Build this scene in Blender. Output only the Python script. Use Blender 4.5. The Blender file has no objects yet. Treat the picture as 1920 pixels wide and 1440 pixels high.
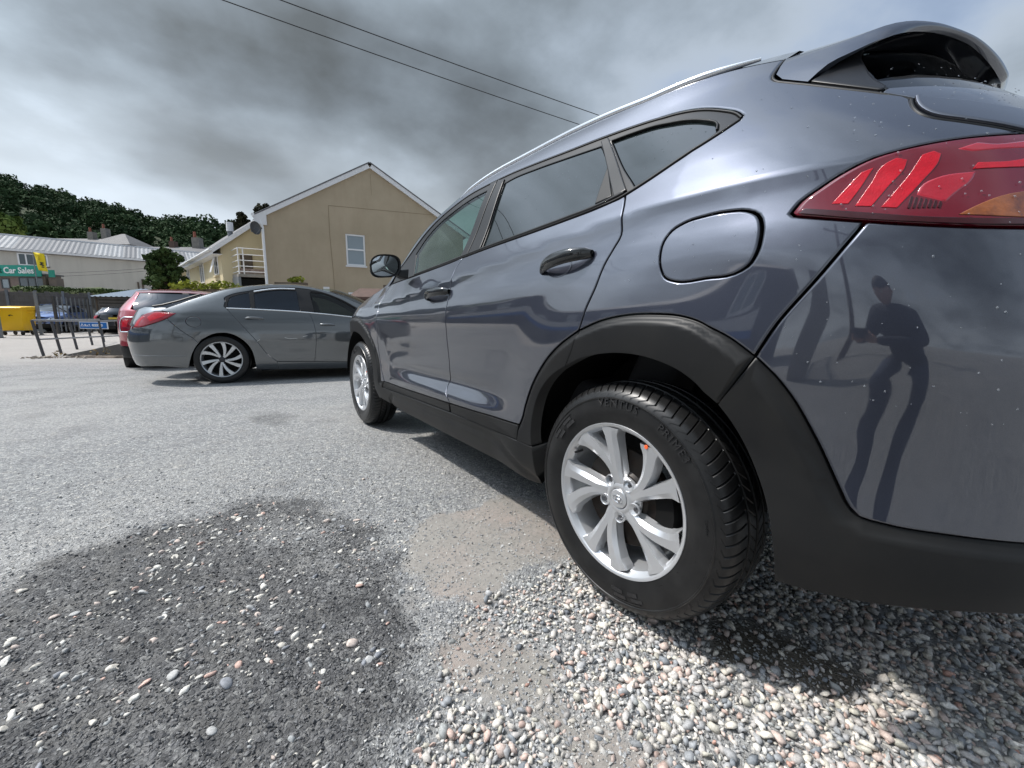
import bpy, bmesh, math, random
import numpy as np
from mathutils import Vector, Matrix
from mathutils.geometry import delaunay_2d_cdt
random.seed(7); RNG=np.random.default_rng(7)
S=bpy.context.scene; COL=S.collection
R=math.radians

# ---------------------------------------------------------------- camera
cd=bpy.data.cameras.new('camera'); cam=bpy.data.objects.new('camera',cd); COL.objects.link(cam)
cd.sensor_width=36; cd.sensor_fit='HORIZONTAL'; cd.lens=758.19/1920*36; cd.clip_start=.02; cd.clip_end=3000
_yaw,_pit,_rol=R(-35.6896),R(8.88625),R(.64117)
_f=Vector((-math.sin(_yaw)*math.cos(_pit),math.cos(_yaw)*math.cos(_pit),-math.sin(_pit)))
_r=Vector((math.cos(_yaw),math.sin(_yaw),0)); _u=_r.cross(_f)
_c,_s=math.cos(_rol),math.sin(_rol); _r2=_c*_r+_s*_u; _u2=_c*_u-_s*_r
cam.matrix_world=Matrix(((_r2.x,_u2.x,-_f.x,-.896),(_r2.y,_u2.y,-_f.y,-.737),(_r2.z,_u2.z,-_f.z,.8648),(0,0,0,1)))
S.camera=cam

# ---------------------------------------------------------------- sun and sky
SUN_DIR=Vector((-.55,.50,1.0)).normalized()          # towards the sun
sun_el=math.asin(SUN_DIR.z); sun_az=math.atan2(SUN_DIR.x,SUN_DIR.y)
sl=bpy.data.lights.new('sun','SUN'); sl.energy=4.2; sl.angle=R(2.2); sl.color=(1,.955,.89)
so=bpy.data.objects.new('sun',sl); COL.objects.link(so); so.rotation_euler=(-SUN_DIR).to_track_quat('-Z','Y').to_euler()
so.location=(-5,5,12)
W=bpy.data.worlds.new("World"); S.world=W; W.use_nodes=True
nt=W.node_tree; nt.nodes.clear(); L=nt.links.new
def wn(t,**k):
    n=nt.nodes.new(t)
    for a,b in k.items(): setattr(n,a,b)
    return n
def wmath(op,a,b=None,c=None):
    n=wn('ShaderNodeMath',operation=op)
    for i,v in enumerate((a,b,c)):
        if v is None: continue
        if isinstance(v,(int,float)): n.inputs[i].default_value=v
        else: L(v,n.inputs[i])
    return n.outputs[0]
def build_sky():
    out=wn('ShaderNodeOutputWorld'); bg=wn('ShaderNodeBackground'); L(bg.outputs[0],out.inputs[0])
    bg.inputs[1].default_value=.115
    sky=wn('ShaderNodeTexSky',sky_type='NISHITA',sun_disc=False,sun_elevation=sun_el,sun_rotation=sun_az,air_density=1.0,dust_density=1.2,ozone_density=1.0)
    tc=wn('ShaderNodeTexCoord'); sep=wn('ShaderNodeSeparateXYZ'); L(tc.outputs['Generated'],sep.inputs[0])
    x,y,z=sep.outputs
    zc=wmath('ADD',wmath('MAXIMUM',z,0.0),.30)
    comb=wn('ShaderNodeCombineXYZ'); L(wmath('DIVIDE',x,zc),comb.inputs[0]); L(wmath('DIVIDE',y,zc),comb.inputs[1])
    def noise(scale,detail,rough,off,dist=.0):
        m=wn('ShaderNodeMapping'); L(comb.outputs[0],m.inputs[0]); m.inputs['Location'].default_value=off
        n=wn('ShaderNodeTexNoise'); L(m.outputs[0],n.inputs['Vector'])
        n.inputs['Scale'].default_value=scale; n.inputs['Detail'].default_value=detail; n.inputs['Roughness'].default_value=rough; n.inputs['Distortion'].default_value=dist
        return n.outputs[0]
    big=noise(.55,2.0,.5,(SKYO[0],SKYO[1],0)); mid=noise(1.0,4,.48,(SKYO[2],SKYO[3],2.0),.25); fin=noise(3.2,6,.55,(1.7,7.7,4.))
    # thick cloud decks: heavier towards the hills in the north-west, thin and broken over the south-east
    nw=wmath('ADD',wmath('MULTIPLY',x,-.62),wmath('MULTIPLY',y,.55))
    dens=wmath('ADD',wmath('ADD',wmath('MULTIPLY',big,.80),wmath('MULTIPLY',mid,1.0)),wmath('MULTIPLY',fin,.42))
    dens=wmath('ADD',wmath('SUBTRACT',dens,wmath('ADD',SKYD,.06)),wmath('MULTIPLY',nw,.25))
    ramp=wn('ShaderNodeValToRGB'); cr=ramp.color_ramp
    cr.elements[0].position=.50; cr.elements[0].color=(5.5,6.5,8.0,1)
    cr.elements[1].position=1.0; cr.elements[1].color=(.95,1.08,1.18,1)
    for p,c in ((.60,(4.6,5.3,6.2,1)),(.70,(3.3,3.9,4.6,1)),(.80,(2.15,2.55,2.95,1)),(.90,(1.45,1.70,1.95,1))):
        e=cr.elements.new(p); e.color=c
    L(dens,ramp.inputs[0])
    # bright rim of light along the horizon under the deck
    hz=wn('ShaderNodeMapRange'); L(z,hz.inputs[0]); hz.inputs[1].default_value=.06; hz.inputs[2].default_value=.46; hz.inputs[3].default_value=1; hz.inputs[4].default_value=0; hz.interpolation_type='SMOOTHSTEP'
    hmix=wn('ShaderNodeMix',data_type='RGBA'); br=wn('ShaderNodeMapRange'); L(mid,br.inputs[0]); br.inputs[1].default_value=.38; br.inputs[2].default_value=.60; br.inputs[3].default_value=.92; br.inputs[4].default_value=.45; br.interpolation_type='SMOOTHSTEP'
    L(wmath('MULTIPLY',hz.outputs[0],br.outputs[0]),hmix.inputs[0]); L(ramp.outputs[0],hmix.inputs[6]); hmix.inputs[7].default_value=(6.3,7.0,7.7,1)
    # gaps of blue
    gap=wn('ShaderNodeMapRange'); L(dens,gap.inputs[0]); gap.inputs[1].default_value=.46; gap.inputs[2].default_value=.66; gap.inputs[3].default_value=.62; gap.inputs[4].default_value=0; gap.interpolation_type='SMOOTHSTEP'
    mix=wn('ShaderNodeMix',data_type='RGBA'); L(gap.outputs[0],mix.inputs[0]); L(hmix.outputs[2],mix.inputs[6]); 
    skm=wn('ShaderNodeMix',data_type='RGBA',blend_type='MULTIPLY'); skm.inputs[0].default_value=1; L(sky.outputs[0],skm.inputs[6]); skm.inputs[7].default_value=(1,1,1,1)
    L(skm.outputs[2],mix.inputs[7])
    # the cloud round the veiled sun is the brightest part of the sky
    dv=wn('ShaderNodeVectorMath',operation='DOT_PRODUCT'); L(tc.outputs['Generated'],dv.inputs[0]); dv.inputs[1].default_value=SUN_DIR
    gl=wmath('POWER',wmath('MAXIMUM',dv.outputs['Value'],0.0),5.0); gl2=wmath('POWER',wmath('MAXIMUM',dv.outputs['Value'],0.0),70.0)
    gs=wmath('ADD',wmath('ADD',1.0,wmath('MULTIPLY',gl,GLOW[0])),wmath('MULTIPLY',gl2,GLOW[1]))
    gm_=wn('ShaderNodeVectorMath',operation='SCALE'); L(mix.outputs[2],gm_.inputs[0]); L(gs,gm_.inputs['Scale'])
    L(gm_.outputs[0],bg.inputs[0])
SKYO=(3.1,1.2,5.2,1.3); SKYD=.372; GLOW=(3.6,2.0)
build_sky()
S.view_settings.view_transform='Standard'; S.view_settings.look='None'; S.view_settings.exposure=0.0; S.view_settings.gamma=1; S.view_settings.use_curve_mapping=False

# ---------------------------------------------------------------- helpers
def mat(name,base=(.5,.5,.5),rough=.5,metal=0,coat=0,coat_rough=.03,spec=.5,noise=None,bump=None,trans=0,ior=1.45,emit=None,alpha=1):
    """noise=(scale,amount,tint) mottles the colour, bump=(scale,strength,dist)"""
    m=bpy.data.materials.new(name); m.use_nodes=True; t=m.node_tree; b=t.nodes['Principled BSDF']; I=b.inputs
    I['Base Color'].default_value=(*base,1); I['Roughness'].default_value=rough; I['Metallic'].default_value=metal
    I['Coat Weight'].default_value=coat; I['Coat Roughness'].default_value=coat_rough; I['Specular IOR Level'].default_value=spec
    I['Transmission Weight'].default_value=trans; I['IOR'].default_value=ior; I['Alpha'].default_value=alpha
    tc=None
    if noise or bump: tc=t.nodes.new('ShaderNodeTexCoord')
    if noise:
        n=t.nodes.new('ShaderNodeTexNoise'); n.inputs['Scale'].default_value=noise[0]; n.inputs['Detail'].default_value=6; n.inputs['Roughness'].default_value=.62
        t.links.new(tc.outputs['Object'],n.inputs['Vector'])
        mx=t.nodes.new('ShaderNodeMix'); mx.data_type='RGBA'; tint=noise[2] if len(noise)>2 else tuple(c*.5 for c in base)
        mr=t.nodes.new('ShaderNodeMapRange'); mr.inputs[1].default_value=.35; mr.inputs[2].default_value=.7; mr.inputs[4].default_value=noise[1]
        t.links.new(n.outputs[0],mr.inputs[0]); t.links.new(mr.outputs[0],mx.inputs[0])
        mx.inputs[6].default_value=(*base,1); mx.inputs[7].default_value=(*tint,1); t.links.new(mx.outputs[2],I['Base Color'])
    if bump:
        n=t.nodes.new('ShaderNodeTexNoise'); n.inputs['Scale'].default_value=bump[0]; n.inputs['Detail'].default_value=5
        t.links.new(tc.outputs['Object'],n.inputs['Vector'])
        bp=t.nodes.new('ShaderNodeBump'); bp.inputs['Strength'].default_value=bump[1]; bp.inputs['Distance'].default_value=bump[2]
        t.links.new(n.outputs[0],bp.inputs['Height']); t.links.new(bp.outputs[0],I['Normal'])
    if emit: I['Emission Color'].default_value=(*emit[:3],1); I['Emission Strength'].default_value=emit[3]
    return m
def link(name,me,parent=None,m=None):
    o=bpy.data.objects.new(name,me); COL.objects.link(o)
    if m is not None and me is not None:
        for q in (m if isinstance(m,(list,tuple)) else [m]): me.materials.append(q)
    if parent is not None: o.parent=parent
    return o
def tag(o,label=None,cat=None,group=None,kind=None):
    if label: o['label']=label
    if cat: o['category']=cat
    if group: o['group']=group
    if kind: o['kind']=kind
    return o
def thing(name,loc,label,cat,rz=0,group=None):
    o=bpy.data.objects.new(name,None); COL.objects.link(o); o.location=loc; o.rotation_euler=(0,0,rz); o.empty_display_size=.2
    return tag(o,label,cat,group)
class MB:
    """collects shapes, then makes one mesh"""
    def __init__(s): s.v=[]; s.f=[]; s.mi=[]; s.cm=0
    def add(s,v,f):
        n=len(s.v); s.v+= [tuple(map(float,p)) for p in v]; s.f+=[tuple(i+n for i in q) for q in f]; s.mi+=[s.cm]*len(f); return s
    def box(s,x0,x1,y0,y1,z0,z1):
        return s.add([(x0,y0,z0),(x1,y0,z0),(x1,y1,z0),(x0,y1,z0),(x0,y0,z1),(x1,y0,z1),(x1,y1,z1),(x0,y1,z1)],
            [(0,3,2,1),(4,5,6,7),(0,1,5,4),(1,2,6,5),(2,3,7,6),(3,0,4,7)])
    def hexa(s,p): return s.add(p,[(0,3,2,1),(4,5,6,7),(0,1,5,4),(1,2,6,5),(2,3,7,6),(3,0,4,7)])
    def bar(s,a,b,w,h=None,up=(0,0,1)):
        a,b=Vector(a),Vector(b); d=(b-a).normalized(); u=Vector(up)
        if abs(d.dot(u))>.99: u=Vector((0,1,0))
        r=d.cross(u).normalized(); u=r.cross(d); h=h or w; r=r*w/2; u=u*h/2
        return s.hexa([a-r-u,a+r-u,b+r-u,b-r-u,a-r+u,a+r+u,b+r+u,b-r+u])
    def tube(s,pts,rad,n=8,cap=True):
        pts=[Vector(p) for p in pts]; rads=rad if isinstance(rad,(list,tuple)) else [rad]*len(pts); base=len(s.v); prev=None; vs=[]
        for i,p in enumerate(pts):
            d=(pts[min(i+1,len(pts)-1)]-pts[max(i-1,0)]).normalized()
            if prev is None: u=d.orthogonal().normalized()
            else:
                u=(prev-d*prev.dot(d)); u=u.normalized() if u.length>1e-6 else d.orthogonal().normalized()
            prev=u; w=d.cross(u)
            for k in range(n):
                a=2*math.pi*k/n; vs.append(p+(u*math.cos(a)+w*math.sin(a))*rads[i])
        f=[]
        for i in range(len(pts)-1):
            for k in range(n): f.append((i*n+k,i*n+(k+1)%n,(i+1)*n+(k+1)%n,(i+1)*n+k))
        if cap: f.append(tuple(range(n-1,-1,-1))); f.append(tuple((len(pts)-1)*n+k for k in range(n)))
        return s.add(vs,f)
    def cyl(s,a,b,r,n=16,r2=None): return s.tube([a,b],[r,r if r2 is None else r2],n)
    def lathe(s,prof,axis='x',n=64,origin=(0,0,0),closed=False):
        """prof: (radius, along)"""
        vs=[];f=[]; m=len(prof)
        for k in range(n):
            a=2*math.pi*k/n; c,q=math.cos(a),math.sin(a)
            for r,h in prof:
                p=(h,r*c,r*q) if axis=='x' else ((r*c,h,r*q) if axis=='y' else (r*c,r*q,h))
                vs.append((p[0]+origin[0],p[1]+origin[1],p[2]+origin[2]))
        for k in range(n):
            k2=(k+1)%n
            for j in range(m-1): f.append((k*m+j,k2*m+j,k2*m+j+1,k*m+j+1))
        return s.add(vs,f)
    def prism(s,poly,axis,a,b):
        """poly: 2D outline, extruded from a to b along axis"""
        n=len(poly)
        def p3(q,h): return (h,q[0],q[1]) if axis=='x' else ((q[0],h,q[1]) if axis=='y' else (q[0],q[1],h))
        vs=[p3(q,a) for q in poly]+[p3(q,b) for q in poly]
        f=[tuple(range(n-1,-1,-1)),tuple(range(n,2*n))]+[(i,(i+1)%n,(i+1)%n+n,i+n) for i in range(n)]
        return s.add(vs,f)
    def mesh(s,name,smooth=None,fix=True):
        me=bpy.data.meshes.new(name); me.from_pydata(s.v,[],s.f); 
        if any(s.mi): me.polygons.foreach_set('material_index',s.mi)
        if fix or smooth:
            bm=bmesh.new(); bm.from_mesh(me)
            if fix: bmesh.ops.recalc_face_normals(bm,faces=bm.faces)
            if smooth:
                for q in bm.faces: q.smooth=True
                for e in bm.edges:
                    if len(e.link_faces)==2 and e.calc_face_angle(0)>smooth: e.smooth=False
            bm.to_mesh(me); bm.free()
        me.update(); return me
    def build(s,name,m,parent=None,smooth=None,fix=True):
        return link(name,s.mesh(name,smooth,fix),parent,m)
def copy_tree(o,parent=None):
    c=o.copy(); COL.objects.link(c); c.parent=parent
    for ch in list(o.children): copy_tree(ch,c)
    return c
def bevel(o,w,seg=2):
    bm=bmesh.new(); bm.from_mesh(o.data); bmesh.ops.bevel(bm,geom=[e for e in bm.edges if len(e.link_faces)==2 and e.calc_face_angle(0)>.5],offset=w,segments=seg,affect='EDGES',profile=.5,clamp_overlap=True)
    for f in bm.faces: f.smooth=True
    bm.to_mesh(o.data); bm.free(); return o
def pchip(xs,ys):
    xs=np.array(xs,float); ys=np.array(ys,float); h=np.diff(xs); d=np.diff(ys)/h
    m=np.zeros_like(ys); m[0]=d[0]; m[-1]=d[-1]
    for i in range(1,len(xs)-1):
        if d[i-1]*d[i]>0:
            w1=2*h[i]+h[i-1]; w2=h[i]+2*h[i-1]; m[i]=(w1+w2)/(w1/d[i-1]+w2/d[i])
    def f(x):
        x=np.clip(np.asarray(x,float),xs[0],xs[-1]); i=np.clip(np.searchsorted(xs,x)-1,0,len(xs)-2)
        t=(x-xs[i])/h[i]; t2=t*t; t3=t2*t
        return (2*t3-3*t2+1)*ys[i]+(t3-2*t2+t)*h[i]*m[i]+(-2*t3+3*t2)*ys[i+1]+(t3-t2)*h[i]*m[i+1]
    return f
def sstep(a,b,x):
    t=np.clip((np.asarray(x,float)-a)/(b-a),0,1); return t*t*(3-2*t)
def PL(s): return np.array([[float(v) for v in t.split(',')] for t in s.split()])
def catmull(p,step=.012,closed=False,sharp=.9):
    """resample a polyline through its points; corners sharper than `sharp` rad stay corners"""
    p=np.asarray(p,float); n=len(p); out=[]
    def tan(i):
        if closed: a,b,c=p[(i-1)%n],p[i],p[(i+1)%n]
        else:
            if i==0 or i==n-1: return None
            a,b,c=p[i-1],p[i],p[i+1]
        d1,d2=b-a,c-b; l1,l2=np.linalg.norm(d1),np.linalg.norm(d2)
        if l1<1e-9 or l2<1e-9: return None
        ca=np.clip(np.dot(d1,d2)/(l1*l2),-1,1)
        if math.acos(ca)>sharp: return None
        t=d1/l1*l2+d2/l2*l1
        return t/max(np.linalg.norm(t),1e-9)
    for i in range(n if closed else n-1):
        a,b=p[i],p[(i+1)%n]; l=np.linalg.norm(b-a); k=max(1,int(round(l/step)))
        ta,tb=tan(i),tan((i+1)%n)
        ta=(b-a) if ta is None else ta*l; tb=(b-a) if tb is None else tb*l
        for j in range(k):
            t=j/k; t2=t*t;t3=t2*t
            out.append((2*t3-3*t2+1)*a+(t3-2*t2+t)*ta+(-2*t3+3*t2)*b+(t3-t2)*tb)
    if not closed: out.append(p[-1])
    return np.array(out)
def area2(p): x,y=p[:,0],p[:,1]; return np.sum(x*np.roll(y,-1)-np.roll(x,-1)*y)/2
def inset_loop(p,d):
    """p counter-clockwise; move every vertex inwards by d"""
    e=np.roll(p,-1,0)-p; l=np.maximum(np.linalg.norm(e,axis=1,keepdims=True),1e-9); e=e/l
    n=np.stack([-e[:,1],e[:,0]],1); n0=np.roll(n,1,0); b=n+n0; bl=np.sum(b*b,1,keepdims=True)
    b=b/np.maximum(bl,.35)*2
    return p+b*d
def inside(pts,poly):
    x,y=pts[:,0][:,None],pts[:,1][:,None]; a=poly; b=np.roll(poly,-1,0)
    c=((a[:,1]>y)!=(b[:,1]>y))&(x<(b[:,0]-a[:,0])*(y-a[:,1])/(b[:,1]-a[:,1]+1e-15)+a[:,0])
    return c.sum(1)%2==1
def dist_poly(pts,poly):
    a=poly[None]; d=(np.roll(poly,-1,0)-poly)[None]; q=pts[:,None]-a
    t=np.clip((q*d).sum(2)/np.maximum((d*d).sum(2),1e-12),0,1)
    return np.sqrt(((q-t[...,None]*d)**2).sum(2)).min(1)
def dedupe(p,eps=.0008):
    keep=[0]
    for i in range(1,len(p)):
        if np.linalg.norm(p[i]-p[keep[-1]])>eps: keep.append(i)
    if np.linalg.norm(p[keep[-1]]-p[0])<eps: keep.pop()
    return p[keep]
# ---------------------------------------------------------------- ground: one sheet, finer near the camera
def vnoise(x,y,s,seed=0):
    """smooth value noise on arrays"""
    r=np.random.default_rng(seed); T=r.random((256,256)); x=x*s; y=y*s
    xi=np.floor(x).astype(int); yi=np.floor(y).astype(int); fx=x-xi; fy=y-yi; fx=fx*fx*(3-2*fx); fy=fy*fy*(3-2*fy)
    g=lambda a,b:T[a%256,b%256]
    return (g(xi,yi)*(1-fx)+g(xi+1,yi)*fx)*(1-fy)+(g(xi,yi+1)*(1-fx)+g(xi+1,yi+1)*fx)*fy
def fbm(x,y,s,seed=0,o=4):
    v=0;a=.5;t=0
    for k in range(o): v=v+a*vnoise(x,y,s*2**k,seed+k); t+=a; a*=.5
    return v/t
def soft_poly(X,Y,poly,width,warp=.05,seed=3):
    """1 inside the outline, 0 outside, ragged edge of the given width"""
    x=X+(fbm(X,Y,7,seed)-.5)*2*warp; y=Y+(fbm(X,Y,7,seed+20)-.5)*2*warp
    pts=np.stack([x.ravel(),y.ravel()],1); res=np.zeros(len(pts)); lo=poly.min(0)-width*2; hi=poly.max(0)+width*2
    k=np.where((pts>lo).all(1)&(pts<hi).all(1))[0]
    for c in np.array_split(k,max(1,len(k)//20000)):
        d=dist_poly(pts[c],poly); d=np.where(inside(pts[c],poly),d,-d); res[c]=sstep(-width,width,d)
    return res.reshape(X.shape)
DARK=PL("-1.72,.72 -1.56,1.08 -1.41,1.29 -1.22,1.40 -0.95,1.46 -0.69,1.38 -0.55,1.15 -0.43,0.81 -0.44,0.55 -0.46,0.39 -0.50,0.25 -0.58,0.13 -0.64,0.03 -0.68,-0.05 -0.75,-.25 -1.1,-.55 -1.6,-.4 -1.9,.1")
CEM=PL("-0.25,0.80 -0.11,0.84 0.15,0.80 0.40,0.66 0.36,0.45 0.16,0.33 0.03,0.25 -0.13,0.26 -0.27,0.29 -0.38,0.26 -0.48,0.28 -0.50,0.38 -0.46,0.50 -0.36,0.66")
STONY=PL("-0.47,0.19 -0.34,0.18 -0.28,0.11 -0.24,-0.03 -0.28,-0.12 -0.31,-0.20 -0.25,-0.26 -0.22,-0.36 -0.30,-0.42 -0.38,-0.34 -0.39,-0.16 -0.48,-0.05 -0.51,0.02 -0.52,0.12")
MUD=PL("0.22,-0.20 0.34,-0.30 0.38,-0.46 0.36,-0.56 0.26,-0.57 0.21,-0.51 0.15,-0.40 0.10,-0.30")
GRAV=PL("0.22,0.36 0.03,0.23 -0.17,0.25 -0.32,0.26 -0.45,0.19 -0.55,0.08 -0.63,0.00 -0.69,-0.08 -0.80,-.40 -.70,-1.2 1.9,-1.2 1.9,.55 1.0,.50 .5,.42")
PATCH2=PL("-0.78,3.40 -0.52,3.62 -0.36,3.20 -0.60,2.90")
def axis(lo,hi,step,far):
    a=list(np.arange(lo,hi,step)); s=step; x=hi
    while x<far: a.append(x); s*=1.16; x+=s
    a.append(far); b=[]; s=step; x=lo-step
    while x>-far: b.append(x); s*=1.16; x-=s
    b.append(-far); return np.array(b[::-1]+a)
gx=axis(-1.95,.75,.011,620.); gy=axis(-.95,2.3,.0115,620.)
GX,GY=np.meshgrid(gx,gy,indexing='ij')
m_dark=soft_poly(GX,GY,DARK,.13,.12,3)*np.clip(.80+1.5*(fbm(GX,GY,3.0,63)-.42),.42,1); m_cem=soft_poly(GX,GY,CEM,.075,.15,5)*np.clip(.86+1.3*(fbm(GX,GY,9,64)-.38),.3,1); m_st=soft_poly(GX,GY,STONY,.06,.06,8)*np.clip(.75+1.6*(fbm(GX,GY,11,65)-.42),.1,1); m_mud=soft_poly(GX,GY,MUD,.04,.04,11); m_grav=soft_poly(GX,GY,GRAV,.03,.04,14); m_p2=soft_poly(GX,GY,PATCH2,.12,.1,17)
_pts=np.stack([GX.ravel(),GY.ravel()],1); _k=np.where((np.abs(GX.ravel()+1)<1.3)&(np.abs(GY.ravel()-.4)<1.4))[0]; _d=np.ones(len(_pts)); 
for c in np.array_split(_k,8): _d[c]=dist_poly(_pts[c],DARK)
_d=_d.reshape(GX.shape)+(fbm(GX,GY,5,71)-.5)*.16
m_damp=soft_poly(GX,GY,DARK,.06,.12,3)*np.clip((1-sstep(.03,.17,_d))*1.25*np.clip(.4+2.2*(fbm(GX,GY,3.3,72)-.40),0,1)*(GY>.55)+1.6*(fbm(GX,GY,2.1,73)-.56)/.2*.5,0,1)
near=sstep(0,1,np.clip((2.6-np.hypot(GX+.6,GY-.6))/1.2,0,1))
H_=near*((fbm(GX,GY,3.1,30)-.5)*.010+(fbm(GX,GY,26,40,3)-.5)*.0065*(1-.75*m_cem)*(1-.5*m_grav)+(fbm(GX,GY,70,50,2)-.5)*.0045*(1-m_cem)*(1-m_grav))
H_-=.010*m_grav*(1-m_cem)*near; H_+=.004*m_cem*near; H_+=.004*m_st*near
H_=H_-.002
gm=bpy.data.meshes.new('ground'); nx,ny=GX.shape
gm.vertices.add(nx*ny); gm.vertices.foreach_set('co',np.stack([GX,GY,H_],-1).astype(np.float32).ravel())
I0=(np.arange(nx-1)[:,None]*ny+np.arange(ny-1)[None]).ravel(); quads=np.stack([I0,I0+ny,I0+ny+1,I0+1],1)
gm.loops.add(quads.size); gm.loops.foreach_set('vertex_index',quads.astype(np.int32).ravel()); gm.polygons.add(len(quads))
gm.polygons.foreach_set('loop_start',np.arange(0,quads.size,4,dtype=np.int32)); gm.polygons.foreach_set('loop_total',np.full(len(quads),4,dtype=np.int32))
gm.polygons.foreach_set('use_smooth',np.ones(len(quads),dtype=bool)); gm.update(); gm.validate()
def attr(me,name,arr):
    a=me.attributes.new(name,'FLOAT','POINT'); a.data.foreach_set('value',np.asarray(arr,np.float32).ravel())
for n_,a_ in (('dark',np.maximum(m_dark*(1-m_cem)*(1-m_grav*.8),m_p2*.55)),('cement',np.maximum(m_cem,m_st)),('mud',np.maximum(m_mud,.06*m_grav)),('gravel',m_grav),('damp',m_damp*(1-m_cem)*(1-m_grav))): attr(gm,n_,a_)
def ground_material():
    m=bpy.data.materials.new('worn_chip_tarmac'); m.use_nodes=True; t=m.node_tree; b=t.nodes['Principled BSDF']; LK=t.links.new
    def nd(k,**p):
        n=t.nodes.new(k)
        for a,v in p.items(): setattr(n,a,v)
        return n
    tc=nd('ShaderNodeTexCoord'); co=tc.outputs['Object']
    def noise(s,d=4,r=.6):
        n=nd('ShaderNodeTexNoise'); n.inputs['Scale'].default_value=s; n.inputs['Detail'].default_value=d; n.inputs['Roughness'].default_value=r; LK(co,n.inputs['Vector']); return n.outputs[0]
    def vor(s,f='F1',rnd=1):
        n=nd('ShaderNodeTexVoronoi',feature=f); n.inputs['Scale'].default_value=s; n.inputs['Randomness'].default_value=rnd; LK(warped,n.inputs['Vector']); return n
    wnz=nd('ShaderNodeTexNoise'); wnz.inputs['Scale'].default_value=95; wnz.inputs['Detail'].default_value=3; LK(co,wnz.inputs['Vector'])
    wv=nd('ShaderNodeVectorMath',operation='MULTIPLY_ADD'); LK(wnz.outputs['Color'],wv.inputs[0]); wv.inputs[1].default_value=(.016,.016,.016); LK(co,wv.inputs[2]); warped=wv.outputs[0]
    def mixc(fac,a,c):
        n=nd('ShaderNodeMix',data_type='RGBA')
        for i,v in ((0,fac),(6,a),(7,c)):
            if isinstance(v,(int,float)): n.inputs[i].default_value=v
            elif isinstance(v,tuple): n.inputs[i].default_value=(*v,1)
            else: LK(v,n.inputs[i])
        return n.outputs[2]
    def rng(v,a,c,d=0,e=1):
        n=nd('ShaderNodeMapRange'); LK(v,n.inputs[0]); n.inputs[1].default_value=a; n.inputs[2].default_value=c; n.inputs[3].default_value=d; n.inputs[4].default_value=e; return n.outputs[0]
    def mth(op,a,c=None):
        n=nd('ShaderNodeMath',operation=op)
        for i,v in enumerate((a,c)):
            if v is None: continue
            if isinstance(v,(int,float)): n.inputs[i].default_value=v
            else: LK(v,n.inputs[i])
        return n.outputs[0]
    A={k:nd('ShaderNodeAttribute',attribute_name=k).outputs['Fac'] for k in('dark','cement','mud','gravel','damp')}
    chips=vor(82); sep=nd('ShaderNodeSeparateColor'); LK(chips.outputs['Color'],sep.inputs[0]); rv=sep.outputs[0]
    edge=vor(82,'DISTANCE_TO_EDGE'); gap=rng(edge.outputs['Distance'],.0,.22,0,1)
    chip=mixc(rv,(.20,.205,.21),(.44,.445,.435)); chip=mixc(rng(sep.outputs[1],.80,.95),chip,(.16,.165,.18)); chip=mixc(rng(sep.outputs[2],.93,.97),chip,(.62,.60,.55))
    base=mixc(mth('ADD',.35,mth('MULTIPLY',gap,.65)),(.14,.14,.138),chip)
    # traffic-polished and dusty bands, oil marks
    n1=noise(.55,5); n2=noise(2.3,6); n3=noise(9,5)
    base=mixc(rng(n1,.42,.66,0,.45),base,(.40,.39,.37)); base=mixc(rng(n2,.52,.74,0,.45),base,(.16,.16,.165)); base=mixc(rng(n3,.55,.8,0,.30),base,(.36,.33,.28))
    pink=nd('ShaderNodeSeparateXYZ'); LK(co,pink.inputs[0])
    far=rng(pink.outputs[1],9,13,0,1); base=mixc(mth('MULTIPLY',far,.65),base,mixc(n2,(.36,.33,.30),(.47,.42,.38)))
    # dark new tar with pale chips
    dchip=mixc(rv,(.058,.059,.062),(.17,.17,.172)); dchip=mixc(rng(sep.outputs[2],.80,.92),dchip,(.30,.30,.29)); dk=mixc(mth('ADD',.45,mth('MULTIPLY',gap,.55)),(.040,.040,.041),dchip); dk=mixc(rng(n3,.42,.72,0,.7),dk,(.15,.145,.135)); dk=mixc(rng(noise(3.7,5),.50,.68,0,.8),dk,(.045,.046,.048)); dk=mixc(rng(noise(130,4),.55,.75,0,.5),dk,(.24,.235,.22))
    base=mixc(rng(mth('ADD',A['dark'],mth('MULTIPLY',mth('SUBTRACT',noise(24,6,.75),.5),1.5)),.22,.80),base,dk)
    base=mixc(mth('MULTIPLY',A['damp'],.75),base,mixc(rv,(.020,.020,.021),(.060,.060,.062)))
    # bare cement with fine sand, pink-brown blush
    cem=mixc(n3,(.20,.188,.172),(.33,.312,.283)); cem=mixc(rng(n2,.46,.66,0,.8),cem,(.32,.265,.235)); cem=mixc(rng(noise(60,6),.50,.72,0,.8),cem,(.14,.13,.12)); cem=mixc(rng(noise(17,6),.50,.75,0,.6),cem,(.21,.195,.18)); cem=mixc(rng(noise(420,2),.55,.8,0,.4),cem,(.50,.48,.44))
    base=mixc(rng(mth('ADD',A['cement'],mth('MULTIPLY',mth('SUBTRACT',noise(55,5,.7),.5),.9)),.30,.70),base,cem)
    mud=mixc(n3,(.085,.075,.06),(.17,.15,.12)); base=mixc(A['mud'],base,mud)
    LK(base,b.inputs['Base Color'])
    LK(rng(n2,.3,.7,.62,.92),b.inputs['Roughness']); b.inputs['Specular IOR Level'].default_value=.35
    dome=mth('SUBTRACT',1.0,mth('MULTIPLY',chips.outputs['Distance'],1.0)); flat=mth('SUBTRACT',1.0,A['cement'])
    hgt=mth('ADD',mth('MULTIPLY',mth('MULTIPLY',mth('MULTIPLY',dome,gap),flat),1.0),mth('MULTIPLY',noise(500,3),.25))
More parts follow.
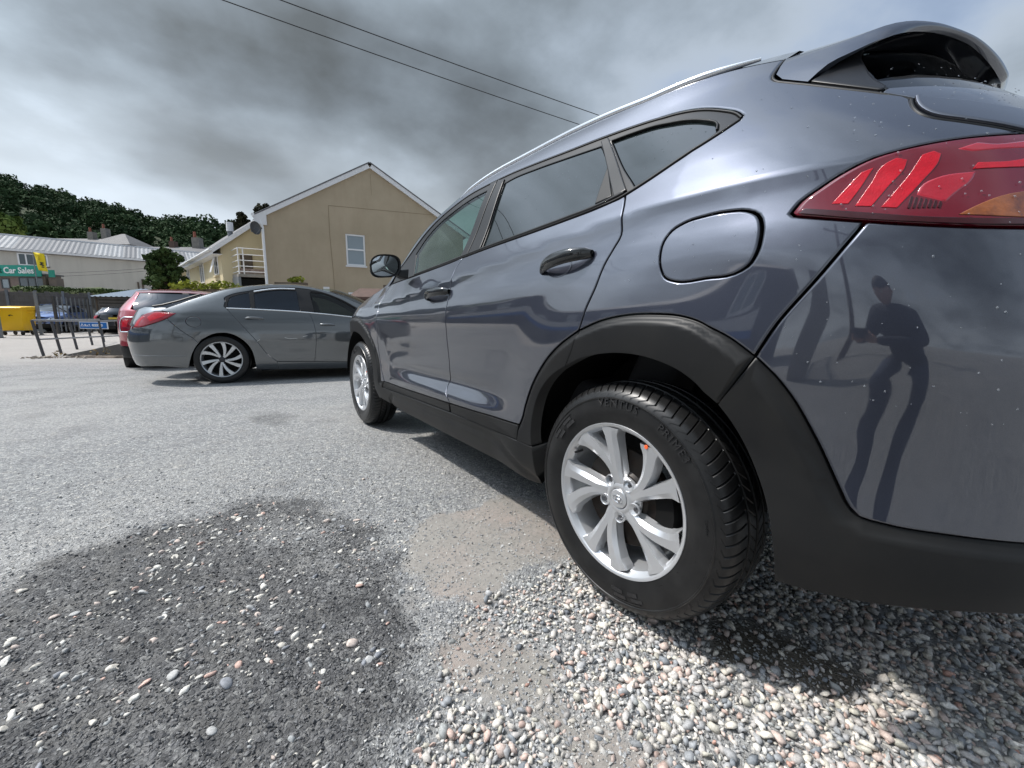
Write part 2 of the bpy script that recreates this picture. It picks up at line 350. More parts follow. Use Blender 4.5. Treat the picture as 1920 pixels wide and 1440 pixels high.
    bp=nd('ShaderNodeBump'); bp.inputs['Strength'].default_value=1.0; bp.inputs['Distance'].default_value=.0042; LK(hgt,bp.inputs['Height']); LK(bp.outputs[0],b.inputs['Normal'])
    return m
ground=link('ground',gm,None,ground_material()); ground['kind']='structure'
def gh(x,y):
    i=np.clip(np.searchsorted(gx,x)-1,0,nx-2); j=np.clip(np.searchsorted(gy,y)-1,0,ny-2); return H_[i,j]
def pick(arr,x,y):
    i=np.clip(np.searchsorted(gx,x)-1,0,nx-2); j=np.clip(np.searchsorted(gy,y)-1,0,ny-2); return arr[i,j]
# ---- stones: rounded pebbles and angular chips
def ico(sub):
    bm=bmesh.new(); bmesh.ops.create_icosphere(bm,subdivisions=sub,radius=1); v=np.array([q.co[:] for q in bm.verts]); f=np.array([[w.index for w in q.verts] for q in bm.faces]); bm.free(); return v,f
def stone_shapes(n,sub,rough,seed):
    r=np.random.default_rng(seed); v,f=ico(sub); out=[]
    for k in range(n):
        d=r.normal(size=(7,3)); d/=np.linalg.norm(d,axis=1,keepdims=True); w=v.copy()
        for q in d:                                         # plane cuts make pebble facets
            h=v@q; lim=r.uniform(.50,.85); w-=np.clip(h-lim,0,None)[:,None]*q*rough
        w*=np.array([1.08,r.uniform(.58,.92),r.uniform(.42,.68)]); out.append(w)
    return out,f
def scatter(name,pos,size,shapes,f,colors,mt,tilt=.35,seed=0,smooth=True):
    r=np.random.default_rng(seed); n=len(pos); nv=len(shapes[0]); S_=np.array(shapes)[r.integers(0,len(shapes),n)]
    yaw=r.uniform(0,6.283,n); t1=r.normal(0,tilt,n); t2=r.normal(0,tilt,n)
    c,s=np.cos(yaw),np.sin(yaw); Rz=np.zeros((n,3,3)); Rz[:,0,0]=c;Rz[:,0,1]=-s;Rz[:,1,0]=s;Rz[:,1,1]=c;Rz[:,2,2]=1
    c,s=np.cos(t1),np.sin(t1); Rx=np.zeros((n,3,3)); Rx[:,0,0]=1;Rx[:,1,1]=c;Rx[:,1,2]=-s;Rx[:,2,1]=s;Rx[:,2,2]=c
    c,s=np.cos(t2),np.sin(t2); Ry=np.zeros((n,3,3)); Ry[:,1,1]=1;Ry[:,0,0]=c;Ry[:,0,2]=s;Ry[:,2,0]=-s;Ry[:,2,2]=c
    M_=Rz@Rx@Ry; V=np.einsum('nij,nkj->nki',M_,S_)*size[:,None,None]+pos[:,None]
    F=(f[None]+ (np.arange(n)*nv)[:,None,None]).reshape(-1,3)
    me=bpy.data.meshes.new(name); me.vertices.add(n*nv); me.vertices.foreach_set('co',V.astype(np.float32).ravel())
    me.loops.add(F.size); me.loops.foreach_set('vertex_index',F.astype(np.int32).ravel()); me.polygons.add(len(F))
    me.polygons.foreach_set('loop_start',np.arange(0,F.size,3,dtype=np.int32)); me.polygons.foreach_set('loop_total',np.full(len(F),3,dtype=np.int32))
    me.polygons.foreach_set('use_smooth',np.full(len(F),smooth)); me.update()
    ca=me.color_attributes.new('stone','FLOAT_COLOR','POINT'); C=np.ones((n,nv,4)); C[:,:,:3]=colors[:,None]; ca.data.foreach_set('color',C.astype(np.float32).ravel())
    return link(name,me,None,mt)
def stone_mat(name,obj_col=False):
    m=bpy.data.materials.new(name); m.use_nodes=True; t=m.node_tree; b=t.nodes['Principled BSDF']
    if obj_col:
        a=t.nodes.new('ShaderNodeObjectInfo'); src=a.outputs['Color']
    else:
        a=t.nodes.new('ShaderNodeVertexColor'); a.layer_name='stone'; src=a.outputs[0]
    tc=t.nodes.new('ShaderNodeTexCoord'); n=t.nodes.new('ShaderNodeTexNoise'); n.inputs['Scale'].default_value=230 if not obj_col else 2.2; n.inputs['Detail'].default_value=5; n.inputs['Roughness'].default_value=.7
    t.links.new(tc.outputs['Object'],n.inputs['Vector'])
    mx=t.nodes.new('ShaderNodeMix'); mx.data_type='RGBA'; mx.blend_type='MULTIPLY'; mr=t.nodes.new('ShaderNodeMapRange'); mr.inputs[1].default_value=.3; mr.inputs[2].default_value=.7; mr.inputs[3].default_value=.62; mr.inputs[4].default_value=1.2
    t.links.new(n.outputs[0],mr.inputs[0]); mx.inputs[0].default_value=1; t.links.new(src,mx.inputs[6]); t.links.new(mr.outputs[0],mx.inputs[7]); t.links.new(mx.outputs[2],b.inputs['Base Color'])
    b.inputs['Roughness'].default_value=.62; b.inputs['Specular IOR Level'].default_value=.4; return m
PAL=np.array([(.42,.40,.38),(.50,.47,.43),(.36,.36,.36),(.27,.28,.29),(.19,.205,.22),(.52,.42,.37),(.48,.36,.31),(.58,.54,.47),(.62,.60,.56),(.33,.34,.33),(.44,.42,.36),(.13,.14,.155),(.50,.30,.24)])
PW=np.array([.17,.16,.11,.08,.05,.11,.07,.12,.07,.05,.05,.008,.006]); PW=PW/PW.sum()
rs=np.random.default_rng(21)
SM=stone_mat('mixed_pebble'); SMo=stone_mat('single_pebble',True)
shp,ft=stone_shapes(14,1,.95,5)
# gravel bed
step=.0118; px_,py_=np.meshgrid(np.arange(-.80,1.15,step),np.arange(-1.12,.52,step),indexing='ij'); px_=px_.ravel()+rs.uniform(-.5,.5,px_.size)*step; py_=py_.ravel()+rs.uniform(-.5,.5,py_.size)*step
den=pick(m_grav,px_,py_)*(1-.93*pick(m_cem,px_,py_))*(1-.70*pick(m_st,px_,py_))*(1-.80*pick(m_mud,px_,py_))
den*=np.clip(.85+1.1*(fbm(px_,py_,7,77)-.42)*2,0.25,1)
k=rs.random(px_.size)<den; px_,py_=px_[k],py_[k]; n=len(px_)
sz=(.0066+.0024*sstep(.15,-.35,py_))*np.exp(rs.normal(-.04,.42,n)); sz=np.clip(sz,.0028,.0180)
col=PAL[rs.choice(len(PAL),n,p=PW)]*rs.uniform(1.05,1.38,(n,1))
stony_in=pick(m_st,px_,py_)[:,None]; col=col*(1-.35*stony_in)  # pebbles embedded in the stony cement have a darker stone colour
pos=np.stack([px_,py_,gh(px_,py_)+sz*(.20-.45*pick(m_st,px_,py_))+rs.uniform(0,.006,n)*(rs.random(n)<.45)],1)
# keep the gravel out from under the tyre tread
camd=np.hypot(pos[:,0]+.896,pos[:,1]+.737); big=np.argsort(camd/sz)[:300]
mask=np.ones(n,bool); mask[big]=False
o=scatter('gravel',pos[mask],sz[mask],shp,ft,col[mask],SM,.40,3); o['kind']='stuff'
shp2,ft2=stone_shapes(12,2,.95,9); protos=[]
for w in shp2:
    me=bpy.data.meshes.new('pebble'); me.from_pydata(w.tolist(),[],ft2.tolist()); me.polygons.foreach_set('use_smooth',[True]*len(ft2)); me.materials.append(SMo); protos.append(me)
def single(name,p,s,c,rt=.35):
    o=bpy.data.objects.new(name,protos[rs.integers(len(protos))]); COL.objects.link(o); o.parent=ground; o.location=p; o.scale=(s,)*3
    o.rotation_euler=(rs.normal(0,rt),rs.normal(0,rt),rs.uniform(0,6.28)); o.color=(*c,1); return o
for i in big: single('pebble',pos[i].tolist(),float(sz[i]),col[i].tolist())
# loose pale stones lying on the dark tar and spilled over its edges
cnt=0; st_pos=[]
while cnt<1500:
    x,y=rs.uniform(-1.75,-.25),rs.uniform(-.45,1.45)
    d=float(pick(m_dark,np.array([x]),np.array([y]))[0]); g_=float(pick(m_grav,np.array([x]),np.array([y]))[0])
    clump=float(fbm(np.array([x]),np.array([y]),4.5,91)[0])
    if g_>.6 or rs.random()>(.25+.75*d)*np.clip((clump-.38)*5,.06,1): continue
    st_pos.append((x,y)); cnt+=1
st_pos=np.array(st_pos); ss=np.clip(.0070*np.exp(rs.normal(0,.40,len(st_pos))),.0032,.0165)
sc=np.array([(.56,.53,.47),(.62,.60,.55),(.52,.44,.39),(.40,.40,.39),(.30,.31,.31),(.55,.38,.32),(.22,.23,.25)])[rs.choice(7,len(st_pos),p=[.25,.18,.12,.18,.14,.05,.08])]
order=np.argsort(-ss)
sp=np.stack([st_pos[:,0],st_pos[:,1],gh(st_pos[:,0],st_pos[:,1])+ss*.06],1)
for i in order[:260]: single('stone',sp[i].tolist(),float(ss[i]),(sc[i]*rs.uniform(1.0,1.3)).tolist(),.25)
rest=order[260:]
o=scatter('loose_stones',sp[rest],ss[rest],shp,ft,(sc[rest]*rs.uniform(.9,1.2,(len(rest),1))),SM,.25,13); o['kind']='stuff'
# embedded chippings: small angular stones breaking the tarmac surface near the lens
v8=np.array([(1,0,0),(-1,0,0),(0,1,0),(0,-1,0),(0,0,1),(0,0,-1)],float); f8=np.array([(0,2,4),(2,1,4),(1,3,4),(3,0,4),(2,0,5),(1,2,5),(3,1,5),(0,3,5)])
sh8=[v8*np.array([1,rs.uniform(.6,1),rs.uniform(.4,.7)])+rs.normal(0,.16,(6,3)) for _ in range(16)]
N0=72000; x=-.9+np.abs(rs.normal(0,1.0,N0))*np.sign(rs.random(N0)-.45)*.9; y=-.6+np.abs(rs.normal(0,1.05,N0))*1.1
k=(x>-2.2)&(x<.5)&(y<2.6)&(y>-.95); x,y=x[k],y[k]
dd=pick(m_dark,x,y); cc=np.maximum(pick(m_cem,x,y),pick(m_grav,x,y)*.55); k=rs.random(len(x))<(1-.62*cc); x,y,dd=x[k],y[k],dd[k]
s8=np.clip(.0034*np.exp(rs.normal(0,.35,len(x))),.0016,.0085)
cl_l=np.array([(.42,.42,.41),(.34,.345,.35),(.50,.49,.46),(.24,.245,.25)])[rs.integers(0,4,len(x))]; cl_d=np.array([(.085,.086,.09),(.13,.13,.132),(.19,.19,.19),(.32,.32,.31),(.06,.061,.065)])[rs.choice(5,len(x),p=[.3,.3,.2,.06,.14])]
cl=np.where(dd[:,None]>rs.uniform(.3,.7,(len(x),1)),cl_d,cl_l)*rs.uniform(.8,1.15,(len(x),1))
o=scatter('chippings',np.stack([x,y,gh(x,y)+s8*.15],1),s8,sh8,f8,cl,SM,.5,6,smooth=False); o['kind']='stuff'
# ---------------------------------------------------------------- shaped car panels
class Surf:
    """an analytic body surface: P(w,z) left half, N outward normal; HALF = half width"""
    def __init__(s,P,half): s.P=P; s.H=half
    def N(s,w,z):
        e=1.5e-3; P=s.P
        a=P(w+e,z)-P(w-e,z); b=P(w,z+e)-P(w,z-e); n=np.cross(b,a)
        return n/np.maximum(np.linalg.norm(n,axis=-1,keepdims=True),1e-12)
def panel(surf,name,loop,m,parent,off=0.0,gap=.0022,grid=.022,thick=.012,roll=.0035,drop=.0016,holes=(),mirror=True,one_sided=None,relief=None):
    """a panel cut out of a body surface: fine interior, rolled edge, returned flange"""
    loop=dedupe(np.asarray(loop,float))
    if area2(loop)<0: loop=loop[::-1]
    A=inset_loop(loop,gap); B=inset_loop(loop,gap+roll)
    hs=[]
    for h in holes:
        h=dedupe(np.asarray(h,float)); 
        if area2(h)<0: h=h[::-1]
        hs.append((inset_loop(h,-gap),inset_loop(h,-gap-roll)))
    lo,hi=B.min(0),B.max(0)
    gx=np.arange(lo[0]+grid*.5,hi[0],grid); gz=np.arange(lo[1]+grid*.5,hi[1],grid)
    g=np.array([(a+(grid*.5 if j%2 else 0),b) for j,b in enumerate(gz) for a in gx]) if len(gx) and len(gz) else np.zeros((0,2))
    if len(g):
        g=g[inside(g,B)]
        if len(g): g=g[dist_poly(g,B)>grid*.4]
        for _,hb in hs:
            if len(g): g=g[~inside(g,hb)]
            if len(g): g=g[dist_poly(g,hb)>grid*.4]
    rings=[B]+[hb for _,hb in hs]; pts=[];edges=[];k=0
    for r in rings:
        n=len(r); pts+=list(map(tuple,r)); edges+=[(k+i,k+(i+1)%n) for i in range(n)]; k+=n
    pts+=list(map(tuple,g))
    res=delaunay_2d_cdt([Vector(p) for p in pts],edges,[],1 if not hs else 0,1e-7)
    vv=np.array([(p.x,p.y) for p in res[0]]); ff=[tuple(f) for f in res[2]]; orig=res[3]
    if hs:
        cen=np.array([vv[list(f)].mean(0) for f in ff]); ok=inside(cen,B)
        for _,hb in hs: ok&=~inside(cen,hb)
        ff=[f for f,o in zip(ff,ok) if o]
    # make triangles counter-clockwise in (w,z)
    def ccw(f):
        p=vv[list(f)]; return f if area2(p)>0 else f[::-1]
    ff=[ccw(f) for f in ff]
    back={}
    for i,os_ in enumerate(orig):
        for o in os_: back[o]=i
    Nn=surf.N(vv[:,0],vv[:,1]); X=surf.P(vv[:,0],vv[:,1])+off*Nn
    if relief is not None:
        def PR(q): return surf.P(q[:,0],q[:,1])+surf.N(q[:,0],q[:,1])*relief(q)[:,None]
        def NR(q):
            e=6e-3; a=PR(q+np.array([e,0]))-PR(q-np.array([e,0])); b=PR(q+np.array([0,e]))-PR(q-np.array([0,e])); n=np.cross(b,a); n/=np.maximum(np.linalg.norm(n,axis=1,keepdims=True),1e-12)
            s=np.sign((n*surf.N(q[:,0],q[:,1])).sum(1,keepdims=True)); return n*np.where(s==0,1,s)
        X=X+Nn*relief(vv)[:,None]; Nn=NR(vv)
    V=list(X); NV=list(Nn); F=list(ff); FN=[None]*len(ff)
    k=0
    for ri,(r,ra) in enumerate(zip(rings,[A]+[ha for ha,_ in hs])):
        n=len(r); NA=surf.N(ra[:,0],ra[:,1]); XA=surf.P(ra[:,0],ra[:,1])
        if relief is not None: XA=XA+NA*relief(ra)[:,None]
        XB=surf.P(r[:,0],r[:,1]); ed=XA-XB; ed/=np.maximum(np.linalg.norm(ed,axis=1,keepdims=True),1e-9)
        ia=len(V); V+=list(XA+(off-drop)*NA); nn=NA*.75+ed*.65; nn/=np.linalg.norm(nn,axis=1,keepdims=True); NV+=list(nn)
        ib=len(V); V+=list(XA+(off-drop)*NA); NV+=list(ed)
        ic=len(V); V+=list(XA+(off-thick)*NA); NV+=list(ed)
        for i in range(n):
            j=(i+1)%n; bi,bj=back.get(k+i),back.get(k+j)
            if bi is None or bj is None: continue
            q=[(bi,ia+i,ia+j,bj),(ib+i,ic+i,ic+j,ib+j)]
            for f in q: F.append(f if ri==0 else f[::-1])
        k+=n
    V=np.array(V); NV=np.array(NV)
    # orientation: check against the normals
    f0=ff[len(ff)//2]; nrm=np.cross(V[f0[1]]-V[f0[0]],V[f0[2]]-V[f0[0]])
    if np.dot(nrm,NV[f0[0]])<0: F=[f[::-1] for f in F]
    def make(V,NV,F):
        me=bpy.data.meshes.new(name); me.from_pydata(V.tolist(),[],F)
        me.polygons.foreach_set('use_smooth',[True]*len(F)); me.update()
        me.normals_split_custom_set_from_vertices(NV.tolist()); return me
    objs=[]
    if one_sided!='right': objs.append(link(name,make(V,NV,F),parent,m))
    if mirror or one_sided=='right':
        V2=V*np.array([-1,1,1])+np.array([2*surf.H,0,0]); N2=NV*np.array([-1,1,1])
        objs.append(link(name,make(V2,N2,[f[::-1] for f in F]),parent,m))
    return objs
def grid_mesh(name,rows,m,parent,smooth=True,flip=False,sharp=None,closed=False):
    """rows: list of equal-length 3D polylines -> one smooth sheet"""
    a=np.array(rows,float); r,c=a.shape[:2]; f=[]
    for i in range(r-1 if not closed else r):
        for j in range(c-1):
            q=(i*c+j,((i+1)%r)*c+j,((i+1)%r)*c+j+1,i*c+j+1); f.append(q[::-1] if flip else q)
    me=bpy.data.meshes.new(name); me.from_pydata(a.reshape(-1,3).tolist(),[],f)
    if smooth:
        bm=bmesh.new(); bm.from_mesh(me)
        for q in bm.faces: q.smooth=True
        if sharp:
            for e in bm.edges:
                if len(e.link_faces)==2 and e.calc_face_angle(0)>sharp: e.smooth=False
        bm.to_mesh(me); bm.free()
    me.update(); return link(name,me,parent,m)

# the big blue-grey car: flank from rear centre (w=-.87) to front centre (w=3.65)
HALF=.925
b_side=pchip([.14,.20,.25,.30,.36,.43,.50,.58,.68,.78,.87,.93,.98,1.03,1.06,1.08,1.098,1.108,1.17,1.22,1.30,1.40,1.48,1.53,1.565,1.60,1.63,1.65,1.665],
             [.16,.11,.07,.045,.028,.022,.026,.030,.024,.013,.008,.011,.019,.031,.0370,.0390,.0405,.0445,.076,.102,.142,.190,.230,.255,.276,.305,.345,.40,.50])
yc_=pchip([.2,.8,1.1,1.3,1.5,1.62],[-.25,-.25,-.22,-.10,.10,.20])
yr_=pchip([.14,.30,.45,.75,.90,1.0,1.1,1.2,1.3,1.4,1.5,1.665],[-.80,-.87,-.895,-.895,-.88,-.86,-.83,-.78,-.70,-.60,-.50,-.40])
nn_=pchip([.2,.8,1.1,1.3,1.62],[3.0,3.0,2.6,2.5,2.4])
yf_=pchip([.14,.3,.6,.8,.95,1.05,1.62],[3.40,3.5,3.58,3.56,3.50,3.40,3.30])
ycf_=pchip([.2,1.62],[2.55,2.55])
LR=.62
def inset(y,z):
    wt=sstep(.80,1.0,z)*(1-sstep(1.24,1.5,z))
    b=b_side(z+wt*np.clip(.09*np.clip(y,-.1,2.4)-.06,-.069,.16))
    # lower door spindle sculpt
    A=sstep(.45,.95,y)*(1-sstep(1.55,2.05,y))
    b=b+A*(.017*np.exp(-((z-.560)/.034)**2)-.014*np.exp(-((z-.478)/.030)**2))
    # arch flares
    for yw in(0,2.67):
        r=np.hypot(y-yw,z-.33); b=b-.020*(1-sstep(.46,.72,r))*(1-sstep(.95,1.08,z))
    # fender narrowing towards the front above belt
    b=b+.05*sstep(1.9,2.9,y)*sstep(.9,1.1,z)
    return b
def P(w,z):
    """w: distance along the plan outline (=y on the flank), z: height -> xyz of the left half"""
    w=np.asarray(w,float); z=np.asarray(z,float); w,z=np.broadcast_arrays(w,z)
    yc,yr,n=yc_(z),yr_(z),nn_(z)
    yf,ycf=yf_(z),ycf_(z)
    th=np.clip((yc-w)/LR,0,1)*np.pi/2
    # blend angle so that spacing starts linear
    L=yc-yr
    tt=np.sin(th)**(2/n)
    # reparam: near th=0 sin^(2/n) is steep; use direct tt
    tl=np.clip((yc-w)/(LR*1.0),0,1)
    tt=1-(1-tl)**1.6*(1-.0*tl); tt=np.clip(tl*1.0,0,1); 
    tt=np.sin(tl*np.pi/2)**1.0
    y=np.where(w<yc,yc-L*tt,w)
    fr=1-(np.clip(1-tt**n,0,1))**(1/n)
    tlf=np.clip((w-ycf)/1.1,0,1); ttf=np.sin(tlf*np.pi/2); Lf=yf-ycf
    y=np.where(w>ycf,ycf+Lf*ttf,y)
    frf=1-(np.clip(1-ttf**2.6,0,1))**(1/2.6)
    ins=inset(y,z)
    x=ins+(HALF-ins)*np.maximum(fr*(w<yc),frf*(w>ycf))
    return np.stack([x,y,z+0*x],-1)
# ---------------------------------------------------------------- materials shared by the cars
def paint(name,base,metal=.55,rough=.33,flake=.25):
    m=bpy.data.materials.new(name); m.use_nodes=True; t=m.node_tree; b=t.nodes['Principled BSDF']; I=b.inputs
    I['Metallic'].default_value=metal; I['Roughness'].default_value=rough; I['Coat Weight'].default_value=1; I['Coat Roughness'].default_value=.03; I['Coat IOR'].default_value=2.0
    tc=t.nodes.new('ShaderNodeTexCoord'); n=t.nodes.new('ShaderNodeTexNoise'); n.inputs['Scale'].default_value=900; n.inputs['Detail'].default_value=1
    t.links.new(tc.outputs['Object'],n.inputs['Vector'])
    mx=t.nodes.new('ShaderNodeMix'); mx.data_type='RGBA'; t.links.new(n.outputs[0],mx.inputs[0])
    mx.inputs[6].default_value=(*[c*(1-flake) for c in base],1); mx.inputs[7].default_value=(*[c*(1+flake) for c in base],1)
    # a thin film of dust and dried rain in the clear coat
    d=t.nodes.new('ShaderNodeTexNoise'); d.inputs['Scale'].default_value=7; d.inputs['Detail'].default_value=8; d.inputs['Roughness'].default_value=.7
    t.links.new(tc.outputs['Object'],d.inputs['Vector'])
    mr=t.nodes.new('ShaderNodeMapRange'); mr.inputs[1].default_value=.4; mr.inputs[2].default_value=.75; mr.inputs[3].default_value=.022; mr.inputs[4].default_value=.075
    t.links.new(d.outputs[0],mr.inputs[0]); t.links.new(mr.outputs[0],I['Coat Roughness'])
    t.links.new(mx.outputs[2],I['Base Color']); return m
M={}
M['suv']=paint('blue_grey_metallic_paint',(.056,.062,.085),.88,.42)
M['clad']=mat('black_grained_plastic',(.0080,.0083,.009),.46,spec=.34,bump=(700,.10,.0006),noise=(6,.55,(.019,.0185,.017)))
M['trim']=mat('satin_black_trim',(.014,.014,.015),.38,spec=.4)
M['rubber']=mat('rubber_seal',(.006,.006,.006),.5)
M['dark']=mat('underbody_black',(.006,.006,.006),.8,spec=.2)
M['cabin']=mat('cabin_grey_cloth',(.030,.030,.033),.8)
M['tint']=mat('privacy_glass',(.010,.014,.015),.015,spec=.6,ior=1.5,coat=.3,coat_rough=.01)
def clear_glass(name,col=(.72,.85,.80),tr=.75):
    m=bpy.data.materials.new(name); m.use_nodes=True; t=m.node_tree; t.nodes.clear()
    o=t.nodes.new('ShaderNodeOutputMaterial'); mx=t.nodes.new('ShaderNodeMixShader'); f=t.nodes.new('ShaderNodeFresnel'); f.inputs[0].default_value=1.52
    tr_=t.nodes.new('ShaderNodeBsdfTransparent'); tr_.inputs[0].default_value=(*[c*tr for c in col],1); g=t.nodes.new('ShaderNodeBsdfGlossy'); g.inputs['Roughness'].default_value=.01
    t.links.new(f.outputs[0],mx.inputs[0]); t.links.new(tr_.outputs[0],mx.inputs[1]); t.links.new(g.outputs[0],mx.inputs[2]); t.links.new(mx.outputs[0],o.inputs[0]); return m
M['glass']=clear_glass('door_glass',(.62,.80,.74),.85); M['glass2']=clear_glass('tinted_door_glass',(.42,.52,.54),.55)
M['smoke']=clear_glass('smoked_glass',(.20,.26,.28),.5)
M['tyre']=mat('tyre_rubber',(.0085,.0086,.009),.34,spec=.45,noise=(14,.6,(.026,.026,.026)),bump=(260,.12,.0008))
M['rim']=mat('silver_alloy',(.62,.63,.645),.32,metal=.65,coat=.5,coat_rough=.06)
M['steel']=mat('bare_steel',(.22,.22,.23),.4,metal=1)
M['chrome']=mat('chrome',(.80,.81,.82),.06,metal=1)
M['silver']=mat('brushed_silver_rail',(.72,.73,.75),.22,metal=.9)
M['disc']=mat('brake_disc',(.035,.034,.033),.45,metal=.9,noise=(20,.6,(.05,.03,.02)))
M['mirrorglass']=mat('mirror_glass',(.82,.86,.86),.01,metal=1)
M['orange']=mat('orange_paint_mark',(.95,.13,.03),.6)
M['lens']=mat('red_lens',(.13,.0035,.013),.03,spec=.6,coat=.6,coat_rough=.01)
M['lensb']=mat('bright_red_reflector',(.52,.003,.016),.2,coat=.4,coat_rough=.03,bump=(320,.5,.001),noise=(70,.6,(.32,.002,.010)))
M['lensm']=mat('mid_red_reflector',(.36,.008,.022),.08,coat=1,coat_rough=.015,bump=(180,.35,.001))
M['lensd']=mat('dark_red_lens',(.035,.002,.004),.03,coat=.6,coat_rough=.01)
M['amber']=mat('amber_reflector',(.30,.085,.015),.08,coat=1,coat_rough=.01,noise=(28,1.0,(.10,.02,.006)),bump=(60,.6,.003))
M['drop']=mat('water_drop',(.75,.8,.85),.01,trans=.85,ior=1.33)

# ---------------------------------------------------------------- the road wheel of the SUV (outer face towards -x, axle on x)
def make_tyre(name,prof,seg_p,m,parent,slots):
    """prof: (radius, x, group) rows; slots: {group: (depth, skew)} lateral cuts every fourth segment"""
    n=seg_p*9; k=len(prof); vs=np.zeros((n,k,3))
    for j,(r,x,g) in enumerate(prof):
        for i in range(n):
            sk=0; rr=r
            if g in slots:
                dep,skew,phase=slots[g]; sk=skew*(x-.07)
                if (i+phase)%9==0: rr=r-dep
            a=2*math.pi*(i)/n+sk
            vs[i,j]=(x,rr*math.cos(a),rr*math.sin(a))
    f=[(i*k+j,((i+1)%n)*k+j,((i+1)%n)*k+j+1,i*k+j+1) for i in range(n) for j in range(k-1)]
    me=bpy.data.meshes.new(name); me.from_pydata(vs.reshape(-1,3).tolist(),[],f)
    bm=bmesh.new(); bm.from_mesh(me); bmesh.ops.recalc_face_normals(bm,faces=bm.faces)
    for q in bm.faces: q.smooth=True
    for e in bm.edges:
        if len(e.link_faces)==2 and e.calc_face_angle(0)>.55: e.smooth=False
    bm.to_mesh(me); bm.free(); return link(name,me,parent,m)
def ring_text(body,r,size,a0,x,depth,m,parent,name,track=1.0):
    """raised lettering bent round the sidewall (reads clockwise seen from outside, -x)"""
    cu=bpy.data.curves.new('lettering','FONT'); cu.body=body; cu.size=size; cu.extrude=depth/2; cu.space_character=track; cu.align_x='LEFT'; cu.resolution_u=2
    to=bpy.data.objects.new('tmp',cu); COL.objects.link(to); bpy.context.view_layer.update()
    me=bpy.data.meshes.new_from_object(to.evaluated_get(bpy.context.evaluated_depsgraph_get())); bpy.data.objects.remove(to)
    for v in me.vertices:
        tx,ty,tz=v.co; rr=r+ty; a=a0-tx/r                     # angle, right(-y)=0, ccw from outside
        v.co=(x-tz,-rr*math.cos(a),rr*math.sin(a))
    me.name=name; return link(name,me,parent,m)
def suv_wheel(loc,parent,proto=None):
    if proto is not None:
        c=copy_tree(proto,parent); c.location=loc; return c
    wh=bpy.data.objects.new('wheel',None); COL.objects.link(wh); wh.parent=parent; wh.location=loc
    prof=[(.219,.024,0),(.222,.015,0),(.228,.011,0),(.240,.0085,0),(.252,.0045,0),(.268,.0015,0),(.284,.0010,0),(.3005,.0035,0),(.3025,.0015,0),(.305,.0015,0),(.307,.0045,0),(.316,.0085,0),
          (.3245,.015,1),(.331,.021,1),(.3375,.030,1),(.3425,.043,1),(.3455,.060,1),(.3463,.070,1),
          (.3463,.0715,0),(.3385,.0735,0),(.3385,.0785,0),(.3468,.0805,0),
          (.3472,.082,2),(.3478,.098,2),(.348,.1085,2),(.348,.110,0),(.340,.112,0),(.340,.119,0),(.348,.121,0),(.348,.1225,3),(.3477,.135,3),(.347,.147,3),(.3468,.149,0),(.3385,.151,0),(.3385,.156,0),(.3465,.158,0),
          (.3463,.16,4),(.3455,.17,4),(.3425,.187,4),(.3375,.200,4),(.331,.209,4),(.3245,.215,0),(.30,.224,0),(.27,.228,0),(.24,.222,0),(.225,.212,0)]
    tyre=make_tyre('tyre',prof,74,M['tyre'],wh,{1:(.0055,-1.1,0),2:(.0032,2.4,2),3:(.0032,-2.4,1),4:(.0055,1.1,3)})
    # sidewall lettering and raised blocks
    letter=mat('moulded_rubber',(.020,.020,.021),.22,spec=.6) if 'moulded' not in M else M['moulded']; M['moulded']=letter
    ring_text('VENTUS',.2800,.033,R(104),.0004,.0024,letter,tyre,'lettering',1.22)
    ring_text('PRIME3',.2805,.030,R(62),.0004,.0024,letter,tyre,'lettering',1.22)
    ring_text('London',.283,.011,R(12),.0006,.0016,letter,tyre,'lettering',1.1)
    for ac in (140,-76):
        b=MB()
        for (a0,a1,r0,r1) in ((-11,-2,.262,.273),(-9,0,.278,.288),(2,9,.262,.273),(4,12,.278,.288),(-10,10,.292,.2945)):
            pts=[]
            for q in range(5):
                a=R(ac+a0+(a1-a0)*q/4); pts.append((a,r0))
            for x in (.0012,-.0006):
                for rr in (r0,r1):
                    for a,_ in pts: b.v.append((x,-rr*math.cos(a),rr*math.sin(a)))
            n=len(b.v)-20
            for q in range(4):
                b.f+=[(n+10+q,n+11+q,n+16+q,n+15+q),(n+q,n+1+q,n+11+q,n+10+q),(n+5+q,n+15+q,n+16+q,n+6+q)]
            b.f+=[(n,n+10,n+15,n+5),(n+4,n+9,n+19,n+14)]
        b.mi=[0]*len(b.f)
        b.build('sidewall_block',letter,tyre)
    b=MB()                                                           # mould hairs
    for q in range(26):
        a=RNG.uniform(0,6.28); r=RNG.choice([.246,.27,.31,.325]); l=RNG.uniform(.004,.011); x=.002 if r<.3 else .010
        p=Vector((x,-r*math.cos(a),r*math.sin(a))); b.tube([p,p+Vector((-l,RNG.uniform(-.003,.003),RNG.uniform(-.003,.003)))],[.0005,.0003],4)
    b.build('mould_hair',M['moulded'],tyre)['kind']='stuff'
    # ---- alloy rim
    rim=MB().lathe([(.222,.022),(.2275,.0125),(.2295,.0105),(.2285,.0085),(.2225,.0095),(.2165,.0145),(.2125,.026),(.208,.030),(.2045,.045),(.2035,.075),(.196,.10),(.196,.19),(.214,.205),(.222,.215)],'x',96).build('rim',M['rim'],wh,smooth=.6)
    hub=MB().lathe([(.0,.040),(.030,.040),(.031,.030),(.034,.0285),(.040,.029),(.055,.036),(.068,.046),(.070,.060),(.060,.075),(.0,.075)],'x',48).build('hub',M['rim'],wh,smooth=.6)
    # ten spokes in five pairs
    base=[98-36*k for k in range(10)]
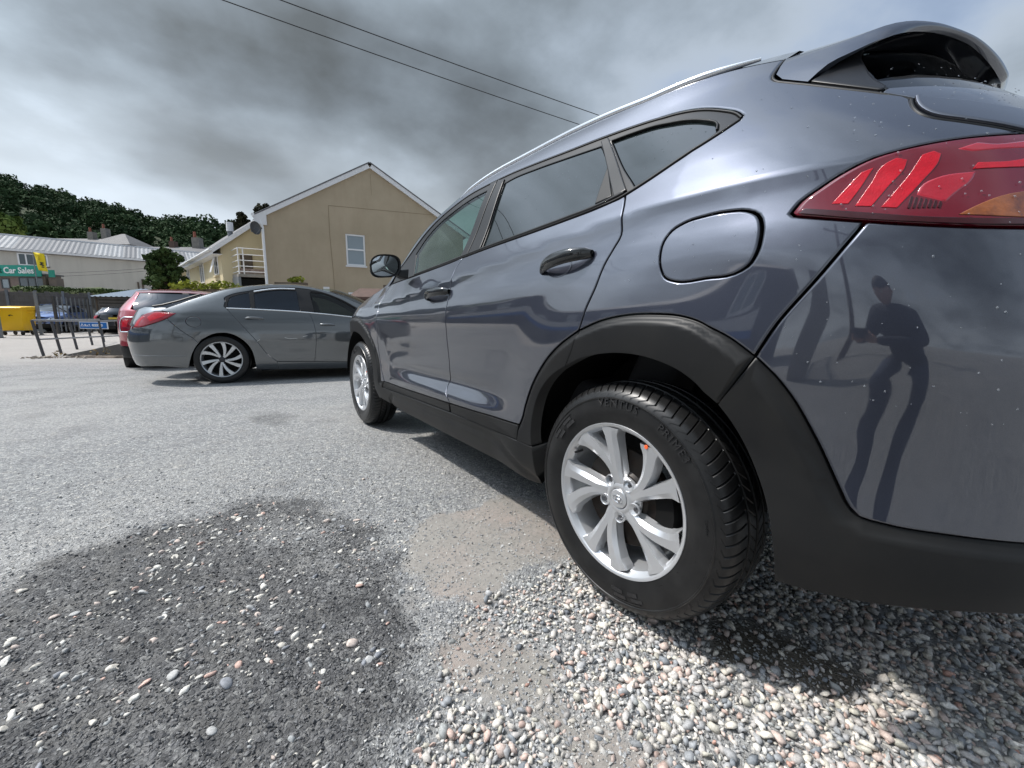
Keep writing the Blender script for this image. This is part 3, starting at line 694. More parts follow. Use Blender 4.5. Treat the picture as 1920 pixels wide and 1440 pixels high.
    for k,a0 in enumerate(base):
        pair=1 if k%2==0 else -1
        rows=[]
        ctr=a0+pair*18.0                                  # centre line of this forked pair
        def mid_(t):
            r=.034+(.2168-.034)*t
            off=math.degrees(math.asin(min(.9,.0105/r))) if r<.086 else 7.0+9.8*((r-.086)/.1308)**1.0
            a=R(ctr-17*(1-t)**1.25-pair*off); return np.array([r*math.cos(a),r*math.sin(a)])
        for t in np.linspace(0,1,21):
            c=mid_(t); d=mid_(min(1,t+.02))-mid_(max(0,t-.02)); d/=np.linalg.norm(d); nrm=np.array([-d[1],d[0]])
            wf=.0098+.0135*t**1.2+.008*float(sstep(.84,1,t))
            face=.0335-.021*t**.85
            wb=wf+.0055+.002*(1-t); dep=face+.034
            lowside=.0090*math.sin(math.pi*min(1,t*1.05))+.001
            e1,e2=(lowside,.0006) if pair>0 else (.0006,lowside)
            ridge=-pair*wf*.25
            cs=[(-wb,dep),(-wf*1.08,face+e1+.007),(-wf,face+e1),(ridge,face),(wf,face+e2),(wf*1.08,face+e2+.007),(wb,dep)]
            rows.append([(x,-(c[0]+nrm[0]*u),c[1]+nrm[1]*u) for u,x in cs])
        o=grid_mesh('spoke',rows,M['rim'],wh,sharp=.10,flip=True)
        if k==1:
            a=R(63); r=.2105
            MB().lathe([(0,0),(.0052,0),(.0062,.0012)],'x',14,origin=(.0108,-r*math.cos(a),r*math.sin(a))).build('paint_dot',M['orange'],o)
    # lug nuts in dark pockets
    for q in range(5):
        a=R(64-72*q-6); r=.057; c=Vector((.0,-r*math.cos(a),r*math.sin(a)))
        MB().lathe([(.0190,.0340),(.0172,.0290),(.0150,.0305),(.0140,.050),(.0,.050)],'x',20,origin=tuple(c)).build('lug_pocket',M['rim'],wh,smooth=.5)
        nb=MB().lathe([(.0,.0340),(.0055,.0345),(.0062,.036),(.0062,.0375),(.0098,.039),(.0098,.050)],'x',6,origin=tuple(c)); nb.build('lug_nut',M['steel'],wh)
    cap=MB().lathe([(.0,.0248),(.018,.0250),(.0265,.0262),(.029,.0285),(.0295,.033)],'x',40).build('centre_cap',M['rim'],wh,smooth=.6)
    # emblem: slanted oval ring with a leaning H of two strokes and a joining swoosh
    eb=MB(); N_=28
    pts=[(.0236,-.0175*math.cos(t)+.003*math.sin(t),.0105*math.sin(t)) for t in np.linspace(0,2*math.pi,N_+1)]
    eb.tube(pts,.0009,6,cap=False)
    for p in ([(-.011,-.0078),(-.0075,.001),(-.003,.0088)],[(.003,-.0088),(.0075,-.001),(.011,.0078)],[(-.0075,-.001),(0,.0016),(.0075,.0005)]):
        eb.tube([(.0237,-u,v) for u,v in p],[.0012,.0018,.0012],6)
    eb.build('emblem',M['chrome'],cap,smooth=.8)
    a=R(149); r=.197; p=Vector((.045,-r*math.cos(a),r*math.sin(a)))
    MB().tube([p,p+Vector((-.012,.004,-.003)),p+Vector((-.026,.010,-.006))],[.0042,.0042,.0035],10).build('valve_stem',M['rubber'],wh,smooth=.6)
    MB().lathe([(.05,.060),(.148,.060),(.150,.066),(.150,.080),(.05,.080)],'x',56).build('brake_disc',M['disc'],wh,smooth=.5)
    MB().lathe([(.0,.052),(.074,.052),(.082,.060)],'x',40).build('disc_bell',M['disc'],wh,smooth=.5)
    cb=MB()
    for q in range(5):
        a=R(-12+q*11); 
        for rr in (.118,.172): cb.v.append((.045,-rr*math.cos(a),rr*math.sin(a)))
    for q in range(5):
        a=R(-12+q*11)
        for rr in (.118,.172): cb.v.append((.10,-rr*math.cos(a),rr*math.sin(a)))
    for q in range(4):
        i=q*2; cb.f+=[(i,i+2,i+3,i+1),(i+1,i+3,i+13,i+11),(i,i+10,i+12,i+2)]
    cb.f+=[(0,1,11,10),(8,18,19,9)]; cb.mi=[0]*len(cb.f)
    cb.build('brake_caliper',M['dark'],wh)
    return wh

# ---------------------------------------------------------------- build the SUV
def build_suv():
    sf=Surf(P,HALF)
    root=thing('parked_suv',(0,0,0),'dark blue-grey metallic SUV filling the right foreground, with black arch cladding and silver alloy wheels','suv')
    pt=M['suv']
    # key lines in (distance along flank, height)
    dlo_top=PL("2.150,1.215 2.050,1.268 1.930,1.325 1.808,1.379 1.640,1.446 1.459,1.500 1.280,1.535 1.104,1.543 0.900,1.541 0.686,1.527 0.516,1.513 0.296,1.496 0.190,1.485 0.086,1.470 0.029,1.457 -0.025,1.437 -0.085,1.404 -0.133,1.371 -0.150,1.354")
    dlo_bot=PL("-0.152,1.340 -0.139,1.321 -0.116,1.300 -0.059,1.272 0.011,1.243 0.060,1.226 0.093,1.217 0.172,1.208 0.315,1.199 0.460,1.192 0.635,1.185 0.835,1.177 1.018,1.167 1.219,1.154 1.464,1.141 1.761,1.127 2.000,1.117 2.150,1.112")
    bseam=PL("1.060,1.165 1.084,1.120 1.086,1.070 1.087,0.968 1.087,0.780 1.089,0.700 1.090,0.640 1.097,0.600 1.115,0.568 1.128,0.535 1.120,0.510 1.098,0.487 1.072,0.462 1.066,0.449")
    rseam=PL("0.072,1.222 0.060,1.190 0.050,1.140 0.046,1.105 0.064,1.070 0.088,1.025 0.108,0.962 0.135,0.901 0.153,0.848 0.157,0.838")
    rseam_low=PL("0.157,0.838 0.171,0.788 0.207,0.724")
    fseam=PL("2.150,1.112 2.235,1.060 2.215,0.963 2.180,0.888 2.183,0.785 2.180,0.670 2.130,0.520 2.070,0.432")
    doorbot=PL("0.468,0.472 0.603,0.464 0.824,0.456 1.066,0.449 1.433,0.440 1.758,0.433 2.070,0.432")
    archO=PL("0.468,0.472 0.454,0.500 0.441,0.550 0.413,0.614 0.370,0.676 0.310,0.739 0.240,0.792 0.157,0.838 0.066,0.869 -0.026,0.884 -0.107,0.886 -0.180,0.880 -0.230,0.865 -0.270,0.840 -0.311,0.797")
    archO2=PL("-0.311,0.797 -0.334,0.763 -0.355,0.722 -0.374,0.673 -0.391,0.624 -0.404,0.583 -0.414,0.553 -0.424,0.526 -0.434,0.511 -0.455,0.506 -0.520,0.5045 -0.600,0.504 -0.868,0.504")
    archI=PL("0.374,0.415 0.382,0.460 0.382,0.510 0.364,0.585 0.320,0.648 0.257,0.699 0.207,0.724 0.142,0.753 0.061,0.773 -0.011,0.781 -0.077,0.779 -0.136,0.769 -0.191,0.751 -0.235,0.724 -0.271,0.686")
    archI2=PL("-0.271,0.686 -0.290,0.652 -0.307,0.612 -0.326,0.555 -0.339,0.509 -0.347,0.470 -0.358,0.395 -0.363,0.330")
    bumpbot=PL("-0.363,0.330 -0.391,0.337 -0.425,0.344 -0.455,0.351 -0.503,0.363 -0.554,0.375 -0.600,0.382 -0.868,0.384")
    bumpseam=PL("-0.400,1.047 -0.389,1.014 -0.370,0.961 -0.331,0.864 -0.311,0.797")
    lamp_top=PL("-0.322,1.080 -0.329,1.100 -0.344,1.120 -0.362,1.142 -0.388,1.164 -0.412,1.174 -0.440,1.182 -0.468,1.187 -0.495,1.190 -0.520,1.193 -0.600,1.180")
    lamp_bot=PL("-0.600,1.020 -0.540,1.021 -0.494,1.025 -0.447,1.034 -0.400,1.047 -0.356,1.062 -0.327,1.073")
    tg=PL("-0.106,1.529 -0.110,1.500 -0.118,1.474 -0.135,1.454 -0.162,1.436 -0.204,1.410 -0.279,1.364 -0.335,1.330 -0.375,1.303 -0.381,1.286 -0.392,1.266 -0.408,1.248 -0.453,1.224 -0.489,1.208 -0.520,1.193")
    fuel=PL("-0.104,1.000 -0.097,1.031 -0.100,1.064 -0.117,1.088 -0.148,1.102 -0.196,1.108 -0.237,1.108 -0.266,1.101 -0.282,1.088 -0.290,1.068 -0.294,1.038 -0.293,1.006 -0.285,0.982 -0.270,0.969 -0.228,0.964 -0.148,0.963 -0.121,0.974")
    zt=PL("-0.106,1.529 0.000,1.546 0.120,1.562 0.280,1.583 0.440,1.603 0.620,1.618 0.850,1.627 1.000,1.626 1.120,1.614 1.240,1.592 1.360,1.562 1.470,1.528 1.620,1.480 1.800,1.412 1.950,1.345 2.080,1.280 2.180,1.222 2.240,1.180 2.290,1.140 2.330,1.125")
    hood=PL("2.330,1.125 2.480,1.095 2.650,1.060 2.850,1.010 3.050,0.950 3.200,0.900")
    cm=lambda p,s=.014,**k: catmull(p,s,**k)
    fc=np.array([2.67,.33])
    arc=lambda r,a0,a1,n=40: np.array([[fc[0]+r*math.cos(a),fc[1]+r*math.sin(a)] for a in np.linspace(R(a0),R(a1),n)])
    farO=arc(.552,170,8); farI=arc(.437,176,4)
    J=lambda *a: np.vstack(a)
    # ---- doors
    front_loop=J(cm(bseam)[::-1],cm(dlo_bot[dlo_bot[:,0]>1.062]),cm(fseam),cm(doorbot[doorbot[:,0]>1.07])[::-1])
    rear_loop=J(cm(dlo_bot[(dlo_bot[:,0]>.075)&(dlo_bot[:,0]<1.055)]),cm(bseam),cm(doorbot[doorbot[:,0]<1.06])[::-1],cm(archO[:8]),cm(rseam)[::-1])
    fd=panel(sf,'front_door',front_loop,pt,root,grid=.02)
    rd=panel(sf,'rear_door',rear_loop,pt,root,grid=.02)
    # ---- body side: quarter, pillars, cant rail
    side=J(cm(archO[7:])[::-1],cm(rseam)[::-1],cm(dlo_bot[dlo_bot[:,0]<.072])[::-1],cm(dlo_top)[::-1],[[2.235,1.105]],[[2.29,1.10]],cm(zt)[::-1],cm(tg),[[-.520,1.1935]],cm(lamp_top[:-1])[::-1],cm(lamp_bot[4:])[::-1],cm(bumpseam))
    fuelc=cm(fuel,.010,closed=True)
    panel(sf,'body_side',side,pt,root,grid=.017,holes=[fuelc])
    panel(sf,'fuel_flap',fuelc,pt,root,grid=.017,gap=.0028)
    # ---- rear bumper, tail lamp, tailgate
    bump=J(cm(bumpseam)[::-1],cm(lamp_bot[:5])[::-1],[[-.68,1.015],[-.76,1.012],[-.828,1.01],[-.846,.9],[-.866,.75],[-.868,.62]],cm(archO2)[::-1])
    panel(sf,'rear_bumper',bump,pt,root,grid=.019)
    # ---- fenders and front end
    fend=J(cm(fseam)[::-1],cm(hood),[[3.30,.86],[3.20,.70],[3.18,.44]],farO[::-1],[[2.10,.44]])
    fend=J(cm(PL("2.070,0.432 2.130,0.520 2.180,0.670 2.183,0.785 2.180,0.888 2.215,0.963 2.235,1.060 2.150,1.112 2.235,1.105 2.330,1.125")),cm(hood),[[3.30,.86],[3.24,.70]],farO[::-1][4:])
    panel(sf,'front_fender',fend,pt,root,grid=.02)
    fb=[[3.25,.69],[3.31,.85],[3.64,.83],[3.64,.42],[3.21,.42]]
    panel(sf,'front_bumper',catmull(fb,.03,closed=True,sharp=.3),pt,root,grid=.04)
    panel(sf,'headlamp',catmull([[3.21,.895],[3.30,.865],[3.62,.845],[3.62,.93],[3.25,.945]],.03,closed=True,sharp=.3),M['tint'],root,grid=.04)
    panel(sf,'grille',catmull([[3.30,.40],[3.64,.40],[3.64,.22],[3.25,.22]],.03,closed=True,sharp=.3),M['clad'],root,grid=.04)
    # ---- cladding, 7 mm proud of the paint
    cl=M['clad']; o=.006
    def bevelrel(edge):
        return lambda vv: -.0065*(1-sstep(.0,.030,dist_line(vv,edge)))
    def dist_line(pts,line):
        a=line[:-1][None]; d=(line[1:]-line[:-1])[None]; q=pts[:,None]-a
        t=np.clip((q*d).sum(2)/np.maximum((d*d).sum(2),1e-12),0,1)
        return np.sqrt(((q-t[...,None]*d)**2).sum(2)).min(1)
    ao1,ao2,ao3=cm(archO[:8],.010),cm(archO[7:],.010),cm(archO2,.010)
    ai1,ai2,ai3=cm(archI[:7],.010),cm(archI[6:],.010),cm(archI2,.010)
    lift=.014
    rel=lambda e:(lambda vv: lift*sstep(.006,.024,dist_line(vv,e)))
    panel(sf,'arch_cladding',J(ao1,cm(rseam_low,.01)[1:],ai1[::-1],[[.395,.412]],[[.47,.409]]),cl,root,off=o-.010,grid=.009,relief=rel(ao1),gap=.0012,thick=.05)
    panel(sf,'arch_cladding',J(ao2,[[-.271,.686]],ai2[::-1],cm(rseam_low,.01)[::-1][1:]),cl,root,off=o-.010,grid=.009,relief=rel(ao2),gap=.0012,thick=.05)
    bc=J(ao3,[[-.869,.384]],cm(bumpbot,.012)[::-1],ai3[::-1])
    panel(sf,'bumper_cladding',bc,cl,root,off=o-.010,grid=.013,relief=rel(ao3),gap=.0012,thick=.05)
    dcl=lambda a,b:J([[a,.409+.0]],[[a,.455 if a<1 else .446]],[[b,.446 if b<1.2 else .430]],[[b,.409-.012*(b>1.5)]])
    dr=J(cm(doorbot[doorbot[:,0]<1.061]),[[1.062,.449]],[[1.062,.404]],[[.47,.411]]); panel(sf,'door_cladding',dr,cl,root,off=o,grid=.016,gap=.0022)
    df=J([[1.072,.449]],cm(doorbot[doorbot[:,0]>1.07]),[[2.09,.392]],[[1.5,.398]],[[1.072,.404]]); panel(sf,'door_cladding',df,cl,root,off=o,grid=.016,gap=.0022)
    sill=J(cm(PL("0.372,0.411 0.718,0.408 1.074,0.401 1.445,0.395 1.946,0.389 2.115,0.388")),cm(PL("2.150,0.300 1.888,0.268 1.499,0.262 1.151,0.260 0.874,0.258 0.647,0.258 0.440,0.256 0.366,0.262")))
    def sillrel(vv):
        inner=sstep(.0,.03,dist_line(vv,PL("0.36,0.272 0.47,0.300 0.60,0.360 0.75,0.374 1.2,0.366 1.70,0.358 1.93,0.352 2.0,0.310 2.02,0.20")))
        return np.where(True,-.004+.008*inner,0)
    panel(sf,'sill',catmull(sill,.02,closed=True,sharp=.5),cl,root,off=o,grid=.014,gap=.001,thick=.08,relief=sillrel)
    fcl=J(farO,[[3.17,.30]],[[3.10,.30]],farI[::-1],[[2.20,.30]],[[2.13,.302]],[[2.095,.392]],[[2.075,.430]])
    panel(sf,'arch_cladding',fcl,cl,root,off=o-.010,grid=.014,relief=rel(farO),gap=.0012,thick=.05)
    # lower valance under the rear bumper cladding and the underbody tub
    # ---- windows: one dark surround behind separate panes
    dlo=J(cm(dlo_top)[::-1],cm(dlo_bot)[::-1][:-1][::1])
    dlo=J(cm(dlo_bot)[::-1],cm(dlo_top)[::-1])
    rgl=PL("0.928,1.500 0.914,1.347 0.894,1.196 0.645,1.204 0.468,1.210 0.320,1.216 0.192,1.224 0.221,1.362 0.312,1.463 0.497,1.481 0.700,1.498 0.860,1.505")
    qgl=PL("0.262,1.463 0.177,1.456 0.072,1.441 -0.005,1.417 -0.066,1.386 -0.112,1.352 -0.122,1.334 -0.112,1.316 -0.085,1.297 -0.035,1.274 0.054,1.248 0.060,1.254 0.140,1.330")
    fgl=PL("1.730,1.142 1.860,1.290 1.750,1.356 1.591,1.422 1.401,1.471 1.230,1.500 1.062,1.506 1.070,1.425 1.084,1.296 1.090,1.181 1.237,1.172 1.480,1.158")
    fglc,rglc,qglc=catmull(fgl,.015,closed=True,sharp=.45),catmull(rgl,.015,closed=True,sharp=.35),catmull(qgl,.012,closed=True,sharp=.6)
    sur=panel(sf,'window_surround',dlo,M['trim'],root,off=-.003,grid=.02,gap=.0015,holes=[fglc,rglc,qglc],thick=.02)
    for nm,lp,g in (('front_window',fglc,M['glass']),('rear_window',rglc,M['tint']),('quarter_window',qglc,M['tint'])):
        panel(sf,nm,lp,g,root,off=-.007,grid=.03,gap=.0005,roll=.002,drop=.0008,thick=.004)
    # seals round the window outline, pillar joints
    def strip(name,pl,wd,m,off,parent=root,mirror=True,h=None):
        c=catmull(pl,.012); nn=sf.N(c[:,0],c[:,1]); X=sf.P(c[:,0],c[:,1])+off*nn
        for s in ((0,1) if mirror else (0,)):
            Y=X*np.array([-1,1,1])+np.array([2*HALF,0,0]) if s else X
            MB().tube([Vector(p) for p in Y],wd/2,6).build(name,m,parent,smooth=1.2)
    strip('window_seal',dlo_bot+np.array([0,.004]),.007,M['rubber'],-.001)
    strip('window_seal',dlo_top-np.array([0,.002]),.006,M['rubber'],-.002)
    strip('belt_moulding',PL("0.080,1.232 0.172,1.217 0.315,1.208 0.460,1.201 0.635,1.194 0.835,1.186 1.02,1.176 1.219,1.164 1.464,1.151 1.700,1.138"),.011,M['trim'],.001)
    quarter=J(cm(PL("0.320,1.478 0.285,1.483 0.072,1.230 0.116,1.222"),.012)); panel(sf,'pillar_trim',catmull(PL("0.318,1.480 0.286,1.484 0.072,1.236 0.117,1.227"),.02,closed=True,sharp=.3),M['trim'],root,off=.0045,grid=.03,gap=.001)
    panel(sf,'pillar_trim',catmull(PL("0.218,1.362 0.126,1.232 0.194,1.224"),.02,closed=True,sharp=.3),M['clad'],root,off=.003,grid=.03,gap=.001)
    panel(sf,'pillar_trim',catmull(PL("1.066,1.536 1.006,1.536 1.018,1.172 1.088,1.166"),.02,closed=True,sharp=.3),M['trim'],root,off=.0045,grid=.03,gap=.001)
    panel(sf,'pillar_trim',catmull(PL("1.000,1.536 0.936,1.522 0.900,1.180 1.012,1.172"),.02,closed=True,sharp=.3),M['trim'],root,off=.0045,grid=.03,gap=.001)
    strip('window_seal',qgl[[0,1,2,3,4,5,6]]+np.array([0,.002]),.006,M['rubber'],-.001)
    # ---- tail lamp with its bright bars built as raised reflectors inside the lens outline
    lamp=J(cm(lamp_top,.008),cm(lamp_bot,.008))
    for i,lo in enumerate(panel(sf,'tail_lamp',lamp,M['lens'],root,off=.004,grid=.014,gap=.002,roll=.007,drop=.005,thick=.03)):
        bars=["-0.362,1.0839 -0.372,1.1110 -0.381,1.1363 -0.392,1.1427 -0.387,1.1094 -0.379,1.0797","-0.385,1.0742 -0.394,1.1124 -0.402,1.1485 -0.409,1.1549 -0.420,1.1489 -0.421,1.1347 -0.411,1.1013 -0.401,1.0698","-0.409,1.0670 -0.417,1.0904 -0.426,1.1194 -0.431,1.1549 -0.440,1.1601 -0.448,1.1539 -0.449,1.1408 -0.439,1.1027 -0.430,1.0783 -0.424,1.0624"]
        for bstr in bars: panel(sf,'light_bar',catmull(PL(bstr),.006,closed=True,sharp=.7),M['lensb'],lo,off=.0052,grid=.008,gap=.0004,roll=.0009,drop=.0003,thick=.003,mirror=False,one_sided='right' if i else None)
        panel(sf,'light_bar',catmull(PL("-0.480,1.121 -0.483,1.133 -0.512,1.133 -0.545,1.146 -0.598,1.150 -0.598,1.128 -0.545,1.122"),.008,closed=True,sharp=.7),M['lensb'],lo,off=.0052,grid=.01,gap=.0004,roll=.0009,drop=.0003,thick=.003,mirror=False,one_sided='right' if i else None)
        panel(sf,'indicator',catmull(PL("-0.476,1.0435 -0.490,1.058 -0.508,1.072 -0.538,1.081 -0.598,1.084 -0.598,1.034 -0.540,1.0335"),.008,closed=True,sharp=.7),M['amber'],lo,off=.0052,grid=.01,gap=.0004,roll=.0009,drop=.0003,thick=.003,mirror=False,one_sided='right' if i else None)
        osd='right' if i else None
        for bstr in ("-0.441,1.1022 -0.456,1.1140 -0.485,1.1180 -0.483,1.1027 -0.471,1.0809 -0.464,1.0657 -0.437,1.0829","-0.460,1.1604 -0.476,1.1706 -0.494,1.1663 -0.520,1.1707 -0.598,1.168 -0.598,1.157 -0.523,1.1562 -0.496,1.1549 -0.473,1.1537"):
            panel(sf,'reflector_panel',catmull(PL(bstr),.006,closed=True,sharp=.7),M['lensm'],lo,off=.0048,grid=.010,gap=.0004,roll=.003,drop=.001,thick=.003,mirror=False,one_sided=osd)
        for q in range(7):
            w0=-.4330-.0042*q; z0=1.0815-.0022*q; panel(sf,'lamp_rib',np.array([(w0,z0),(w0-.0022,z0-.0010),(w0-.0018,1.0600-.0005*q),(w0+.0004,1.0606-.0005*q)]),M['lensd'],lo,off=.0056,grid=.01,gap=.0001,roll=.0004,drop=.0004,thick=.002,mirror=False,one_sided=osd)
        panel(sf,'lamp_foot',catmull(PL("-0.330,1.0745 -0.400,1.0480 -0.447,1.0350 -0.494,1.0260 -0.598,1.0215 -0.598,1.0315 -0.494,1.0365 -0.447,1.0450 -0.400,1.0600 -0.336,1.0830"),.008,closed=True,sharp=.7),M['lensd'],lo,off=.0050,grid=.01,gap=.0004,roll=.0009,drop=.0003,thick=.003,mirror=False,one_sided='right' if i else None)
    # ---- tailgate: lip panel, shelf below the glass, glass, corner garnish, spoiler
    cl_w=lambda z: float(yc_(z))-LR+.003
    lipline=cm(PL("-0.371,1.309 -0.430,1.287 -0.503,1.258 -0.600,1.238 -0.740,1.232"),.014)
    lip=J(cm(PL("-0.375,1.303 -0.381,1.286 -0.392,1.266 -0.408,1.248 -0.453,1.224 -0.489,1.208 -0.520,1.193"),.010),[[-.60,1.185],[-.60,1.02],[-.70,1.015],[-.83,1.01],[cl_w(1.15),1.15],[cl_w(1.225),1.225]],lipline[:-2][::-1])
    panel(sf,'tailgate',lip,pt,root,grid=.02,off=.004,gap=.003)
    shelf=J(cm(PL("-0.331,1.333 -0.375,1.306"),.01),lipline[1:-2],[[cl_w(1.235),1.235],[cl_w(1.31),1.31]],cm(PL("-0.700,1.312 -0.560,1.322 -0.447,1.338 -0.377,1.350 -0.330,1.352"),.014))
    panel(sf,'tailgate',shelf,pt,root,grid=.02,gap=.0015,off=-.002)
    gl=J(cm(PL("-0.330,1.352 -0.377,1.350 -0.447,1.338 -0.560,1.322 -0.700,1.312"),.014),[[cl_w(1.32),1.322],[cl_w(1.56),1.555]],cm(PL("-0.420,1.556 -0.320,1.552 -0.226,1.520 -0.236,1.490 -0.258,1.450 -0.290,1.400"),.014))
    panel(sf,'rear_screen',gl,M['smoke'],root,grid=.03,gap=.0008,off=-.006,thick=.004)
    gar=J(cm(PL("-0.204,1.4125 -0.279,1.366 -0.331,1.334"),.01),cm(PL("-0.330,1.352 -0.290,1.400 -0.258,1.450 -0.236,1.490 -0.226,1.520"),.01),cm(PL("-0.222,1.530 -0.213,1.500 -0.205,1.455"),.01))
    panel(sf,'corner_garnish',gar,M['trim'],root,grid=.02,gap=.002,off=.003)
    # spoiler as a closed wing with a rolled trailing edge
    lo=np.array([(.283,-.290,1.416),(.30,-.315,1.449),(.34,-.350,1.480),(.37,-.376,1.500),(.41,-.400,1.519),(.45,-.413,1.533),(.52,-.433,1.549),(.60,-.453,1.560),(.68,-.477,1.560),(.76,-.493,1.555),(.86,-.509,1.543),(.925,-.515,1.535)])
    up=np.array([(.352,-.185,1.543),(.368,-.262,1.540),(.378,-.318,1.538),(.392,-.356,1.541),(.415,-.384,1.550),(.45,-.408,1.558),(.52,-.441,1.566),(.60,-.464,1.573),(.69,-.490,1.573),(.78,-.508,1.569),(.87,-.521,1.562),(.925,-.526,1.556)])
    rt=np.array([(.375,-.105,1.556),(.40,-.120,1.572),(.43,-.125,1.586),(.46,-.130,1.598),(.50,-.130,1.610),(.54,-.130,1.618),(.60,-.130,1.625),(.66,-.130,1.630),(.73,-.130,1.633),(.80,-.130,1.635),(.87,-.130,1.636),(.925,-.130,1.636)])
    seam=np.array([(.300,-.255,1.425)]*1)
    def full(c):
        c=catmull(c,.02,sharp=3); idx=np.linspace(0,len(c)-1,34); c=np.stack([np.interp(idx,np.arange(len(c)),c[:,k]) for k in range(3)],1)
        r=c[::-1][1:]*np.array([-1,1,1])+np.array([2*HALF,0,0]); return np.vstack([c,r])
    LO,UP,RT=full(lo),full(up),full(rt)
    seam=catmull(np.array([P(x,z) for x,z in PL("-0.204,1.4145 -0.165,1.4385 -0.138,1.457 -0.122,1.477 -0.114,1.502 -0.108,1.530")]),.004,sharp=3)+np.array([-.0015,0,0])
    sl=np.concatenate([[0],np.cumsum(np.linalg.norm(np.diff(seam,axis=0),axis=1))]); sl/=sl[-1]
    half=(len(LO)+1)//2; dec=np.array([max(0,1-i/9)**1.6 for i in range(half)]); dec=np.concatenate([dec,dec[::-1][1:]])
    def rowf(f,push=0):
        r=LO*(1-f)+UP*f; q=np.array([np.interp(f,sl,seam[:,k]) for k in range(3)])
        bl=q-r[0]; br=bl*np.array([-1,1,1]); n=len(LO); r=r.copy()
        for i in range(n): r[i]+= (bl if i<half-1 else br)*dec[i]
        r[:,1]-=push*(1-dec); return r
    mid=UP*.5+RT*.5+np.array([0,0,.006]); q1=UP*.8+RT*.2+np.array([0,0,.003])
    UND=LO+np.array([0,.012,.006])
    grid_mesh('spoiler',[UND+np.array([0,.06,-.012]),UND,LO]+[rowf(f,.006*math.sin(math.pi*f)) for f in (.03,.2,.4,.6,.8,.97)]+[UP,q1,mid,RT],pt,root,sharp=.9)
    # black gap line under the seam
    strip('tailgate_seal',tg[:9],.008,M['rubber'],-.004)
    strip('tailgate_seal',tg[8:],.007,M['rubber'],-.004)
    # ---- roof, bonnet, windscreen
    def arch(y,x0,z0,crown,n=17):
        t=np.linspace(0,1,n); xs=x0+(2*HALF-2*x0)*t; return np.stack([xs,np.full(n,y),z0+crown*(1-(2*t-1)**2)**.6],1)
    ztc=cm(zt,.03); rows=[]
    roofpts=[q for q in ztc if -.106<=q[0]<=1.30]
    for w,z in roofpts:
        p=P(w,z); rows.append(arch(p[1],p[0],p[2]-.002,max(.012,1.640-p[2]) if w<1.1 else max(.02,.055-.1*(w-1.1))))
    grid_mesh('roof',rows,pt,root,flip=False)
    wrow=[]
    for w,z in [q for q in ztc if q[0]>=1.30 and q[0]<2.26]:
        p=P(w,z); a=arch(p[1],p[0],p[2],0); t=np.linspace(-1,1,17); a[:,1]+=.16*(1-t*t); a[:,2]+=.03*(1-t*t); wrow.append(a)
    grid_mesh('windscreen',wrow,M['glass'],root)
    hrow=[]
    for w,z in [q for q in cm(J(zt[-2:],hood[1:],[[3.4,.86]]),.05)]:
        p=P(w,z); a=arch(p[1],p[0],p[2]-.002,.07); t=np.linspace(-1,1,17); a[:,1]+=.14*(1-t*t); hrow.append(a)
    grid_mesh('bonnet',hrow,pt,root)
    # roof rails
    rr=cm(PL("-0.060,1.552 0.010,1.556 0.090,1.564 0.171,1.573 0.293,1.592 0.437,1.611 0.596,1.627 0.774,1.637 0.923,1.638 1.069,1.630 1.213,1.604 1.320,1.572 1.400,1.545"),.03)
    for s in (0,1):
        X=[]
        for i,(w,z) in enumerate(rr):
            p=P(w,min(z,1.655)-.012); p=np.array([p[0]+.012,p[1],z]); 
            if s: p[0]=2*HALF-p[0]
            X.append(p)
        n=len(X); rad=[.012*min(1,.35+min(i,n-1-i)/4) for i in range(n)]
        MB().tube([Vector(p) for p in X],rad,10).build('roof_rail',M['silver'],root,smooth=.9)
    # ---- door handles: bowed grips over scooped recesses
    def handle(w0,z0,w1,z1,door,side):
        n=15; V=[];rows=[]
        for t in np.linspace(0,1,n):
            w=w0+(w1-w0)*t; z=z0+(z1-z0)*t; p=P(w,z); nn=sf.N(np.array(w),np.array(z))
            bow=.040*math.sin(math.pi*min(1,max(0,(t*1.06-.03))))**.55
            hgt=.0150+.007*math.sin(math.pi*t)**.7-(.004 if t<.1 or t>.93 else 0)
            c=p+nn*(bow+.004); up=np.array([0,0,1.0]); row=[]
            for a in np.linspace(0,2*math.pi,13)[:-1]:
                row.append(c+up*hgt*math.cos(a)+nn*.0105*math.sin(a))
            row.append(row[0]); rows.append(row)
        a=np.array(rows)
        if side: a=a*np.array([-1,1,1])+np.array([2*HALF,0,0])
        h=grid_mesh('door_handle',a,M['trim_gloss'],door,sharp=1.2)
        # cap joint
        # pocket: dark dished oval behind the grip
        cw,cz=w0+(w1-w0)*.36,z0+(z1-z0)*.36-.006; prows=[]
        for rr_,dp in ((1.0,.0012),(.93,.0016),(.75,-.004),(.45,-.012),(.05,-.015)):
            prow=[]
            for a_ in np.linspace(0,2*math.pi,29):
                w=cw+.062*rr_*math.cos(a_); z=cz+.031*rr_*math.sin(a_)-.012*rr_*math.cos(a_)*.0; p=P(w,z)+sf.N(np.array(w),np.array(z))*dp; prow.append(p)
            prows.append(prow)
        a=np.array(prows)
        if side: a=a*np.array([-1,1,1])+np.array([2*HALF,0,0])
        grid_mesh('handle_recess',a,pt,door)
    M['trim_gloss']=mat('gloss_black',(.012,.013,.013),.10,coat=.5,coat_rough=.02,noise=(60,.4,(.03,.03,.03)))
    for s in (0,1):
        handle(.372,1.032,.140,1.064,rd[s],s); handle(1.352,.978,1.085,1.002,fd[s],s)
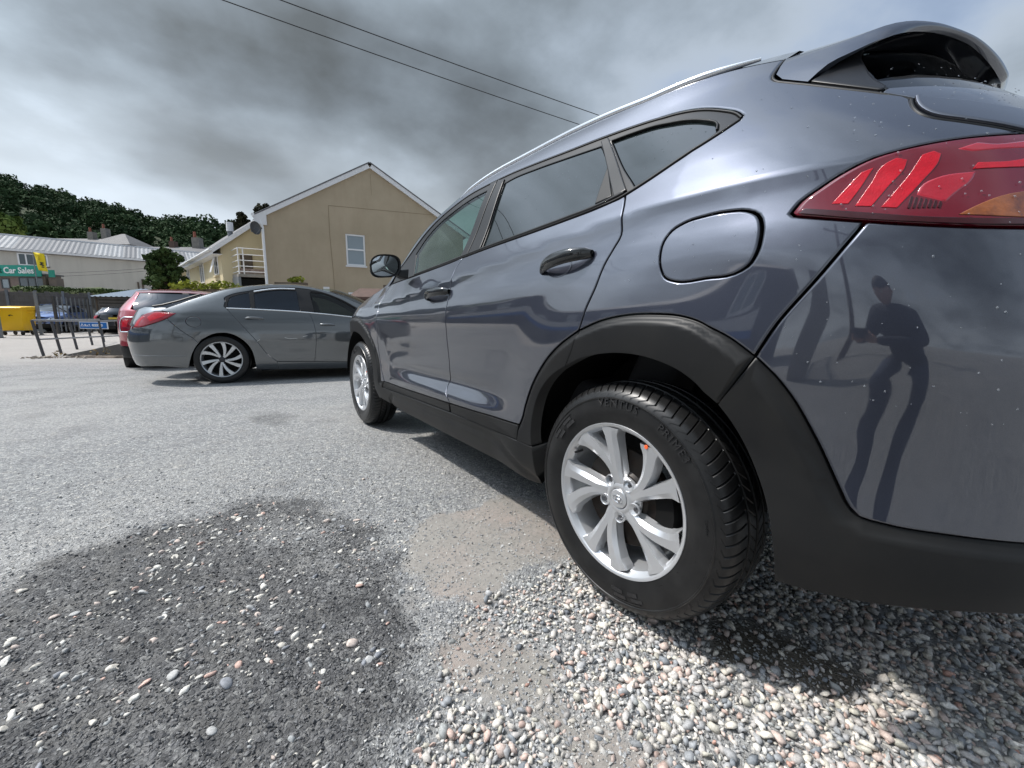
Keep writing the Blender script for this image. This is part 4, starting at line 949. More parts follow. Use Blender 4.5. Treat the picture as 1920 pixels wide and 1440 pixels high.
    # ---- door mirror
    for s in (0,1):
        m_=bpy.data.objects.new('door_mirror',None); COL.objects.link(m_); m_.parent=root
        sx=lambda x:(2*HALF-x) if s else x
        rows=[]
        cen=np.array([-.055,1.775,1.182])
        for t in np.linspace(0,1,9):                      # shell from the glass rim (rear) to the rounded nose (front)
            k=math.cos(t*math.pi/2)**.55 if t<1 else 0; row=[]
            for a in np.linspace(0,2*math.pi,29):
                ca,sa=math.cos(a),math.sin(a); sq=lambda v:math.copysign(abs(v)**.75,v)
                x=.094*sq(ca); z=.068*sq(sa)+.012*ca-(.010*max(0,-ca)*(-sa if sa<0 else 0))
                row.append((sx(cen[0]+x*max(k,.02)),cen[1]-.03+.115*t,cen[2]+z*max(k,.02)))
            rows.append(row)
        grid_mesh('mirror_shell',rows,M['trim_gloss'],m_)
        rows=[]
        for k,dy in ((1.0,0.0),(.90,.001),(.86,.012)):
            rows.append([(sx(cen[0]+.094*k*math.copysign(abs(math.cos(a))**.75,math.cos(a))),cen[1]-.0305+dy,cen[2]+k*(.068*math.copysign(abs(math.sin(a))**.75,math.sin(a))+.012*math.cos(a))) for a in np.linspace(0,2*math.pi,29)])
        grid_mesh('mirror_rim',rows,M['trim'],m_,sharp=.5)
        rows=[]
        for k in (.86,.6,.3,.01):
            rows.append([(sx(cen[0]+.094*k*math.copysign(abs(math.cos(a))**.75,math.cos(a))-.004),cen[1]-.022-.004*(1-k),cen[2]+k*(.068*math.copysign(abs(math.sin(a))**.75,math.sin(a))+.012*math.cos(a))) for a in np.linspace(0,2*math.pi,29)])
        grid_mesh('mirror_glass',rows,M['mirrorglass'],m_)
        ab=MB().hexa([(sx(.02),1.75,1.125),(sx(.075),1.72,1.115),(sx(.075),1.86,1.115),(sx(.02),1.80,1.125),(sx(.02),1.755,1.165),(sx(.085),1.73,1.175),(sx(.085),1.86,1.17),(sx(.02),1.80,1.165)])
        bevel(ab.build('mirror_arm',M['trim'],m_),.008)
    # ---- cabin seen through the clear front glass
    cab=M['cabin']
    b=MB().box(.09,1.76,.48,2.05,.32,.40); b.box(.10,1.75,1.80,2.06,.40,1.04); b.build('cabin_floor',cab,root)
    for x in (.45,1.40):
        for y in (.95,.12):
            st=MB().hexa([(x-.24,y-.02,.40),(x+.24,y-.02,.40),(x+.24,y+.50,.40),(x-.24,y+.50,.40),(x-.24,y-.02,.62),(x+.24,y-.02,.62),(x+.25,y+.52,.68),(x-.25,y+.52,.68)])
            st.hexa([(x-.23,y-.12,.60),(x+.23,y-.12,.60),(x+.24,y+.06,.60),(x-.24,y+.06,.60),(x-.19,y-.28,1.18),(x+.19,y-.28,1.18),(x+.20,y-.17,1.18),(x-.20,y-.17,1.18)])
            so_=bevel(st.build('seat',cab,root),.03)
            bevel(MB().hexa([(x-.12,y-.29,1.22),(x+.12,y-.29,1.22),(x+.13,y-.18,1.22),(x-.13,y-.18,1.22),(x-.10,y-.30,1.40),(x+.10,y-.30,1.40),(x+.11,y-.21,1.40),(x-.11,y-.21,1.40)]).build('headrest',cab,so_),.03)
    MB().tube([(1.38+.17*math.cos(a),1.50-.06*math.sin(a),1.02+.165*math.sin(a)) for a in np.linspace(0,2*math.pi,25)],.014,8,cap=False).build('steering_wheel',M['trim'],root,smooth=1)
    # dark lining just inside the glass line (roof lining, tub, boot)
    lin=[]
    hl=[]
    for w,z in [q for q in ztc if -.05<=q[0]<=1.3]:
        p=P(w,z); hl.append(arch(p[1],p[0]+.03,p[2]-.03,.02))
    grid_mesh('headlining',hl,mat('headlining',(.20,.20,.19),.9),root,flip=True)
    tub=MB()
    tub.box(.50,1.35,-.70,.0,.30,1.00)
    tub.box(.30,1.55,.55,2.10,.17,.31)
    tub.build('underbody',M['dark'],root)
    # inner door skins stop light leaking through shut lines
    for s in (0,1):
        rows=[]
        for z in np.linspace(.27,1.10,8):
            row=[]
            for w in np.linspace(.50,2.08,24):
                p=P(w,z)+np.array([.035,0,0]); row.append((2*HALF-p[0] if s else p[0],p[1],p[2]))
            rows.append(row)
        grid_mesh('door_lining',rows,M['dark'],root)
        rows=[]
        for z in np.linspace(.72,1.52,12):
            row=[]
            for w in np.linspace(-.50,.50,24):
                if False: pass
                p=P(w,z); nn=sf.N(np.array(w),np.array(z)); p=p-nn*.030; row.append((2*HALF-p[0] if s else p[0],p[1],p[2]))
            rows.append(row)
        rr_=[]
        for z in np.linspace(.92,1.25,8):
            row=[]
            for w in np.linspace(-.62,.50,28):
                p=P(w,z); nn=sf.N(np.array(w),np.array(z)); p=p-nn*.030; row.append((2*HALF-p[0] if s else p[0],p[1],p[2]))
            rr_.append(row)
        grid_mesh('quarter_lining',rr_,M['dark'],root)
        # wheel housings: dark drums open to the outside
        for yw in (0,2.67):
            hr=[]
            for x,rad in ((.02,.455),(.06,.462),(.36,.455),(.36,.02)):
                hr.append([((2*HALF-x) if s else x,yw+(.0)+rad*math.cos(a),.345+rad*math.sin(a)*(.99)) for a in np.linspace(R(6),R(174),41)])
            grid_mesh('wheel_housing',hr,M['dark'],root,sharp=.6)
    # ---- wheels
    w0=suv_wheel((.0,0,.345),root); w1=suv_wheel((.002,2.67,.345),root,w0)
    w1.rotation_euler=(R(31),0,0)
    for y in (0,2.67):
        w=suv_wheel((2*HALF,y,.345),root,w0); w.rotation_euler=(0,0,math.pi)
    # rear bumper reflector
    panel(sf,'reflector',catmull(PL("-0.585,0.842 -0.592,0.850 -0.66,0.850 -0.66,0.836 -0.592,0.834"),.01,closed=True,sharp=.6),M['lensm'],root,off=.002,grid=.02,gap=.0005,roll=.002,drop=.001,thick=.004)
    # ---- rain beads left on the upper rear quarter, screen shelf and lamps
    db=MB(); n=0
    zones=[(-.50,-.12,1.12,1.46,70,.0),(-.30,.25,1.26,1.46,90,-.007),(-.52,-.30,1.22,1.36,45,.003),(-.58,-.36,1.02,1.18,34,.0065),(-.60,-.33,.70,1.02,60,.0),(-.30,.0,.97,1.12,26,.0),(.2,.75,1.22,1.48,36,-.007)]
    for w0_,w1_,z0_,z1_,cnt,of in zones:
        for _ in range(cnt):
            w,z=RNG.uniform(w0_,w1_),RNG.uniform(z0_,z1_); p=P(w,z); nn=sf.N(np.array(w),np.array(z)); r=RNG.uniform(.0007,.0021)
            t1=np.cross(nn,[0,0,1.]); t1/=np.linalg.norm(t1); t2=np.cross(nn,t1); c=p+nn*of; vs=[];K=7
            for (k,hh) in ((1,0),(.8,.45),(.4,.7)):
                for q in range(K):
                    a=2*math.pi*q/K; vs.append(c+(t1*math.cos(a)+t2*math.sin(a)*1.15)*r*k+nn*r*hh)
            vs.append(c+nn*r*.76); f=[]
            for j in range(2):
                for q in range(K): f.append((j*K+q,j*K+(q+1)%K,(j+1)*K+(q+1)%K,(j+1)*K+q))
            for q in range(K): f.append((2*K+q,2*K+(q+1)%K,3*K))
            db.add(vs,f)
    o=db.build('water_drops',M['drop'],root,smooth=2); o['kind']='stuff'
    return root
suv=build_suv()
# ---------------------------------------------------------------- the grey saloon parked across, and three more cars
H2=.925
b2=pchip([.12,.18,.24,.32,.45,.58,.66,.74,.80,.84,.88,.93,1.00,1.10,1.20,1.30,1.38,1.43,1.465,1.485],
         [.10,.06,.035,.022,.014,.004,.004,.012,.020,.030,.046,.066,.100,.155,.210,.270,.325,.385,.46,.56])
yc2=pchip([.15,.6,.9,1.2,1.5],[-.30,-.28,-.20,.30,.7])
yr2=pchip([.15,.35,.55,.70,.82,.95,1.05,1.2,1.35,1.485],[-1.03,-1.10,-1.13,-1.11,-1.065,-1.01,-.92,-.55,-.10,.35])
n2=pchip([.2,.9,1.5],[2.9,2.7,2.4])
LR2=.85
def inset2(y,z):
    b=b2(z)
    for yw in(0,2.737):
        r=np.hypot(y-yw,z-.33); b=b-.012*(1-sstep(.38,.55,r))*(1-sstep(.70,.82,z))
    return b
def P2(w,z):
    w=np.asarray(w,float); z=np.asarray(z,float); w,z=np.broadcast_arrays(w,z)
    yc,yr,n=yc2(z),yr2(z),n2(z); L=yc-yr
    tl=np.clip((yc-w)/LR2,0,1); tt=np.sin(tl*np.pi/2)
    y=np.where(w<yc,yc-L*tt,w); fr=1-(np.clip(1-tt**n,0,1))**(1/n)
    ttf=np.sin(np.clip((w-2.9)/1.0,0,1)*np.pi/2); y=np.where(w>2.9,2.9+.85*ttf,y); frf=1-(np.clip(1-ttf**2.6,0,1))**(1/2.6)
    ins=inset2(y,z); x=ins+(H2-ins)*np.maximum(fr*(w<yc),frf*(w>2.9))
    return np.stack([x,-y,z+0*x],-1)
M['grey']=paint('grey_metallic_paint',(.098,.106,.112),.80,.32)
M['alloy']=mat('polished_alloy',(.62,.63,.64),.30,metal=.75,coat=.5,coat_rough=.08)
M['alloydark']=mat('shadow_grey_alloy',(.05,.05,.055),.4,metal=.5)
def plain_wheel(name,loc,parent,r_t,r_r,width,spokes,sgn=1,rim_m=None):
    """wheel with its outer face at local x=0 looking towards -x*sgn"""
    wh=bpy.data.objects.new('wheel',None); COL.objects.link(wh); wh.parent=parent; wh.location=loc
    if sgn<0: wh.rotation_euler=(0,0,math.pi)
    k=r_t-r_r
    MB().lathe([(r_r-.004,.016),(r_r+.004,.008),(r_r+k*.3,.0),(r_r+k*.6,.0),(r_r+k*.82,.008),(r_t-.012,.022),(r_t-.002,.045),(r_t,.07),(r_t-.006,.072),(r_t-.006,.08),(r_t,.082),(r_t,width-.08),(r_t-.006,width-.078),(r_t-.006,width-.07),(r_t,width-.068),(r_t-.012,width-.02),(r_r+k*.6,width),(r_r,width-.01)],'x',64).build('tyre',M['tyre'],wh,smooth=.5)
    MB().lathe([(r_r-.003,.02),(r_r,.010),(r_r-.004,.006),(r_r-.012,.010),(r_r-.018,.03),(r_r-.03,.10),(r_r-.02,width-.02)],'x',56).build('rim',rim_m or M['alloy'],wh,smooth=.5)
    MB().lathe([(0,.050),(r_r*.55,.052),(r_r*.6,.07),(r_r*.9,.09),(r_r*.9,.12)],'x',36).build('brake_disc',M['dark'],wh,smooth=.5)
    n=spokes
    for q in range(n):
        a=2*math.pi*q/n+.2; pr=1 if q%2 else -1; rows=[]
        for t in np.linspace(0,1,7):
            r=.03+(r_r-.045)*t; aa=a+pr*.16*(1-t)-.25*(1-t); wf=.008+.016*t; fx=.024-.014*t
            rows.append([(fx+dx,-(r*math.cos(aa)-u*math.sin(aa)),r*math.sin(aa)+u*math.cos(aa)) for u,dx in ((-wf-.003,.03),(-wf,.003 if pr>0 else 0),(wf,.0 if pr>0 else .003),(wf+.003,.03))])
        grid_mesh('spoke',rows,rim_m or M['alloy'],wh,sharp=.4,flip=True)
    MB().lathe([(0,.014),(.024,.016),(.036,.024),(.05,.05)],'x',24).build('centre_cap',M['alloydark'],wh,smooth=.6)
    for q in range(5):
        a=2*math.pi*q/5; c=(.024,-.055*math.cos(a),.055*math.sin(a))
        MB().lathe([(0,.0),(.011,.001),(.012,.02)],'x',8,origin=c).build('lug_nut',M['alloydark'],wh)
    return wh
def build_saloon():
    sf=Surf(P2,H2); pt=M['grey']
    _N=sf.N; sf.N=lambda w,z: -_N(w,z)              # this flank runs the other way round
    rz=R(79)
    root=thing('parked_saloon',(-.91,5.80,0),'grey metallic hatchback saloon parked side-on beyond the front of the big SUV','saloon car',rz=rz)
    cm=lambda p,s=.02,**k: catmull(PL(p) if isinstance(p,str) else p,s,**k); J=lambda *a: np.vstack(a)
    kw=dict(grid=.04)
    zt="-0.46,0.945 -0.38,0.985 -0.25,1.040 -0.05,1.135 0.16,1.236 0.33,1.286 0.60,1.325 0.92,1.335 1.25,1.283 1.50,1.200 1.70,1.110 1.95,0.985 2.15,0.880"
    belt="0.09,0.985 0.40,0.977 0.91,0.955 1.30,0.925 1.62,0.893 1.95,0.858"
    dtop="0.060,1.010 0.068,1.060 0.095,1.110 0.185,1.172 0.37,1.236 0.68,1.293 0.92,1.296 1.25,1.246 1.55,1.118 1.72,1.020 1.95,0.862"
    rseam="0.09,0.982 0.22,0.814 0.42,0.543 0.53,0.366 0.63,0.272"
    bseam="1.07,0.943 1.12,0.787 1.14,0.589 1.125,0.444 1.10,0.257"
    fseam="1.95,0.855 2.06,0.76 2.08,0.62 2.02,0.45 1.90,0.222"
    arch="-0.345,0.212 -0.325,0.306 -0.282,0.453 -0.190,0.583 -0.05,0.656 0.09,0.664 0.23,0.596 0.335,0.459 0.372,0.284 0.375,0.170"
    bump="-0.432,0.843 -0.35,0.697 -0.235,0.545"
    lamp="-0.755,0.730 -0.735,0.800 -0.66,0.880 -0.52,0.930 -0.350,0.912 -0.432,0.846 -0.56,0.775 -0.67,0.733"
    lampc=catmull(PL(lamp),.03,closed=True,sharp=.8)
    fc=[(2.737+.365*math.cos(a),.30+.365*math.sin(a)) for a in np.linspace(R(195),R(-12),30)]
    panel(sf,'rear_door',J(cm(rseam),cm("0.63,0.272 1.10,0.257"),cm(bseam)[::-1],cm("1.07,0.943 0.91,0.953 0.40,0.975 0.09,0.982")),pt,root,**kw)
    panel(sf,'front_door',J(cm(bseam),cm("1.10,0.257 1.55,0.237 1.90,0.222"),cm(fseam)[::-1],cm("1.95,0.855 1.62,0.891 1.30,0.923 1.07,0.943")),pt,root,**kw)
    fuel=np.array([(-.245+.062*math.cos(a),.805+.068*math.sin(a)) for a in np.linspace(0,2*math.pi,30)[:-1]])
    ai=[i for i,q in enumerate(PL(arch)) if q[1]>.5]
    qt=J(cm(bump),cm(PL(arch)[3:]),[[.380,.166]],[[.64,.160]],[[.63,.272]],cm(rseam)[::-1],cm(dtop),cm("1.95,0.860 2.15,0.880"),cm(zt)[::-1],[[-.40,.925]],[[-.362,.912]])
    panel(sf,'body_side',qt,pt,root,holes=[fuel],**kw); panel(sf,'fuel_flap',fuel,pt,root,gap=.003,**kw)
    panel(sf,'sill',J(cm("0.38,0.166 0.64,0.160"),[[.63,.268]],cm("0.64,0.268 1.10,0.254 1.90,0.219"),[[2.0,.13]],[[.64,.150]])[2:],pt,root,**kw)
    be=[(-1.14,z) for z in (.95,.8,.6,.4,.25)]
    panel(sf,'rear_bumper',J(cm(bump)[::-1],[[-.432,.843]],cm("-0.56,0.772 -0.67,0.730 -0.755,0.727"),[[-1.11,.72],[-1.12,.5],[-1.11,.30],[-.95,.240]],cm("-0.80,0.235 -0.56,0.245 -0.345,0.212"),cm(PL(arch)[:4])),pt,root,**kw)
    panel(sf,'boot_lid',J([[-.46,.935],[-.52,.932],[-.66,.883],[-.738,.803],[-.758,.73],[-1.10,.73],[-1.06,.84],[-1.03,.93],[-.90,.975],[-.62,.99]],cm("-0.40,0.983 -0.40,0.97")),pt,root,**kw)
    panel(sf,'front_fender',J(cm(fseam),[[1.90,.21]],[[2.30,.20]],fc[1:],[[3.3,.45]],[[3.45,.60]],[[3.0,.74]],cm("2.6,0.80 2.15,0.878")),pt,root,**kw)
    panel(sf,'front_bumper',J([[3.12,.22],[3.32,.45],[3.47,.6],[3.88,.58],[3.88,.2]]),pt,root,grid=.08)
    for i,lo in enumerate(panel(sf,'tail_lamp',lampc,M['lens2'],root,off=.006,grid=.03,gap=.002,roll=.008,drop=.005)):
        panel(sf,'light_bar',catmull(PL("-0.735,0.742 -0.718,0.795 -0.645,0.868 -0.615,0.860 -0.675,0.790 -0.69,0.745"),.02,closed=True,sharp=.8),M['lensb'],lo,off=.007,grid=.03,mirror=False,one_sided='right' if i else None)
        panel(sf,'light_bar',catmull(PL("-0.60,0.858 -0.52,0.915 -0.40,0.905 -0.46,0.86 -0.57,0.80"),.02,closed=True,sharp=.8),M['lensb'],lo,off=.007,grid=.03,mirror=False,one_sided='right' if i else None)
    dlo=J(cm(dtop),cm(belt)[::-1])
    q=catmull(PL("0.105,1.000 0.100,1.060 0.125,1.108 0.22,1.165 0.340,1.206 0.365,0.994"),.02,closed=True,sharp=.7)
    r=catmull(PL("0.400,1.195 0.55,1.232 0.72,1.255 0.915,1.255 0.955,0.968 0.415,0.990"),.02,closed=True,sharp=.5)
    f=catmull(PL("1.085,1.240 1.24,1.222 1.40,1.168 1.60,1.068 1.75,0.972 1.82,0.884 1.62,0.908 1.135,0.950"),.02,closed=True,sharp=.5)
    panel(sf,'window_surround',dlo,M['trim'],root,off=-.003,gap=.001,holes=[q,r,f],**kw)
    panel(sf,'quarter_window',q,M['tint2'],root,off=-.006,gap=.0005,**kw); panel(sf,'rear_window',r,M['tint2'],root,off=-.006,gap=.0005,**kw); panel(sf,'front_window',f,M['glass2'],root,off=-.006,gap=.0005,**kw)
    def strip(name,pl,wd,m,off):
        c=catmull(PL(pl),.04); X=sf.P(c[:,0],c[:,1])+off*sf.N(c[:,0],c[:,1])
        for s in (0,1):
            Y=X*np.array([-1,1,1])+np.array([2*H2,0,0]) if s else X
            MB().tube([Vector(p) for p in Y],wd/2,6).build(name,m,root,smooth=1.2)
    strip('chrome_strip',belt,.018,M['chrome'],.004)
    strip('wind_deflector',"0.40,1.213 0.55,1.246 0.72,1.268 0.90,1.270",.022,M['silver'],.012)
    strip('wind_deflector',"1.10,1.252 1.24,1.236 1.40,1.182 1.58,1.095 1.68,1.030",.016,M['trim'],.012)
    strip('crease',"-0.98,0.383 -0.83,0.383 -0.34,0.374",.007,pt,.001)
    for s in (0,1):                                   # handles
        for w0,w1,z in ((.30,.51,.853),(1.20,1.39,.779)):
            rows=[]
            for t in np.linspace(0,1,9):
                w=w0+(w1-w0)*t; p=P2(w,z); nn=sf.N(np.array(w),np.array(z)); c=p+nn*(.006+.032*math.sin(math.pi*t)**.5); row=[]
                for a in np.linspace(0,2*math.pi,9): row.append(c+np.array([0,0,1.])*.013*math.cos(a)+nn*.008*math.sin(a))
                rows.append(row)
            a=np.array(rows)
            if s: a=a*np.array([-1,1,1])+np.array([2*H2,0,0])
            grid_mesh('door_handle',a,pt,root,sharp=1.2)
    def arch_(p,crown,bow=0,n=13,dz=-.002):
        t=np.linspace(-1,1,n); return np.stack([p[0]+(2*H2-2*p[0])*(t+1)/2,p[1]-bow*(1-t*t),p[2]+dz+crown*(1-t*t)],1)
    ztc=cm(zt,.04)
    def strip_rows(a,b,crown,bow): return [arch_(P2(w,z),crown,bow) for w,z in ztc if a<=w<=b]
    grid_mesh('rear_screen',strip_rows(-.40,.30,.035,-.10),M['tint2'],root)
    grid_mesh('roof',strip_rows(.22,1.22,.05,0),pt,root)
    grid_mesh('windscreen',strip_rows(1.18,2.16,.04,.22),M['glass'],root)
    grid_mesh('bonnet',[arch_(P2(w,z),.07,.12) for w,z in PL("2.13,0.882 2.4,0.845 2.7,0.80 3.0,0.745 3.4,0.62")],pt,root)
    MB().tube([P2(w,z)+np.array([.01,0,.012]) for w,z in PL("-0.52,0.985 -0.42,1.003 -0.25,1.058 -0.05,1.150")],.012,6).build('screen_edge',M['rubber'],root)
    MB().box(.14,1.71,-2.1,-.42,.14,.21).box(.45,1.40,-.3,.55,.2,.80).build('underbody',M['dark'],root)
    for x in (.48,1.36):
        for y in (-.75,-1.35):
            st=MB().hexa([(x-.22,y,.30),(x+.22,y,.30),(x+.22,y-.5,.30),(x-.22,y-.5,.30),(x-.22,y+.1,.50),(x+.22,y+.1,.50),(x+.22,y-.5,.50),(x-.22,y-.5,.50)])
            st.hexa([(x-.2,y+.1,.48),(x+.2,y+.1,.48),(x+.2,y-.04,.48),(x-.2,y-.04,.48),(x-.14,y+.28,1.13),(x+.14,y+.28,1.13),(x+.14,y+.2,1.13),(x-.14,y+.2,1.13)])
            bevel(st.build('seat',M['cabin'],root),.03)
    for s in (0,1):
        for yw in (0,-2.737):
            hr=[[((2*H2-x) if s else x,yw+rad*math.cos(a),.305+rad*math.sin(a)) for a in np.linspace(R(-8),R(188),31)] for x,rad in ((.03,.355),(.36,.35),(.36,.02))]
            grid_mesh('wheel_housing',hr,M['dark'],root,sharp=.6)
    w=plain_wheel('wheel',(.004,0,.317),root,.318,.236,.215,10)
    for loc,s in (((.004,-2.737,.317),1),((2*H2-.004,0,.317),-1),((2*H2-.004,-2.737,.317),-1)):
        c=copy_tree(w,root); c.location=loc
        if s<0: c.rotation_euler=(0,0,math.pi)
    # scrape marks on the rear door
    sb=MB()
    for pl in ("0.745,0.603 0.775,0.592 0.90,0.588","0.97,0.612 1.03,0.625","0.415,0.552 0.45,0.575"):
        c=catmull(PL(pl),.02); X=sf.P(c[:,0],c[:,1])+.0012*sf.N(c[:,0],c[:,1]); sb.tube([Vector(p) for p in X],.0028,5)
    sb.build('scrape_mark',mat('scraped_primer',(.62,.62,.60),.6),root)
    return root
M['lens2']=mat('crimson_lens',(.26,.010,.022),.05,coat=.8,coat_rough=.02)
M['tint2']=mat('dark_blue_glass',(.006,.012,.022),.02,spec=.6)
build_saloon()

# three smaller cars share one body plan: (half-section surface of a compact crossover)
def small_car(name,loc,rz,label,pm,k=(1,1,1),glassm=None,front=False,lamp_m=None,plate=True,dark_low=True,group=None,grid=.06,lamp_loop=None,ring=False):
    kx,ky,kz=k
    Pk=lambda w,z: P(w,z)*np.array([kx,ky,kz]); sf=Surf(Pk,HALF*kx); root=thing(name,loc,label,'car',rz=rz,group=group)
    cm=lambda p,s=.03,**q: catmull(PL(p) if isinstance(p,str) else p,s,**q); J=lambda *a: np.vstack(a); G=dict(grid=grid)
    ao=[(.43*math.cos(a),.34+.43*math.sin(a)) for a in np.linspace(R(-20),R(200),26)]
    fo=[(2.67+x,z) for x,z in ao]
    zt="-0.15,1.51 0.0,1.546 0.28,1.583 0.62,1.618 1.0,1.626 1.24,1.592 1.47,1.528 1.80,1.412 2.08,1.280 2.29,1.140 2.33,1.125"
    win="0.0,1.22 0.9,1.18 2.02,1.13 1.85,1.33 1.46,1.49 1.1,1.54 0.5,1.52 0.15,1.46 -0.05,1.36"
    wc=catmull(PL(win),.04,closed=True,sharp=.5)
    low=J([[-.60,.50]],[[-.44,.50]],[(x,z) for x,z in ao[::-1] if z>.5],[[.42,.45]],[[2.25,.43]],[(x,z) for x,z in fo[::-1] if z>.44],[[3.12,.5]],[[3.64,.5]],[[3.64,.83]],[[3.3,.87]],cm("3.20,0.90 2.85,1.01 2.48,1.095 2.33,1.125")[1:],cm(zt)[::-1],[[-.50,1.19]],[[-.60,1.16]],[[-.60,.9]])
    panel(sf,'body_side',low,pm,root,holes=[wc],**G)
    panel(sf,'side_window',wc,glassm or M['tint2'],root,off=-.006,**G)
    rear=J([[-.603,.5]],[[-.603,1.16]],[[-.70,1.15]],[[-.82,1.10]],[[-.84,.9]],[[-.868,.7]],[[-.868,.5]])
    panel(sf,'tailgate',rear,pm,root,**G)
    panel(sf,'bumper',J([[-.868,.30]],[[-.42,.28]],[[-.42,.497]],[[-.868,.497]]),M['clad'] if dark_low else pm,root,off=.006,**G)
    panel(sf,'bumper',J([[3.12,.28]],[[3.64,.28]],[[3.64,.497]],[[3.12,.497]]),M['clad'] if dark_low else pm,root,off=.006,**G)
    panel(sf,'sill',J([[.42,.28]],[[2.25,.28]],[[2.25,.427]],[[.42,.447]]),M['clad'] if dark_low else pm,root,**G)
    ll=PL(lamp_loop or "-0.45,0.82 -0.42,1.00 -0.48,1.08 -0.585,1.08 -0.60,0.84")
    for i,lo in enumerate(panel(sf,'tail_lamp',catmull(ll,.02,closed=True,sharp=.4),lamp_m or M['lens2'],root,off=.012,grid=.04,roll=.012,drop=.008)):
        ctr=ll.mean(0); inn=ctr+(ll-ctr)*.5
        panel(sf,'lamp_core',catmull(inn,.02,closed=True,sharp=.4),M['lensb'],lo,off=.016,grid=.04,mirror=False,one_sided='right' if i else None)
        if ring:
            c=catmull(np.vstack([ll,ll[:1]]),.02,sharp=.5); X=sf.P(c[:,0],c[:,1])+.010*sf.N(c[:,0],c[:,1])
            if i: X=X*np.array([-1,1,1])+np.array([2*HALF*kx,0,0])
            MB().tube([Vector(p) for p in X],.009,6).build('lamp_bezel',M['chrome'],lo,smooth=1)
    panel(sf,'headlamp',catmull(PL("3.22,0.70 3.26,0.84 3.42,0.86 3.52,0.74 3.40,0.66"),.03,closed=True,sharp=.4),M['chrome'],root,off=.008,**G)
    panel(sf,'grille',PL("3.56,0.40 3.64,0.40 3.64,0.70 3.52,0.66"),M['clad'],root,off=.008,**G)
    H=HALF*kx
    def arch_(p,crown,bow=0,n=13):
        t=np.linspace(-1,1,n); return np.stack([p[0]+(2*H-2*p[0])*(t+1)/2,p[1]+bow*(1-t*t),p[2]-.002+crown*(1-t*t)],1)
    ztc=cm(zt,.05)
    grid_mesh('roof',[arch_(Pk(w,z),.035*kz) for w,z in ztc if w<1.3],pm,root)
    grid_mesh('windscreen',[arch_(Pk(w,z),.03*kz,.16) for w,z in ztc if w>1.2],M['tint2'],root)
    grid_mesh('bonnet',[arch_(Pk(w,z),.07,.14) for w,z in PL("2.31,1.125 2.48,1.095 2.85,1.01 3.2,0.90 3.45,0.84")],pm,root)
    rs=[]
    for z in np.linspace(1.13,1.50,8):
        w0=-.60+ (z-1.13)/.37*.42
        p=Pk(w0,z); q=Pk(float(yc_(z))-LR+.01,z); t=np.linspace(-1,1,13)
        rs.append(np.stack([p[0]+(2*H-2*p[0])*(t+1)/2,p[1]-(p[1]-q[1])*(1-np.abs(t)**2.5),np.full(13,p[2])],1))
    grid_mesh('rear_screen',rs,M['tint2'],root)
    MB().box(.2,2*H-.2,-.5*ky,3.0*ky,.2*kz,.34*kz).build('underbody',M['dark'],root)
    if plate:
        yb=-.905*ky; MB().box(H-.26,H+.26,yb-.012,yb+.02,.86*kz,.97*kz).build('number_plate',mat('yellow_plate',(.62,.46,.06),.5),root)
    w=plain_wheel('wheel',(.012,0,.335*kz),root,.335*kz,.22*kz,.21,5)
    for loc_,s in (((.012,2.67*ky,.335*kz),1),((2*H-.012,0,.335*kz),-1),((2*H-.012,2.67*ky,.335*kz),-1)):
        c=copy_tree(w,root); c.location=loc_
        if s<0: c.rotation_euler=(0,0,math.pi)
    for s in (0,1):
        for yw in (0,2.67*ky):
            hr=[[((2*H-x) if s else x,yw+rad*math.cos(a),.34*kz+rad*math.sin(a)) for a in np.linspace(R(-8),R(188),21)] for x,rad in ((.03,.42*kz),(.34,.42*kz),(.34,.02))]
            grid_mesh('wheel_housing',hr,M['dark'],root,sharp=.6)
    return root
M['redp']=paint('red_metallic_paint',(.36,.012,.030),.5,.33); M['bluep']=paint('blue_paint',(.030,.10,.33),.45,.35); M['blackp']=paint('black_paint',(.02,.021,.025),.4,.35)
small_car('hatchback_car',(-2.29,8.90,-.05),R(2),'red crossover hatchback facing away behind the grey saloon, its left tail lamp showing',M['redp'],k=(.94,.95,.87),grid=.028,ring=True,lamp_loop="-0.50,0.77 -0.485,0.99 -0.52,1.035 -0.612,1.035 -0.63,0.99 -0.625,0.77")
small_car('hatchback_car',(-6.05,26.2,0),R(0),'small blue car nosed in behind the yellow bin',M['bluep'],k=(.92,.95,.90),grid=.1).location=(-7.05,32.6,0)
bpy.data.objects['hatchback_car.001'].rotation_euler=(0,0,R(176))
small_car('hatchback_car',(-5.75,27.4,0),R(-6),'dark hatchback seen from behind beside the palisade gate',M['blackp'],k=(.98,.95,.84),grid=.1)
# ---------------------------------------------------------------- materials of the yard and the village
M['render_tan']=mat('tan_sand_render',(.46,.38,.275),.92,spec=.2,noise=(.55,.6,(.335,.28,.195)),bump=(45,.25,.01))
M['render_cream']=mat('cream_render',(.66,.57,.37),.9,spec=.2,noise=(.9,.35,(.58,.50,.33)),bump=(45,.2,.01))
M['render_pale']=mat('pale_stone_render',(.56,.53,.47),.9,spec=.2,noise=(.25,.5,(.47,.45,.41)),bump=(8,.2,.02))
M['slate']=mat('grey_slate',(.105,.105,.115),.6,noise=(3,.7,(.17,.165,.16)),bump=(18,.5,.02))
M['white']=mat('white_painted_timber',(.74,.74,.75),.45,noise=(4,.25,(.60,.60,.60)))
M['pvc']=mat('white_plastic',(.80,.81,.82),.3)
M['pane']=mat('window_pane',(.055,.075,.085),.04,spec=.8,coat=.4)
M['blind']=mat('pale_blind_glass',(.22,.27,.30),.08,spec=.7,coat=.5)
M['sheet']=mat('weathered_roof_sheet',(.165,.172,.183),.7,noise=(1.1,.8,(.14,.145,.155)),bump=(6,.3,.02))
